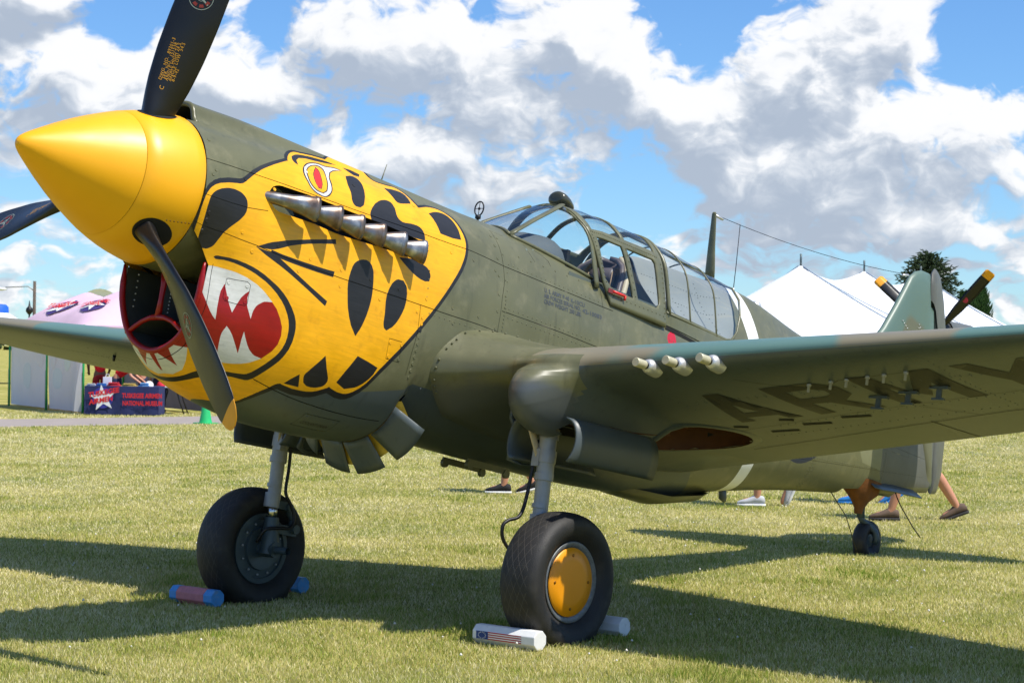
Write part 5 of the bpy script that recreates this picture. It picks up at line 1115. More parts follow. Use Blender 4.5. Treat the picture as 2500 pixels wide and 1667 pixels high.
# ---- aerial mast, wire, light
V, F = tube([P(5.995, 0, .75), P(5.985, 0, .83), P(5.965, 0, 1.0), P(5.945, 0, 1.24), P(5.943, 0, 1.252)], [.042, .042, .032, .02, .012], 12, True, (1.0, .36), up=(1, 0, 0)); obj('aerial_mast', V, F, MT['olive'], AC)
MASTT = np.array([5.945, 0, 1.236]); FINT = np.array([8.86, 0, 1.50])
b = MB()
wirep = [P(*(MASTT+(FINT-MASTT)*t+np.array([0, 0, -.05*4*t*(1-t)]))) for t in np.linspace(0, 1, 16)]
b.tube(wirep, .0024, 5); b.tube([P(6.31, 0, .745), P(6.305, 0, .95), P(6.29, 0, 1.245)], .003, 5); b.build('aerial_wire', MT['wire'], AC)
b = MB(); b.tube([P(5.965, 0, 1.232), P(6.06, 0, 1.228)], .010, 8); b.tube([P(8.74, 0, 1.468), P(8.83, 0, 1.49)], .010, 8); b.tube([P(6.31, 0, .74), P(6.31, 0, .775)], [.012, .006], 8); b.build('aerial_insulator', MT['silver'], AC)
V, F = lathe([(.0, .05), (.02, .047), (.04, .034), (.05, .001)], 18, 'z', P(6.62, 0, .70)); obj('dorsal_light', V, F, MT['silver'], AC)

# ---- fin, rudder, tailplane
def slab(outline, thick, name, m, parent, cy=0., xf=None):
    """flat surface with an aerofoil-like rounded edge: outline in (s,z)"""
    O = [np.array(p, float) for p in outline]; c = np.mean(O, 0); V = []; F = []; n = len(O)
    rings = ((1., 0.), (.985, .35), (.95, .62), (.85, .9), (.6, 1.0), (.001, 1.0))
    for sgn in (1, -1):
        base = len(V)
        for k, h in rings:
            for o_ in O: q = c+(o_-c)*k; V.append(P(q[0], cy+sgn*h*thick/2, q[1]))
        for r_ in range(len(rings)-1):
            for j in range(n):
                f = (base+r_*n+j, base+r_*n+(j+1) % n, base+(r_+1)*n+(j+1) % n, base+(r_+1)*n+j); F.append(f if sgn > 0 else f[::-1])
    V = np.array(V)
    if xf is not None: V = xf(V)
    return autosmooth(obj(name, V, F, m, parent), 50)
fin = slab([(7.98, .50), (8.25, .72), (8.50, .968), (8.67, 1.20), (8.80, 1.40), (8.86, 1.492), (8.94, 1.55), (9.04, 1.585), (9.165, 1.59), (9.185, 1.50), (9.235, 1.325), (9.296, 1.322), (9.38, .9), (9.5, .35), (9.60, -.19), (9.5, -.2), (9.3, .2), (8.7, .38)], .10, 'tail_fin', MT['fincamo'], AC)
H0 = np.array([9.335, 1.2]); H1 = np.array([9.61, -.2]); hd = (H1-H0)/np.linalg.norm(H1-H0)
def rud_xf(ang_):
    ax = np.array([-hd[0], 0, hd[1]]); Rm = np.array(Matrix.Rotation(ang_, 3, Vector(ax))); o0 = np.array([-H0[0], 0, H0[1]])
    return lambda V: (np.asarray(V)-o0) @ Rm.T + o0
RA = math.radians(-18)
rudder = slab([(9.20, 1.36), (9.18, 1.50), (9.20, 1.60), (9.30, 1.665), (9.45, 1.66), (9.62, 1.55), (9.80, 1.30), (9.95, .95), (10.05, .55), (10.07, .2), (10.0, -.05), (9.85, -.2), (9.62, -.235), (9.615, -.19), (9.52, .35), (9.40, .9), (9.315, 1.33)], .085, 'rudder', MT['tailgrey'], AC, 0., rud_xf(RA))
slab([(9.97, .15), (10.07, .15), (10.09, .55), (10.02, .9), (9.92, .9)], .03, 'rudder_tab', MT['camo'], rudder, 0., lambda V: rud_xf(RA)(V)).location = (0, 0, 0)
b = MB(); V, F = tube(rud_xf(RA)([P(9.52, .045, 1.02), P(9.62, .085, 1.03), P(9.66, .06, 1.05)]), .009, 6); b.add(V, F); b.build('tab_horn', MT['tailgrey'], AC)
for sg in (1, -1):
    G = []
    for y, s0_, s1_ in ((.05, 8.25, 9.2), (.5, 8.33, 9.22), (1.0, 8.43, 9.2), (1.5, 8.55, 9.13), (1.8, 8.68, 9.03), (1.92, 8.82, 8.94)):
        c_ = s1_-s0_; X = xs_nose(12); t_ = .10*c_
        hh = t_*5*.2*(2.969*np.sqrt(X)-1.26*X-3.516*X**2+2.843*X**3-1.015*X**4)
        G.append([P(s0_+c_*x, sg*y, .40+h) for x, h in zip(X[::-1], hh[::-1])]+[P(s0_+c_*x, sg*y, .40-h) for x, h in zip(X[1:], hh[1:])])
    MB().grid(np.array(G)).build('tailplane', [MT['camo']], AC)
b = MB()
for (s0_, z0_) in [(8.74+.03*i, 1.08-.015*i) for i in range(4)]+[(8.55+.03*i, .80-.012*i) for i in range(4)]+[(9.02+.025*i, 1.08-.02*i+.03*(j)) for i in range(6) for j in range(2)]+[(9.0+.012*i, 1.0-.05*i) for i in range(9)]:
    V, F = tube([P(s0_, .049, z0_), P(s0_, .054, z0_)], .0055, 6); b.add(V, F); V, F = mirror_y(V, F); b.add(V, F)
tag(b.build('fin_rivets', MT['silver'], fin), kind='stuff'); fin.children[-1].location = (0, 0, 0)
# rivets round the edge of the wing root fillet
b = MB()
ts_ = np.linspace(4.5, 8.5, 81)
def half_width(s_, z_):
    y_, zz_ = fus(np.full(81, s_), ts_); return float(np.interp(-z_, -zz_, y_))
for x_ in np.concatenate([np.linspace(.0, .03, 4), np.linspace(.05, .46, 12)]):
    for up_ in ((1,) if x_ > .03 else (1, -1)):
        y_ = .5
        for _ in range(6):
            s1, z1 = wing_full(np.array([y_]), np.array([x_]), np.array([float(up_)])); y_ = half_width(s1[0], z1[0])+.022
        for sg in (1, -1):
            V, F = tube([P(s1[0]+.0, y_, z1[0]-.004), P(s1[0]-.003, y_+.006, z1[0]+.008)], .0065, 7)
            if sg < 0: V, F = mirror_y(V, F)
            b.add(V, F)
tag(b.build('fillet_rivets', MT['olive'], AC), kind='stuff')

# rivet rows along the skin joints
b = MB()
def row_fus(pts, step=.045):
    L_ = np.array(pts, float); d = np.concatenate([[0], np.cumsum(np.hypot(np.diff(L_[:, 0]), np.diff(L_[:, 1])*.2))])
    for q in np.arange(0, d[-1], step):
        s_, t_ = np.interp(q, d, L_[:, 0]), np.interp(q, d, L_[:, 1]); p_, n_ = fus3(np.array([s_]), np.array([t_*TS]), 0.); 
        for sg in (1, -1):
            V, F = tube([p_[0]-n_[0]*.001, p_[0]+n_[0]*.0022], [.0048, .0034], 6)
            if sg < 0: V, F = mirror_y(V, F)
            b.add(V, F)
for ln in ([(3.28, 5.30), (4.1, 5.34)], [(3.28, 5.53), (5.6, 5.62)], [(3.28, 4.16), (4.2, 4.25)], [(3.26, 4.4), (3.25, 5.3)], [(6.42, 4.58), (8.5, 4.66)], [(6.42, 4.84), (8.5, 4.92)], [(7.33, .6), (7.33, 9)], [(7.38, .6), (7.38, 9)], [(6.55, 7.08), (8.5, 7.0)], [(8.6, 1.2), (8.6, 8.5)], [(2.6, 6.05), (3.15, 6.1)], [(2.56, 5.0), (2.56, 5.85)], [(5.0, 4.5), (6.1, 4.6)], [(6.24, 3.6), (6.26, 7)]): row_fus(ln)
tag(b.build('skin_rivets', MT['olive'], AC), kind='stuff')
for w_ob in [o_ for o_ in AC.children if o_.name.split('.')[0] == 'wing']:
    sg = 1 if 'towards' in w_ob['label'] else -1; b = MB()
    for (y0, x0, y1, x1) in ((1.75, .245, 4.3, .245), (1.75, .255, 4.3, .255), (1.9, .545, 3.9, .46), (1.7, .66, 4.3, .60), (2.42, .2, 2.5, .5), (3.35, .1, 3.4, .6), (1.62, .1, 1.66, .3)):
        k_ = int(max(abs(y1-y0)/.055, abs(x1-x0)*2/.055))
        for q in np.linspace(0, 1, k_):
            s_, z_ = wing_full(np.array([y0+(y1-y0)*q]), np.array([x0+(x1-x0)*q]), np.array([-1.])); c_ = np.array(P(s_[0], sg*(y0+(y1-y0)*q), z_[0])); V, F = tube([c_+np.array([0, 0, .002]), c_-np.array([0, 0, .0022])], [.0048, .0034], 6); b.add(V, F)
    tag(b.build('wing_rivets', MT['grey'], w_ob), kind='stuff')

# ---- stencilled lettering on the fuselage
def fus_text(tx, s0_, s1_, t0_, h_, mname, name, bold=0., t1_=None):
    """one line of lettering from s0 to s1 with its baseline at t0 (t1 at the far end), letters h metres tall"""
    Vt, Ft = text_verts(tx, .1, 1.0, 1.0, bold=bold); w_ = Vt[:, 0].max(); hh = .0728; t1_ = t0_ if t1_ is None else t1_
    a = s0_+Vt[:, 0]/w_*(s1_-s0_); t = (t0_+(t1_-t0_)*Vt[:, 0]/w_)*TS-Vt[:, 1]/hh*h_
    p, n = fus3(a, t, .0015); return obj(name, p, Ft, MT[mname], AC, False)
fus_text('U. S. ARMY P-40', 3.615, 3.866, 4.53, .0185, 'letter', 'data_stencil', .0022)
fus_text('K-10CU', 3.880, 4.026, 4.54, .0185, 'letter', 'data_stencil', .002)
fus_text('AIR FORCES SERIAL NO.', 3.611, 3.980, 4.672, .0185, 'letter', 'data_stencil', .0022)
fus_text('42-10083', 4.000, 4.202, 4.69, .0185, 'letter', 'data_stencil', .002)
fus_text('CREW WEIGHT 200 LBS.', 3.608, 3.987, 4.814, .0185, 'letter', 'data_stencil', .0022)
fus_text('COOLANT DRAIN', 1.98, 2.19, 9.22, .018, 'letterblack', 'drain_stencil')

# ------------------------------------------------------------------ ground
# site grid: u metres to the right of the viewing axis, v metres out along it
G0 = np.array([5.924, 8.1674, 0.]); GR = np.array([-.6428, .7660, 0]); GF = np.array([-.7660, -.6428, 0])
def site(u_, v_, z=0.): p = G0+GR*u_+GF*v_; return np.array([p[0], p[1], z])
SITE_ROT = math.atan2(GR[1], GR[0])
def lawn_mat():
    m = bpy.data.materials.new('lawn'); m.use_nodes = True; n, l = m.node_tree.nodes, m.node_tree.links; b = n['Principled BSDF']
    t = n.new('ShaderNodeTexCoord')
    z1 = n.new('ShaderNodeTexNoise'); z1.inputs['Scale'].default_value = .9; z1.inputs['Detail'].default_value = 5; l.new(t.outputs['Object'], z1.inputs['Vector'])
    z2 = n.new('ShaderNodeTexNoise'); z2.inputs['Scale'].default_value = 46; z2.inputs['Detail'].default_value = 6; z2.inputs['Roughness'].default_value = .7; l.new(t.outputs['Object'], z2.inputs['Vector'])
    mx = n.new('ShaderNodeMath'); mx.operation = 'MULTIPLY_ADD'; mx.inputs[1].default_value = .55; l.new(z1.outputs[0], mx.inputs[0])
    m2 = n.new('ShaderNodeMath'); m2.operation = 'MULTIPLY'; m2.inputs[1].default_value = .45; l.new(z2.outputs[0], m2.inputs[0]); l.new(m2.outputs[0], mx.inputs[2])
    r = n.new('ShaderNodeValToRGB'); e = r.color_ramp.elements; e[0].position = .36; e[0].color = (*lin((108, 124, 50)), 1); e[1].position = .6; e[1].color = (*lin((188, 178, 112)), 1)
    k = e.new(.5); k.color = (*lin((158, 150, 78)), 1)
    l.new(mx.outputs[0], r.inputs[0]); l.new(r.outputs[0], b.inputs['Base Color']); b.inputs['Roughness'].default_value = .95; b.inputs['Specular IOR Level'].default_value = .1
    bp = n.new('ShaderNodeBump'); bp.inputs['Strength'].default_value = .8; bp.inputs['Distance'].default_value = .03; l.new(z2.outputs[0], bp.inputs['Height']); l.new(bp.outputs[0], b.inputs['Normal'])
    return m
MT['lawn'] = lawn_mat()
c0 = site(0, 30)
o = obj('lawn', [tuple(c0+np.array(d)) for d in ((-900, -900, 0), (900, -900, 0), (900, 900, 0), (-900, 900, 0))], [(0, 1, 2, 3)], MT['lawn'], None, False); tag(o, kind='structure')
MT['asphalt'] = mat('path_asphalt', (150, 140, 132), .9, var=.08, vscale=1.5, bump=.4, bscale=60)
pp = [(-60, 20, 25.0), (-10.6, 37.2, 42.0), (-6.8, 40.4, 45.4), (-2, 44, 49), (10, 54, 59), (60, 96, 101)]
o = obj('service_path', [tuple(site(a, q, .004)) for a, lo, hi in pp for q in (lo, hi)], [(2*i, 2*i+2, 2*i+3, 2*i+1) for i in range(len(pp)-1)], MT['asphalt'], None, False); tag(o, kind='structure')
# grass blades: one mesh, thinner with distance
def grass_mat():
    m = bpy.data.materials.new('grass_blades'); m.use_nodes = True; n, l = m.node_tree.nodes, m.node_tree.links; n.clear()
    o = n.new('ShaderNodeOutputMaterial'); a = n.new('ShaderNodeAttribute'); a.attribute_name = 'tint'
    r = n.new('ShaderNodeValToRGB'); e = r.color_ramp.elements; e[0].position = 0; e[0].color = (*lin((86, 124, 34)), 1); e[1].position = 1; e[1].color = (*lin((238, 228, 184)), 1)
    for pos, c in ((.3, (136, 156, 62)), (.55, (184, 184, 100)), (.8, (214, 204, 142))): k = e.new(pos); k.color = (*lin(c), 1)
    l.new(a.outputs['Fac'], r.inputs[0])
    d = n.new('ShaderNodeBsdfDiffuse'); tr = n.new('ShaderNodeBsdfTranslucent'); l.new(r.outputs[0], d.inputs[0]); l.new(r.outputs[0], tr.inputs[0])
    mx = n.new('ShaderNodeMixShader'); mx.inputs[0].default_value = .3; l.new(d.outputs[0], mx.inputs[1]); l.new(tr.outputs[0], mx.inputs[2]); l.new(mx.outputs[0], o.inputs[0]); return m
def vnoise(x, y, seed, sc_):
    """smooth value noise"""
    rg = np.random.default_rng(seed); T = rg.random((64, 64)); x = x*sc_; y = y*sc_; i = np.floor(x).astype(int); j = np.floor(y).astype(int); fx = x-i; fy = y-j; fx = fx*fx*(3-2*fx); fy = fy*fy*(3-2*fy)
    g = lambda a, b: T[a % 64, b % 64]
    return (g(i, j)*(1-fx)+g(i+1, j)*fx)*(1-fy)+(g(i, j+1)*(1-fx)+g(i+1, j+1)*fx)*fy
def make_grass(NB=760000):
    vmin, vmax = 8.6, 47
    v_ = vmin*(vmax/vmin)**RNG.random(NB); u_ = (RNG.random(NB)*2-1)*(v_*.285+.5)
    base = G0[None]+GR[None]*u_[:, None]+GF[None]*v_[:, None]
    # leave the path clear
    lo = np.interp(u_, [p[0] for p in pp], [p[1] for p in pp]); hi = np.interp(u_, [p[0] for p in pp], [p[2] for p in pp])
    ok = ~((v_ > lo-.02) & (v_ < hi+.02)); base = base[ok]; v_ = v_[ok]; N = len(base); X, Y = base[:, 0], base[:, 1]
    patch = .45*vnoise(X, Y, 3, .5)+.25*vnoise(X, Y, 4, 1.7)+.3*vnoise(X, Y, 5, 7.)
    tall = smoothstep(.66, .78, vnoise(X, Y, 9, 1.3)*.55+vnoise(X, Y, 10, 4.)*.45)
    h = (.012+.020*RNG.random(N)**1.5)*(1+.5*tall)*(1+.35*smoothstep(20, 45, v_)); wd = (.0011+.0013*RNG.random(N))*(v_/10)**.95
    ang = RNG.random(N)*2*math.pi; lean = (.15+.95*RNG.random(N)**1.4)*h; la = RNG.random(N)*2*math.pi
    d = np.stack([np.cos(ang), np.sin(ang), 0*ang], 1)*wd[:, None]
    tip = base+np.stack([np.cos(la)*lean, np.sin(la)*lean, h], 1)
    mid = base*.5+tip*.5+np.stack([0*h, 0*h, h*.16], 1)
    V = np.stack([base-d, base+d, mid+d*.75, mid-d*.75, tip], 1).reshape(-1, 3)
    tint = np.clip(.70+.5*(patch-.5)+.66*(RNG.random(N)-.46)-.20*tall+.10*smoothstep(14, 40, v_), 0, 1)
    me = bpy.data.meshes.new('grass_blades'); me.vertices.add(N*5); me.vertices.foreach_set('co', V.astype(np.float32).ravel())
    idx = np.arange(N)[:, None]*5; L = np.concatenate([idx+np.array([[0, 1, 2, 3]]), idx+np.array([[3, 2, 4]])], 1).ravel()
    me.loops.add(N*7); me.loops.foreach_set('vertex_index', L.astype(np.int32)); me.polygons.add(N*2)
    st = np.stack([np.arange(N)*7, np.arange(N)*7+4], 1).ravel(); me.polygons.foreach_set('loop_start', st.astype(np.int32))
    at = me.attributes.new('tint', 'FLOAT', 'POINT'); at.data.foreach_set('value', np.repeat(tint, 5).astype(np.float32))
    me.materials.append(grass_mat()); me.update(calc_edges=True); me.validate()
    o = bpy.data.objects.new('grass_blades', me); COL.objects.link(o); tag(o, 'short sun bleached grass of the mown airfield lawn', 'grass', kind='stuff')
make_grass()
b = MB()
for _ in range(150):
    v_ = 10+RNG.random()*14; u_ = (RNG.random()*2-1)*v_*.26; p = site(u_, v_, .03+.025*RNG.random()); r_ = .006+.006*RNG.random()
    b.add([p+np.array(q)*r_ for q in ((1, 0, 0), (-1, 0, 0), (0, 1, 0), (0, -1, 0), (0, 0, 1), (0, 0, -.6))], [(0, 2, 4), (2, 1, 4), (1, 3, 4), (3, 0, 4), (2, 0, 5), (1, 2, 5), (3, 1, 5), (0, 3, 5)])
tag(b.build('clover_flowers', mat('clover_white', (226, 222, 210), .8), None), 'tiny white clover heads scattered in the grass', 'clover', kind='stuff')

# ------------------------------------------------------------------ wheel chocks: eight-sided timber bars
def chock(name, x, y, length, label, mats, rot=0., flag=False):
    e = empty(name, (x, y, 0), (0, 0, rot)); tag(e, label, 'wheel chock', 'wheel chocks on the grass'); r = .052
    segs = [(-.5, -.34, mats[0]), (-.34, .30, mats[1]), (.30, .5, mats[0])] if len(mats) > 1 else [(-.5, .5, mats[0])]
    for a, c, m in segs:
        V = []
        for yy_ in (a*length, c*length):
            for q in range(8): t = (q+.5)*math.pi/4; V.append((r*1.08*math.cos(t), yy_, r+.004+r*1.08*math.sin(t)))
        F = [(j, (j+1) % 8, 8+(j+1) % 8, 8+j) for j in range(8)]+[tuple(range(7, -1, -1)), tuple(range(8, 16))]
        o = obj('chock_bar', V, F, m, e, False); bv = o.modifiers.new('b', 'BEVEL'); bv.width = .004; bv.segments = 2
    if flag:
        # printed flag on the face towards the nose: canton with ring of stars, stripes
        xf = r*1.08*math.cos(math.pi/8)+.0015; zc = r+.004; hh = r*.82*.5
        def quad(y0, y1, z0, z1, m, nm, d=0.): return obj(nm, [(xf+d, y0, z0), (xf+d, y1, z0), (xf+d, y1, z1), (xf+d, y0, z1)], [(0, 1, 2, 3)], m, e, False)
        for k in range(7): quad(-.175+.0, .13, zc-hh+k*2*hh/7, zc-hh+(k+.96)*2*hh/7, MT['flagred'] if k % 2 == 0 else MT['flagwhite'], 'flag_stripe')
        quad(-.19, -.105, zc-hh*.98, zc+hh*1.02, MT['flagblue'], 'flag_canton', .0012)
        for k in range(13):
            a = k*2*math.pi/13; cy_, cz_ = -.1475+.026*math.cos(a), zc+.017*math.sin(a); V = [(xf+.0024, cy_+(.0042 if q % 2 == 0 else .0017)*math.sin(q*math.pi/5), cz_+(.0042 if q % 2 == 0 else .0017)*math.cos(q*math.pi/5)) for q in range(10)]+[(xf+.0024, cy_, cz_)]
            obj('flag_star', V, [(q, (q+1) % 10, 10) for q in range(10)], MT['flagwhite'], e, False)
    return e
MT['chockwhite'] = mat('chock_white_paint', (225, 225, 222), .5, var=.05, vscale=20, dirt=((150, 146, 130), 18, .55, .8, .5))
MT['chockblue'] = mat('chock_blue_paint', (66, 146, 208), .5, var=.08, vscale=20, dirt=((120, 150, 170), 22, .5, .7, .6))
MT['chockpink'] = mat('chock_faded_red', (196, 120, 122), .6, var=.1, vscale=20, dirt=((150, 110, 108), 26, .5, .7, .6))
MT['flagred'] = mat('flag_red', (180, 28, 34), .6); MT['flagwhite'] = mat('flag_white', (230, 228, 222), .6); MT['flagblue'] = mat('flag_blue', (30, 58, 120), .6)
chock('wheel_chock', -2.40, 1.19, .44, 'white wheel chock with printed flag in front of the yellow hubbed tyre', [MT['chockwhite']], 0, True)
chock('wheel_chock', -3.16, 1.20, .42, 'plain white wheel chock behind the yellow hubbed tyre', [MT['chockwhite']])
chock('wheel_chock', -2.36, -1.33, .40, 'faded pink wheel chock with blue ends in front of the far tyre', [MT['chockblue'], MT['chockpink']])
chock('wheel_chock', -3.22, -1.47, .42, 'blue ended wheel chock behind the far tyre', [MT['chockblue'], MT['chockpink']])

# ------------------------------------------------------------------ people
MT['skin'] = mat('skin', (196, 138, 108), .55); MT['skin2'] = mat('skin_dark', (112, 76, 58), .55)
def skinned(name, joints, edges, m, parent, root=0, sub=2):
    me = bpy.data.meshes.new(name); me.from_pydata([tuple(j[0]) for j in joints], edges, []); me.materials.append(m)
    o = bpy.data.objects.new(name, me); COL.objects.link(o); o.parent = parent
    md = o.modifiers.new('skin', 'SKIN'); md.use_smooth_shade = True
    for i, j in enumerate(joints):
        r_ = j[1] if isinstance(j[1], tuple) else (j[1], j[1]); me.skin_vertices[0].data[i].radius = r_; me.skin_vertices[0].data[i].use_root = i == root
    sb = o.modifiers.new('sub', 'SUBSURF'); sb.levels = 1; sb.render_levels = sub; return o
def person(loc, rotz, label, shirt, legs, shoes, hair, pose, skin_='skin', sleeve='short', shorts=False, scale=1.0):
    """figure facing local +X. pose: joint overrides"""
    J = dict(pelvis=(0, 0, .95), waist=(0, 0, 1.08), chest=(0, 0, 1.30), neck=(0, 0, 1.47), head0=(.015, 0, 1.56), head=(.02, 0, 1.66), headtop=(.01, 0, 1.735),
             hipL=(0, .095, .90), hipR=(0, -.095, .90), kneeL=(.03, .10, .50), kneeR=(.03, -.10, .50), ankL=(0, .10, .085), ankR=(0, -.10, .085), heelL=None, heelR=None,
             shL=(0, .19, 1.42), shR=(0, -.19, 1.42), elL=(-.02, .25, 1.14), elR=(-.02, -.25, 1.14), wrL=(.06, .25, .90), wrR=(.06, -.25, .90))
    footdir = {'L': 0., 'R': 0.}
    for k, v in pose.items():
        if k.startswith('foot'): footdir[k[-1]] = v
        else: J[k] = v
    e = empty('person', loc, (0, 0, rotz)); e.scale = (scale,)*3; tag(e, label, 'person')
    names = ['pelvis', 'waist', 'chest', 'neck', 'head0', 'head', 'headtop', 'hipL', 'kneeL', 'ankL', 'hipR', 'kneeR', 'ankR', 'shL', 'elL', 'wrL', 'shR', 'elR', 'wrR']
    rad = dict(pelvis=(.13, .11), waist=(.12, .10), chest=(.14, .11), neck=.055, head0=(.065, .07), head=(.078, .095), headtop=(.05, .06), hipL=.085, hipR=.085, kneeL=.056, kneeR=.056, ankL=.04, ankR=.04, shL=.055, shR=.055, elL=.04, elR=.04, wrL=.03, wrR=.03)
    pts = [(J[k], rad[k]) for k in names]; ix = {k: i for i, k in enumerate(names)}
    E_ = [('pelvis', 'waist'), ('waist', 'chest'), ('chest', 'neck'), ('neck', 'head0'), ('head0', 'head'), ('head', 'headtop'), ('pelvis', 'hipL'), ('hipL', 'kneeL'), ('kneeL', 'ankL'), ('pelvis', 'hipR'), ('hipR', 'kneeR'), ('kneeR', 'ankR'), ('chest', 'shL'), ('shL', 'elL'), ('elL', 'wrL'), ('chest', 'shR'), ('shR', 'elR'), ('elR', 'wrR')]
    E_ = [(ix[a], ix[b_]) for a, b_ in E_]
    A = lambda k: np.array(J[k], float)
    # calves and hands belong to the one body mesh
    for sd in 'LR':
        cal = A('knee'+sd)*.72+A('ank'+sd)*.28+np.array([-.015, 0, 0]); pts.append((cal, .058)); ci = len(pts)-1
        E_ = [q for q in E_ if q != (ix['knee'+sd], ix['ank'+sd])]+[(ix['knee'+sd], ci), (ci, ix['ank'+sd])]
        fd = footdir[sd]; f = np.array([math.cos(fd), 0, math.sin(fd)]); an = A('ank'+sd)
        heel = an+np.array([-.035, 0, -.035]); toe = an+f*.16+np.array([0, 0, -.045]); pts.append((toe, (.04, .025))); E_.append((ix['ank'+sd], len(pts)-1))
        w_ = A('wr'+sd); el = A('el'+sd); d = (w_-el)/np.linalg.norm(w_-el); palm = w_+d*.06; pts.append((palm, (.036, .018))); pi_ = len(pts)-1; E_.append((ix['wr'+sd], pi_))
        side = np.cross(d, (0, 0, 1.)); side /= np.linalg.norm(side)+1e-9
        for q in range(4):
            f0 = palm+d*.035+side*(q-1.5)*.017; pts.append((f0+d*(.045-.006*abs(q-1.3))+np.array([0, 0, -.012]), .0085)); k = len(pts)-1; E_.append((pi_, k))
        pts.append((palm+side*-.045+d*.01, .010)); E_.append((pi_, len(pts)-1))
    skinned('body', pts, E_, MT[skin_], e)
    # face
    hd = A('head'); fx = np.array(pose.get('face', (1, 0, 0)), float); fx /= np.linalg.norm(fx); fy = np.cross((0, 0, 1.), fx); fy /= np.linalg.norm(fy); fz = np.cross(fx, fy)
    b = MB(); b.add([hd+fx*q[0]+fy*q[1]+fz*q[2] for q in ((.075, -.012, -.025), (.075, .012, -.025), (.105, 0, -.028), (.078, 0, .02))], [(0, 1, 2), (0, 2, 3), (1, 3, 2)])
    for sd in (-1, 1):
        V, F = tube([hd+fy*sd*.076+fz*.012-fx*.005, hd+fy*sd*.088+fz*.012-fx*.008], .022, 8, True, (.6, 1.2)); b.add(V, F)
    b.build('face_features', MT[skin_], e)
    b = MB()
    for sd in (-1, 1): V, F = tube([hd+fx*.074+fy*sd*.03+fz*.018, hd+fx*.084+fy*sd*.03+fz*.018], .009, 8); b.add(V, F)
    V, F = tube([hd+fx*.079+fy*.022-fz*.052, hd+fx*.084-fz*.054, hd+fx*.079-fy*.022-fz*.052], .005, 5); b.add(V, F); b.build('eyes_and_mouth', mat('eye_dark', (60, 36, 32), .5), e)
    # hair cap
    hc = []
    for th_ in np.linspace(0, 1, 8):
        hc.append([hd+fz*(.108*math.cos(th_*1.75)+.012)+fx*(.095*math.sin(th_*1.75)*math.cos(ph)*(1.0 if math.cos(ph) < .3 else .78)-.012)+fy*(.088*math.sin(th_*1.75)*math.sin(ph))+fz*(-.10 if (math.cos(ph) < -.3 and th_ > .9) else 0) for ph in np.linspace(0, 2*math.pi, 19)[:-1]])
    MB().grid(hc, close_v=True).build('hair', hair, e)
    # clothes
    p2 = [(A('pelvis')+np.array([0, 0, .02]), (.155, .135)), (A('waist'), (.148, .125)), (A('chest'), (.168, .135)), (A('neck')+np.array([0, 0, -.05]), .075)]; e2 = [(0, 1), (1, 2), (2, 3)]
    for sd in 'LR':
        k = len(p2); p2 += [(A('sh'+sd), .076), (A('sh'+sd)*.35+A('el'+sd)*.65, .062)]; e2 += [(2, k), (k, k+1)]
        if sleeve == 'long': p2 += [(A('el'+sd), .052), (A('wr'+sd)*.92+A('el'+sd)*.08, .042)]; e2 += [(k+1, k+2), (k+2, k+3)]
    skinned('shirt', p2, e2, shirt, e)
    p3 = [(A('pelvis')+np.array([0, 0, .04]), (.15, .13)), (A('pelvis'), (.15, .13))]; e3 = [(0, 1)]
    for sd in 'LR':
        k = len(p3); end = A('knee'+sd) if shorts else A('ank'+sd)+np.array([0, 0, .03])
        p3 += [(A('hip'+sd), .11), (A('hip'+sd)*.4+A('knee'+sd)*.6, .095)]; e3 += [(1, k), (k, k+1)]
        if shorts: p3 += [(A('knee'+sd)+np.array([0, 0, .06]), .088)]; e3 += [(k+1, k+2)]
        else: p3 += [(A('knee'+sd), .078), (end, .062)]; e3 += [(k+1, k+2), (k+2, k+3)]
    skinned('shorts' if shorts else 'trousers', p3, e3, legs, e)
    for sd in 'LR':
        fd = footdir[sd]; an = A('ank'+sd); f = np.array([math.cos(fd), 0, math.sin(fd)]); upv = np.array([-math.sin(fd), 0, math.cos(fd)])
        G = []
        for d_, w_, h_ in ((-.085, .02, .05), (-.075, .036, .085), (-.03, .040, .098), (.03, .040, .10), (.08, .043, .075), (.13, .047, .058), (.175, .040, .045), (.205, .015, .03)):
            G.append([an+f*d_+np.array([0, 1, 0])*w_*math.cos(t)+upv*(-.06+h_*.5+h_*.5*math.sin(t)) for t in np.linspace(0, 2*math.pi, 13)[:-1]])
        so = MB().grid(G, close_v=True).build('shoe', shoes[0], e)
        G = []
        for d_, w_ in ((-.09, .025), (-.075, .04), (-.03, .043), (.03, .043), (.08, .046), (.13, .05), (.178, .042), (.208, .018)):
            G.append([an+f*d_+np.array([0, 1, 0])*w_*c_+upv*z_ for c_, z_ in ((-1, -.078), (-1, -.052), (1, -.052), (1, -.078))])
        MB().grid(G, close_v=True).build('sole', shoes[1], so)
    return e
fab = lambda n_, c_: mat(n_, c_, .85, var=.08, vscale=10)
REDSH, DARKSH, NAVY = fab('red_polo', (222, 18, 24)), fab('black_shirt', (26, 26, 30)), fab('navy_trousers', (28, 36, 66))
HB, HG = fab('dark_hair', (38, 28, 24)), fab('grey_hair', (150, 146, 140))
BLK = fab('black_knit', (30, 30, 32)); WHT = fab('white_rubber', (224, 224, 222)); GRY = fab('grey_mesh', (176, 178, 182)); CORAL = fab('coral_lining', (226, 110, 96)); BLUE = fab('blue_mesh', (30, 118, 190)); BRN = fab('brown_leather', (96, 78, 64)); DKR = fab('dark_rubber', (44, 42, 42)); KHAKI = fab('khaki_shorts', (150, 136, 108))
rz = lambda dx, dy: math.atan2(dy, dx)
FWD = SITE_ROT                                            # facing along the site to the right
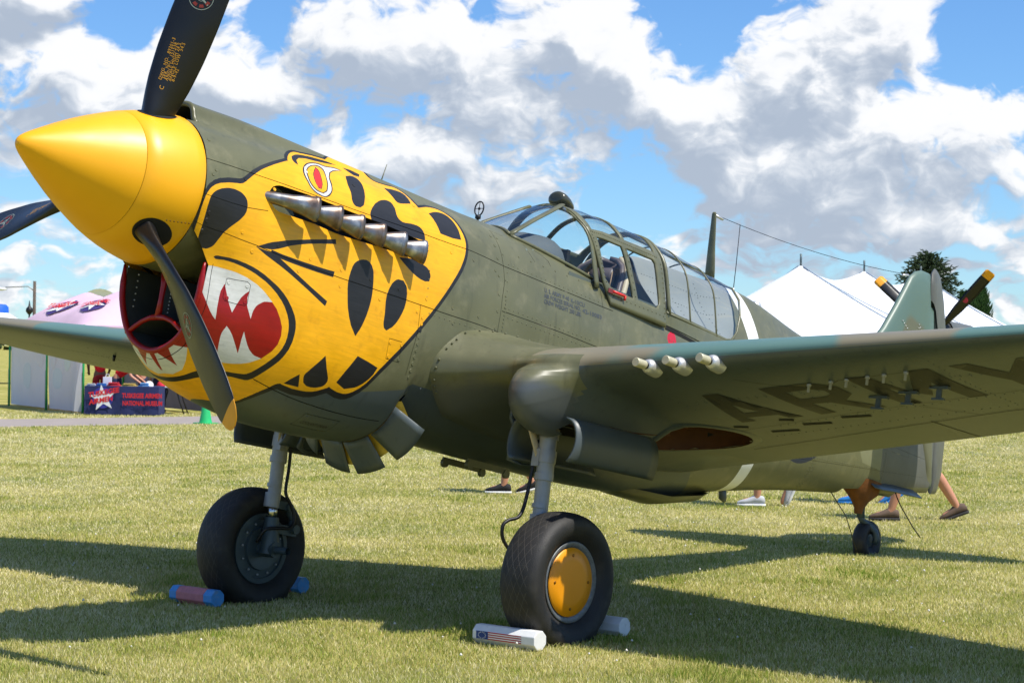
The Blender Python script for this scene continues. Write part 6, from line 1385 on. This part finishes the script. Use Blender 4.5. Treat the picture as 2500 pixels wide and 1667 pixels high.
# passers-by whose legs show under the aircraft
person(site(.10, 22.4), FWD+math.pi, 'walker with bare legs and black white soled shoes, seen under the fuselage', fab('teal_shirt', (60, 110, 120)), fab('black_shorts', (34, 34, 38)), (BLK, WHT), HB, dict(ankL=(.17, .10, .085), kneeL=(.14, .10, .50), ankR=(-.16, -.10, .11), kneeR=(.02, -.10, .50), footR=-.25), shorts=True)
person(site(2.72, 21.05), FWD+math.pi, 'walker in grey and white running shoes, one heel lifted, under the tail', fab('sand_shirt', (186, 170, 140)), KHAKI, (GRY, WHT), HG, dict(ankL=(.12, .10, .085), kneeL=(.12, .10, .5), ankR=(-.24, -.10, .20), kneeR=(.04, -.10, .50), footR=-1.15), shorts=True)
person(site(3.95, 21.6), FWD+math.pi, 'walker in bright blue shoes behind the tail wheel', fab('white_shirt', (220, 220, 216)), KHAKI, (BLUE, BLUE), HB, dict(ankL=(.20, .10, .085), kneeL=(.15, .10, .5), ankR=(-.22, -.10, .12), kneeR=(.0, -.10, .5), footR=-.5), shorts=True)
person(site(4.05, 19.5), FWD+math.pi, 'walker with bare legs and brown sandals striding past the rudder', fab('olive_shirt', (110, 116, 84)), KHAKI, (BRN, DKR), HB, dict(ankL=(.34, .10, .085), kneeL=(.24, .10, .50), ankR=(-.36, -.10, .12), kneeR=(-.10, -.10, .50), footR=-.35, pelvis=(0, 0, .91), hipL=(0, .095, .86), hipR=(0, -.095, .86)), shorts=True)

# ------------------------------------------------------------------ museum booth
def cloth(name, col, tr=.45):
    m = mat(name, col, .85, var=.04, vscale=1.2, bump=.5, bscale=2.2); n, l = m.node_tree.nodes, m.node_tree.links; b = n['Principled BSDF']; o = n['Material Output']
    t = n.new('ShaderNodeBsdfTranslucent'); t.inputs[0].default_value = (*lin(col), 1); x = n.new('ShaderNodeMixShader'); x.inputs[0].default_value = tr; l.new(b.outputs[0], x.inputs[1]); l.new(t.outputs[0], x.inputs[2]); l.new(x.outputs[0], o.inputs[0]); return m
MT['wallcloth'] = cloth('white_wall_cloth', (232, 234, 238))
MT['canopycloth'] = cloth('lilac_canopy_cloth', (236, 206, 226), .25); MT['greenpost'] = mat('green_post', (40, 160, 84), .4); MT['navy'] = mat('navy_tablecloth', (36, 44, 92), .8, var=.08, vscale=4, bump=.6, bscale=3)
MT['lettered'] = mat('letter_red', (214, 36, 40), .7); MT['logowhite'] = mat('logo_white', (236, 236, 236), .7); MT['logoblue'] = mat('logo_violet_blue', (60, 44, 110), .7)
A_ = np.array([-9.74, 45.4]); d1 = np.array([-2.9, 5.2]); d1 /= np.linalg.norm(d1); d2 = np.array([d1[1], -d1[0]]); d2 = -d2 if d2[0] < 0 else d2
LEN, WID = 6.3, 3.0
def booth(a, c, z=0.): q = A_+d1*a+d2*c; return site(q[0], q[1], z)      # a along the wall, c across
bt = empty('museum_booth_tent', booth(3, 1.5)); tag(bt, 'lilac popup canopy with star logos, white side walls and green posts', 'tent')
def bp(a, c, z): return tuple(booth(a, c, z)-np.array(bt.location))
def canopy_h(a, c):
    e_ = min(c, WID-c)/(WID/2); p1 = max(0, 1-abs(a-1.75)/1.9); p2 = max(0, 1-abs(a-4.75)/1.9); en = min(1, a/1.0, (LEN-a)/1.0)
    return 2.02+.98*(max(0, min(1, e_))**.62)*max(0, en)**.55*(.72+.20*max(p1, p2)**1.3)
G = [[bp(a, c, canopy_h(a, c)+.015*math.sin(a*9+c*4)) for c in np.linspace(0, WID, 17)] for a in np.linspace(0, LEN, 33)]
cn = MB().grid(G).build('canopy_cloth', MT['canopycloth'], bt)
G = [[bp(a, -.012, z) for z in (2.03, 1.78)] for a in np.linspace(0, LEN, 12)]; MB().grid(G).build('valance', MT['canopycloth'], bt)
G = [[bp(-.012, c, z) for z in (2.03, 1.78)] for c in np.linspace(0, WID, 8)]; MB().grid(G).build('valance', MT['canopycloth'], bt)
for (a, c) in ((0, 0), (2.95, 0), (LEN, 0), (0, WID), (LEN, WID)):
    MB().tube([bp(a, c-.02, 0), bp(a, c-.02, 2.05)], .028, 6).build('tent_post', MT['greenpost'] if True else None, bt)
    MB().tube([bp(a+.07, c-.02, 0), bp(a+.07, c-.02, .95)], .02, 6).build('post_sleeve', MT['alu'], bt)
for a0, a1 in ((.05, 2.9), (3.0, LEN)):
    G = [[bp(a, .02*math.sin(a*7+z*1.3)+(.10*(.8-z)*.3 if z < .6 else 0), z) for z in (.05, .3, .6, 1.0, 1.5, 2.0)] for a in np.linspace(a0, a1, 22)]
    MB().grid(G).build('side_wall', MT['wallcloth'], bt)
# faded round and shield patches printed on the wall
def patch(a, z, r, col, ry=1.0):
    G = [[bp(a+q*r*math.cos(t), .02*math.sin((a+q*r*math.cos(t))*7+(z+q*r*ry*math.sin(t))*1.3)-.006, z+q*r*ry*math.sin(t)) for t in np.linspace(0, 2*math.pi, 25)] for q in (1, .85, .8, .3, .02)]; MB().grid(G).build('wall_patch', col, bt, True)
PA, PB, PC = mat('patch_pale_blue', (214, 218, 226), .85), mat('patch_pale_red', (226, 218, 224), .85), mat('patch_pale_olive', (220, 222, 220), .85)
patch(3.55, 1.36, .36, PB); patch(2.45, 1.36, .30, PB, 1.3); patch(1.30, 1.30, .26, PC, 1.3); patch(4.7, .80, .32, PA, 1.0); patch(2.1, .78, .36, PA, .7)
def star(cx, cy, r, rot=0.): return [(cx+(r if q % 2 == 0 else r*.4)*math.sin(q*math.pi/5+rot), cy+(r if q % 2 == 0 else r*.4)*math.cos(q*math.pi/5+rot)) for q in range(10)]+[(cx, cy)]
STF = [(q, (q+1) % 10, 10) for q in range(10)]
def roof_pt(a, c, dz=.02): return bp(a, c, canopy_h(a, c)+.015*math.sin(a*9+c*4)+dz)
def roof_patch(poly2, m, name, ca, cc, k, tilt, dz):
    V = []
    for x, y in poly2: xx, yy_ = x*math.cos(tilt)-y*math.sin(tilt), x*math.sin(tilt)+y*math.cos(tilt); V.append(roof_pt(np.clip(ca-xx*k, .02, LEN-.02), np.clip(cc+yy_*k, .02, WID-.02), dz))
    return V
for ca, cc, k in ((3.9, .62, 1.0), (1.3, .60, .8)):
    circ = [(.62*math.cos(t), .36*math.sin(t)) for t in np.linspace(0, 2*math.pi, 25)[:-1]]+[(0, 0)]
    obj('roof_logo', roof_patch(circ, None, '', ca, cc, k, 0, .035), [(q, (q+1) % 24, 24) for q in range(24)], MT['logoblue'], bt, False)
    obj('roof_star', roof_patch([(x, y*.62) for x, y in star(0, 0, .6)], None, '', ca, cc, k, .1, .05), STF, MT['logowhite'], bt, False)
    Vt, Ft = text_verts('TUSKEGEE\n  AIRMEN', .30, 1.0, .8, bold=.008)
    obj('roof_lettering', roof_patch([(v[0]-.85, v[1]*.7+.08) for v in Vt], None, '', ca, cc, k, .28, .065), Ft, MT['lettered'], bt, False)
TH = .66
# table with the navy cloth
V1 = 45.1; u0, u1 = -9.640, -7.998
tb = empty('display_table', site((u0+u1)/2, V1+.35)); tag(tb, 'long table under navy cloth printed with a white star and red lettering', 'table')
def tp(u_, v_, z): return tuple(site(u_, v_, z)-np.array(tb.location))
V = [tp(a, c, z) for z in (TH-.035, TH-.005) for a, c in ((u0, V1), (u1, V1), (u1, V1+.75), (u0, V1+.75))]; obj('table_top', V, [(0, 1, 2, 3), (4, 5, 6, 7), (0, 1, 5, 4), (1, 2, 6, 5), (2, 3, 7, 6), (3, 0, 4, 7)], MT['chockwhite'], tb, False)
fr = lambda x, z: V1-.025+.016*math.sin(x*11)*(1-z/TH)
G = [[tp(x, fr(x, z), z) for z in np.linspace(.02, TH+.002, 7)] for x in np.linspace(u0-.02, u1+.02, 40)]; MB().grid(G).build('table_cloth_front', MT['navy'], tb)
G = [[tp(x, c, TH+.002) for c in (V1-.025, V1+.77)] for x in (u0-.02, u1+.02)]; MB().grid(G).build('table_cloth_top', MT['navy'], tb)
for ux in (u0-.02, u1+.02): MB().grid([[tp(ux, c, z) for z in (.02, TH+.002)] for c in (V1-.025, V1+.77)]).build('table_cloth_side', MT['navy'], tb)
for ux in (u0+.15, u1-.15):
    for c in (V1+.15, V1+.6): MB().tube([tp(ux, c, 0), tp(ux, c, TH-.03)], .015, 6).build('leg', MT['alu'], tb)
fp = lambda x, z, d: tp(x, V1-.052-d, z)
circ = [(u0+.40+.24*math.cos(t), .40+.24*math.sin(t)) for t in np.linspace(0, 2*math.pi, 29)[:-1]]
obj('cloth_logo', [fp(x, z, 0) for x, z in circ], [tuple(range(28))], mat('cloth_logo_blue', (52, 54, 150), .7), tb, False)
obj('cloth_star', [fp(x, z, .006) for x, z in star(u0+.40, .39, .31, -.12)], STF, MT['logowhite'], tb, False)
for tx, dx, dz in (('TUSKEGEE', .0, .10), ('AIRMEN', .02, -.06)):
    Vt, Ft = text_verts(tx, .16, 1.0, bold=.006); k = .18
    obj('cloth_lettering', [fp(u0+.08+dx+v[0]*.93, .30+dz+v[1]+v[0]*k, .012) for v in Vt], Ft, MT['lettered'], tb, False)
for tx, dx, z0 in (('TUSKEGEE AIRMEN', .84, .405), ('NATIONAL MUSEUM', .85, .235)):
    Vt, Ft = text_verts(tx, .145, 1.0, bold=.005); w_ = Vt[:, 0].max(); obj('cloth_lettering', [fp(u0+dx+v[0]*.90/w_, z0+v[1], .004) for v in Vt], Ft, MT['lettered'], tb, False)
# second folding table
u2, u3 = -8.209, -7.617
t2 = empty('folding_table', site((u2+u3)/2, 46.6)); tag(t2, 'white folding table with curved black legs beside the navy cloth', 'table')
def tq(u_, v_, z): return tuple(site(u_, v_, z)-np.array(t2.location))
V = [tq(a, c, z) for z in (TH-.04, TH-.01) for a, c in ((u2-.05, 46.2), (u3, 46.2), (u3, 46.95), (u2-.05, 46.95))]; obj('table_top', V, [(0, 1, 2, 3), (4, 5, 6, 7), (0, 1, 5, 4), (1, 2, 6, 5), (2, 3, 7, 6), (3, 0, 4, 7)], MT['chockwhite'], t2, False)
for ux, sg in ((u2+.1, 1), (u3-.12, -1)):
    for c in (46.3, 46.85): MB().tube([tq(ux, c, TH-.04), tq(ux+.03*sg, c, .52), tq(ux-.03*sg, c, .3), tq(ux-.14*sg, c, 0)], .018, 6).build('leg', MT['hose'], t2)
# back wall of the booth and what stands on the tables
G = [[bp(a, WID+.02*math.sin(a*6), z) for z in (.05, .5, 1.0)] for a in np.linspace(0, LEN, 16)]; MB().grid(G).build('side_wall', mat('back_wall_cloth', (120, 124, 138), .85, var=.1, vscale=2), bt)
MERCH = [((-9.573, 45.4), (.22, .2, .012), (200, 200, 205), 'white', 'flat stack of white prints'), ((-9.329, 45.35), (.26, .2, .014), (70, 130, 200), 'blue', 'flat blue booklet'), ((-9.059, 45.4), (.3, .22, .02), (214, 52, 60), 'red', 'folded red shirt'), ((-8.701, 45.38), (.34, .2, .015), (210, 180, 90), 'yellow', 'row of small yellow packets'), ((-8.350, 45.35), (.24, .2, .02), (120, 170, 214), 'sky', 'folded light blue shirt')]
for (across, v_), d, c_, nm, lb in MERCH:
    p = site(across, v_); e = MB(); e.box((0, 0, (TH+.0025)+d[2]/2), d, Matrix.Rotation(SITE_ROT, 3, 'Z')); 
    for k in range(3): e.box((.01*k, .01*k, (TH+.0025)+d[2]*(1.5+k)), (d[0]*.8, d[1]*.8, d[2]), Matrix.Rotation(SITE_ROT+.1*k, 3, 'Z'))
    o = e.build('souvenir_stack', mat('souvenir_'+nm, c_, .8), None, False); o.location = p; tag(o, lb+' on the navy table', 'souvenirs', 'souvenirs on the display table')
def cap(across, v_, z0, c_, lb):
    p = site(across, v_); e = empty('baseball_cap', (p[0], p[1], z0)); tag(e, lb, 'cap', 'souvenirs on the display table'); m = fab('cap_cloth', c_)
    obj('crown', *lathe([(0, .10), (.05, .098), (.09, .075), (.115, .03), (.12, .001)], 20, 'z'), m, e)
    G = [[(.09*math.cos(t)+(.07*k)*math.cos(t), .09*math.sin(t)*(1+.2*k), .004+.01*math.cos(t)*k) for t in np.linspace(-1.1, 1.1, 9)] for k in (0, .5, 1)]; MB().grid(G).build('peak', m, e)
cap(-8.256, 45.4, (TH+.0025), (236, 232, 232), 'white baseball cap at the right end of the navy table'); cap(-8.169, 46.5, (TH-.0075), (206, 40, 60), 'red baseball cap on the folding table')
b = MB(); b.box((0, 0, (TH-.0075)+.06), (.34, .22, .12), Matrix.Rotation(SITE_ROT, 3, 'Z')); b.box((0, 0, (TH-.0075)+.128), (.36, .24, .014), Matrix.Rotation(SITE_ROT, 3, 'Z')); o = b.build('storage_box', mat('dark_box', (60, 56, 58), .6), None, False); o.location = site(-8.033, 46.6); tag(o, 'dark grey box with lid on the folding table', 'box')
b = MB(); b.box((0, 0, .10), (.18, .12, .20), Matrix.Rotation(SITE_ROT, 3, 'Z')); b.tube([(-.05, 0, .20), (-.04, 0, .26), (.04, 0, .26), (.05, 0, .20)], .006, 5); o = b.build('carrier_bag', mat('white_bag', (226, 226, 232), .7), None, False); o.location = site(-9.249, 45.6, (TH+.0025)); tag(o, 'white carrier bag standing on the table between the two red shirts', 'bag')
# booth staff and visitors
person(site(-9.532, 46.15), SITE_ROT+math.pi/2+.3, 'person in red shirt with black belt standing with back turned at the table', REDSH, fab('red_trousers', (150, 16, 20)), (BLK, BLK), HB, dict(elL=(.16, .27, 1.18), wrL=(.34, .24, 1.02), elR=(.12, -.27, 1.16), wrR=(.30, -.24, 1.0)), 'skin2', scale=.96)
person(site(-9.142, 46.1), SITE_ROT-.15, 'person in red shirt and navy trousers leaning over the table', REDSH, NAVY, (BLK, BLK), HG, dict(waist=(.10, 0, 1.02), chest=(.30, 0, 1.16), neck=(.44, 0, 1.26), head0=(.50, 0, 1.30), head=(.56, 0, 1.36), headtop=(.60, 0, 1.43), shL=(.32, .19, 1.24), shR=(.34, -.19, 1.24), elL=(.42, .24, .98), elR=(.46, -.24, .96), wrL=(.62, .20, .84), wrR=(.66, -.22, .82), face=(.8, 0, -.6)), scale=.92)
person(site(-8.591, 46.4), SITE_ROT+math.pi+.2, 'person in black shirt behind the table holding a white bag', DARKSH, NAVY, (BLK, BLK), HB, dict(elL=(.16, .24, 1.12), wrL=(.36, .14, 1.08), elR=(.16, -.24, 1.12), wrR=(.36, -.10, 1.06), chest=(.08, 0, 1.27), neck=(.13, 0, 1.42), head0=(.16, 0, 1.49), head=(.19, 0, 1.58), headtop=(.19, 0, 1.66), shL=(.07, .19, 1.38), shR=(.07, -.19, 1.38)), scale=.92)
person(site(-8.402, 47.6), SITE_ROT+math.pi/2, 'person in black shirt at the back of the booth', DARKSH, NAVY, (BLK, BLK), HB, {}, scale=.92)

# ------------------------------------------------------------------ traffic cone
cp = site(-6.268, 40.9); ce = empty('traffic_cone', cp); tag(ce, 'green traffic cone standing at the edge of the path', 'traffic cone')
MT['conegreen'] = mat('cone_green', (40, 186, 110), .5, var=.05, vscale=10)
obj('cone', *lathe([(.03, .135), (.10, .118), (.36, .075), (.64, .032), (.66, .026), (.66, .001)], 24, 'z'), MT['conegreen'], ce)
b = MB(); b.box((0, 0, .016), (.36, .36, .03)); b.build('base_plate', MT['conegreen'], ce, False)

# ------------------------------------------------------------------ big white pole tent
MT['tentwhite'] = mat('white_tent_vinyl', (236, 238, 240), .55, var=.03, vscale=.8, bump=.9, bscale=1.1)
peaks = [(14.46, 100., 6.06), (18.80, 106., 6.0), (22.95, 112., 6.0)]
pc = np.mean([p[:2] for p in peaks], 0); pe = empty('pole_tent', site(*pc)); tag(pe, 'large white pole tent with pointed peaks behind the aircraft', 'tent')
ax_ = np.array([peaks[2][0]-peaks[0][0], peaks[2][1]-peaks[0][1]]); Lr = np.linalg.norm(ax_); ax_ /= Lr; nx_ = np.array([ax_[1], -ax_[0]])
def tent_h(a, c):
    e_ = 2.35; best = 0
    rd = min(1, abs(c)/7.0)
    # ridge line hangs between the peaks
    pk = [0, Lr/2, Lr]; aa = np.clip(a, 0, Lr); i = 0 if aa < Lr/2 else 1; f = (aa-pk[i])/(Lr/2); ridge = 6.03-.62*(1-abs(2*f-1)**1.6)
    endf = max(0, (-a)/7., (a-Lr)/7.); q = math.sqrt(rd*rd+min(1, endf)**2)
    return e_+(ridge-e_)*max(0, 1-min(1, q))**1.18
G = []
for a in np.concatenate([np.linspace(-7, 0, 15), np.linspace(0, Lr, 33)[1:], np.linspace(Lr, Lr+7, 15)[1:]]):
    row = []
    for c in np.concatenate([np.linspace(-7, 0, 15), np.linspace(0, 7, 15)[1:]]):
        q = np.array(peaks[0][:2])+ax_*a+nx_*c; row.append(tuple(site(q[0], q[1], tent_h(a, c))-np.array(pe.location)))
    G.append(row)
MB().grid(G).build('tent_roof', MT['tentwhite'], pe)
for c in (-7, 7):
    G2 = [[tuple(site(*(np.array(peaks[0][:2])+ax_*a+nx_*c), z)-np.array(pe.location)) for z in (0, 2.35)] for a in np.linspace(-7, Lr+7, 12)]; MB().grid(G2).build('tent_wall', MT['tentwhite'], pe)
MT['seam'] = mat('tent_seam_grey', (150, 166, 182), .6)
for i_, a in enumerate((0, Lr/2, Lr)):
    q = np.array(peaks[0][:2])+ax_*a; MB().tube([tuple(site(q[0], q[1], z)-np.array(pe.location)) for z in (5.9, 6.6)], .05, 6).build('pole_finial', MT['wheelgrey'], pe)
    for sg in (-1, 1):
        for da in ((0, 3.3) if i_ < 2 else (0,)):
            pth = []
            for t in np.linspace(.02, 1, 14):
                aa = a+da*t; c = sg*7*t; qq = np.array(peaks[0][:2])+ax_*aa+nx_*c; pth.append(tuple(site(qq[0], qq[1], tent_h(aa, c)+.04)-np.array(pe.location)))
            MB().tube(pth, .06, 5, True, (1.2, .4)).build('seam_strap', MT['seam'], pe)

# ------------------------------------------------------------------ other things in the distance
# lamp post
lp = site(-36.011, 150); le_ = empty('street_lamp', lp); tag(le_, 'street lamp on a wooden pole far behind the booth', 'street lamp')
Rr_ = Matrix.Rotation(SITE_ROT, 3, 'Z'); rv = np.array(Rr_ @ Vector((1, 0, 0)))
MB().tube([(0, 0, 0), (0, 0, 6.25)], [.14, .11], 10).build('pole', mat('weathered_wood', (96, 84, 74), .9, var=.2, vscale=3), le_)
MB().tube([tuple(rv*0+np.array([0, 0, 5.5])), tuple(rv*-.5+np.array([0, 0, 5.85])), tuple(rv*-2.2+np.array([0, 0, 5.75]))], .045, 6).build('arm', MT['alu'], le_)
MB().tube([tuple(rv*q+np.array([0, 0, 5.70-.08*(q > -3)])) for q in (-2.1, -2.5, -3.2, -3.7)], [.10, .22, .24, .08], 10, True, (1, .6)).build('lamp_head', MT['chockwhite'], le_)
# blue topped stall at the left edge, grey dome
st_ = empty('market_stall_tent', site(-20.346, 78)); tag(st_, 'white stall tent with a blue roof cap at the far left', 'tent')
V, F = lathe([(2.0, 2.0), (2.25, 1.5), (2.7, .7), (2.78, .6)], 16, 'z'); obj('stall_roof', V, F, MT['tentwhite'], st_)
V, F = lathe([(2.75, .62), (3.0, .60), (3.1, .5), (3.14, .01)], 16, 'z'); obj('roof_cap', V, F, mat('cap_blue', (24, 92, 200), .6), st_)
for q in range(4): a = q*math.pi/2+.6; MB().tube([(2.4*math.cos(a), 2.4*math.sin(a), 0), (2.4*math.cos(a), 2.4*math.sin(a), 2.1)], .04, 6).build('tent_post', MT['alu'], st_)
dm = empty('dish_dome', site(-18.663, 90)); tag(dm, 'pale grey round dish showing above the lilac canopy', 'dish')
V, F = lathe([(0, 1.0), (.12, .92), (.22, .7), (.28, .4), (.3, .01)], 24, 'y'); V = [(v[0], v[1], v[2]+3.1) for v in V]; V = [tuple(Matrix.Rotation(SITE_ROT, 3, 'Z') @ Vector(v)) for v in V]; obj('dish', V, F, MT['tentwhite'], dm); MB().tube([(0, 0, 0), (0, 0, 3.1)], .06, 8).build('mast', MT['alu'], dm)
fn = empty('black_finial_post', site(-26.680, 110)); tag(fn, 'thin dark post with a ball finial left of the lamp', 'post')
MB().tube([(0, 0, 0), (0, 0, 3.2)], .05, 6).build('post', MT['hose'], fn); V, F = lathe([(3.15, .02), (3.2, .10), (3.35, .2), (3.5, .18), (3.62, .07), (3.95, .01)], 14, 'z'); obj('finial', V, F, MT['hose'], fn)

# second fighter behind the tail: only the upper propeller blades show above the wing
f2 = empty('parked_fighter', site(8.965+.1+3.1*math.sin(.49), 42.6+3.1*math.cos(.49)), (0, 0, math.atan2(-GF[1], -GF[0])-.49)); tag(f2, 'dark parked airplane behind the tail, its yellow tipped propeller blades showing', 'airplane')
hz = 2.08
for k in range(4):
    a = math.radians(48+90*k); G = []
    for r_, c_, t_ in ((.2, .12, .10), (.4, .18, .06), (.7, .25, .04), (1.1, .27, .03), (1.45, .26, .02), (1.58, .25, .016)):
        be = math.radians(58-26*r_/1.6); row = []
        for x, h in ((.5, 0), (.25, .5), (-.2, .5), (-.5, 0), (-.2, -.3), (.25, -.3)):
            tz, fw = x*c_*math.cos(be)-h*t_*math.sin(be), x*c_*math.sin(be)+h*t_*math.cos(be); row.append((3.1+fw, r_*math.cos(a)-tz*math.sin(a), hz+r_*math.sin(a)+tz*math.cos(a)))
        G.append(row)
    o = MB().grid(G, close_v=True).build('propeller_blade', MT['glossblack'], f2)
    r1 = np.array(G[-1]); dr = np.array([0, math.cos(a), math.sin(a)]); MB().grid([r1, r1+dr*.14, r1.mean(0)+(r1-r1.mean(0))*.75+dr*.18], close_v=True).build('blade_tip', MT['tipyellow'], o)
    cc = r1.mean(0)-dr*.62+np.array([.03, 0, 0]); V = [cc+np.array([.012, .07*math.cos(t)*-math.sin(a)+.06*math.sin(t)*math.cos(a), .07*math.cos(t)*math.cos(a)+.06*math.sin(t)*math.sin(a)]) for t in np.linspace(0, 2*math.pi, 17)[:-1]]; obj('blade_emblem', V, [tuple(range(16))], MT['red2'], o, False)
V, F = lathe([(3.55, .01), (3.45, .12), (3.3, .22), (3.1, .30), (2.95, .33)], 24, 'x', (0, 0, hz)); obj('spinner', V, F, MT['letterblack'], f2)
G = [[(x, w_*math.cos(t), z0+h*math.sin(t)) for t in np.linspace(0, 2*math.pi, 21)[:-1]] for x, w_, h, z0 in ((2.95, .36, .36, hz), (2.2, .44, .52, 1.85), (.8, .46, .62, 1.7), (-1., .44, .58, 1.45), (-3., .3, .4, 1.15), (-4.6, .1, .22, .95))]
MB().grid(G, close_v=True).build('fuselage', MT['tailgrey'], f2)
for sg in (1, -1):
    MB().grid([[(1.0-.0*y+dx, sg*y, 1.28+.07*y+dz) for dx, dz in ((0, 0), (-.5, .12), (-2.2+.22*y, 0), (-.5, -.1))] for y in (.2, 2.5, 5.2)], close_v=True).build('wing', MT['tailgrey'], f2)
    MB().tube([(.6, sg*1.5, 1.3), (.7, sg*1.5, .35)], .06, 8).build('gear_leg', MT['alu'], f2); V, F = lathe([(-.1, .1), (-.12, .25), (-.08, .35), (.08, .35), (.12, .25), (.1, .1)], 20, 'y', (.7, sg*1.5, .34)); obj('main_wheel', V, F, MT['rubber'], f2)
MB().grid([[(-3.9-.5*k+dx*(1-.5*k), dy, 1.1+.95*k) for dx, dy in ((0, 0), (-.4, .05), (-.9, 0), (-.4, -.05))] for k in (0, .6, 1)], close_v=True).build('tail_fin', MT['tailgrey'], f2)
V, F = lathe([(-.05, .04), (-.06, .12), (.06, .12), (.05, .04)], 14, 'y', (-4.0, 0, .12)); obj('tail_wheel', V, F, MT['rubber'], f2)

# trees
def leaf_mat(name, c1, c2):
    m = bpy.data.materials.new(name); m.use_nodes = True; n, l = m.node_tree.nodes, m.node_tree.links; b = n['Principled BSDF']; t = n.new('ShaderNodeTexCoord'); z = n.new('ShaderNodeTexNoise'); z.inputs['Scale'].default_value = 1.6; z.inputs['Detail'].default_value = 4; l.new(t.outputs['Object'], z.inputs['Vector'])
    mc = n.new('ShaderNodeMix'); mc.data_type = 'RGBA'; mc.inputs[6].default_value = (*lin(c1), 1); mc.inputs[7].default_value = (*lin(c2), 1); l.new(z.outputs[0], mc.inputs[0]); l.new(mc.outputs[2], b.inputs['Base Color']); b.inputs['Roughness'].default_value = .8; return m
SPR, ARB, BARK = leaf_mat('spruce_needles', (44, 62, 36), (84, 100, 58)), leaf_mat('arborvitae_leaves', (36, 66, 24), (78, 112, 44)), mat('bark', (80, 64, 50), .9, var=.2, vscale=6)
def spray(mb, p, d, ln, w_, rg):
    """a flat tuft of needles: small crossed blades"""
    d = d/np.linalg.norm(d); s_ = np.cross(d, rg.normal(size=3)); s_ /= np.linalg.norm(s_); t_ = np.cross(d, s_)
    for a in (s_, t_): mb.add([p-a*w_*.3, p+d*ln*.5-a*w_, p+d*ln, p+d*ln*.5+a*w_, p+a*w_*.3], [(0, 1, 2, 3, 4)])
def spruce(loc, H, Rb, label, seed):
    rg = np.random.default_rng(seed); e = empty('spruce_tree', loc); tag(e, label, 'tree'); tr = MB(); cr = MB(); tr.tube([(0, 0, 0), (.03, .02, H*.5), (0, 0, H*.97)], [.18, .11, .02], 8)
    for i in range(150):
        z = H*(.10+.89*(i/150)**.9); rmax = Rb*max(0, 1-(z/H)**3.2)**.75*(.72+.4*rg.random())+.06; a = i*2.39996; L_ = rmax; k = max(4, int(L_/.16)); dz = .12+.25*(z/H)
        for j in range(k+1):
            f = j/k; p = np.array([math.cos(a)*L_*f, math.sin(a)*L_*f, z+L_*f*dz-.18*L_*f*f]); 
            for _ in range(6):
                d = np.array([math.cos(a+rg.normal()*.9), math.sin(a+rg.normal()*.9), .15+rg.normal()*.35]); spray(cr, p+rg.normal(size=3)*.09, d, .24+.16*rg.random(), .045, rg)
        tr.tube([(0, 0, z), (math.cos(a)*L_*.9, math.sin(a)*L_*.9, z+L_*.9*dz-.15*L_)], [.025, .008], 5)
    tr.build('trunk', BARK, e); cr.build('crown', SPR, e, False); return e
def columnar(loc, H, Rb, label, seed):
    rg = np.random.default_rng(seed); e = empty('columnar_tree', loc); tag(e, label, 'tree'); tr = MB(); cr = MB(); tr.tube([(0, 0, 0), (0, 0, H*.9)], [.12, .02], 8)
    for i in range(2600):
        z = H*(.03+.97*rg.random()); q = Rb*min(1, (z/H)*5)*max(0, 1-((z/H))**5)**.5*(.8+.25*math.sin(z*6+i % 7))*rg.random()**.35; a = rg.random()*2*math.pi
        p = np.array([q*math.cos(a), q*math.sin(a), z]); spray(cr, p, np.array([math.cos(a)*.4, math.sin(a)*.4, 1.]), .26+.2*rg.random(), .05, rg)
    tr.build('trunk', BARK, e); cr.build('crown', ARB, e, False); return e
spruce(site(26.023, 125), 8.0, 2.5, 'broad dark spruce tree rising behind the white tent', 3)
columnar(site(28.662, 122), 5.6, .75, 'tall narrow columnar evergreen at the right of the propeller', 5)
columnar(site(28.111, 124), 5.35, .6, 'slimmer columnar evergreen beside the spruce', 6)
# far tree line closing the horizon
b = MB(); rg = np.random.default_rng(21)
for i in range(5200):
    a = rg.random()*2*math.pi; R_ = 420+60*rg.random(); h_ = 5.5+3.0*math.sin(a*23)+2.2*math.sin(a*61+1)+1.3*math.sin(a*140); p = np.array([R_*math.cos(a), R_*math.sin(a), max(.5, h_)*rg.random()*.55]); d = rg.normal(size=3)+np.array([0, 0, .6]); spray(b, p, d, 4+3*rg.random(), 1.7, rg)
tag(b.build('far_woodland', SPR, None, False), 'low band of woodland along the horizon', 'woodland', kind='stuff')
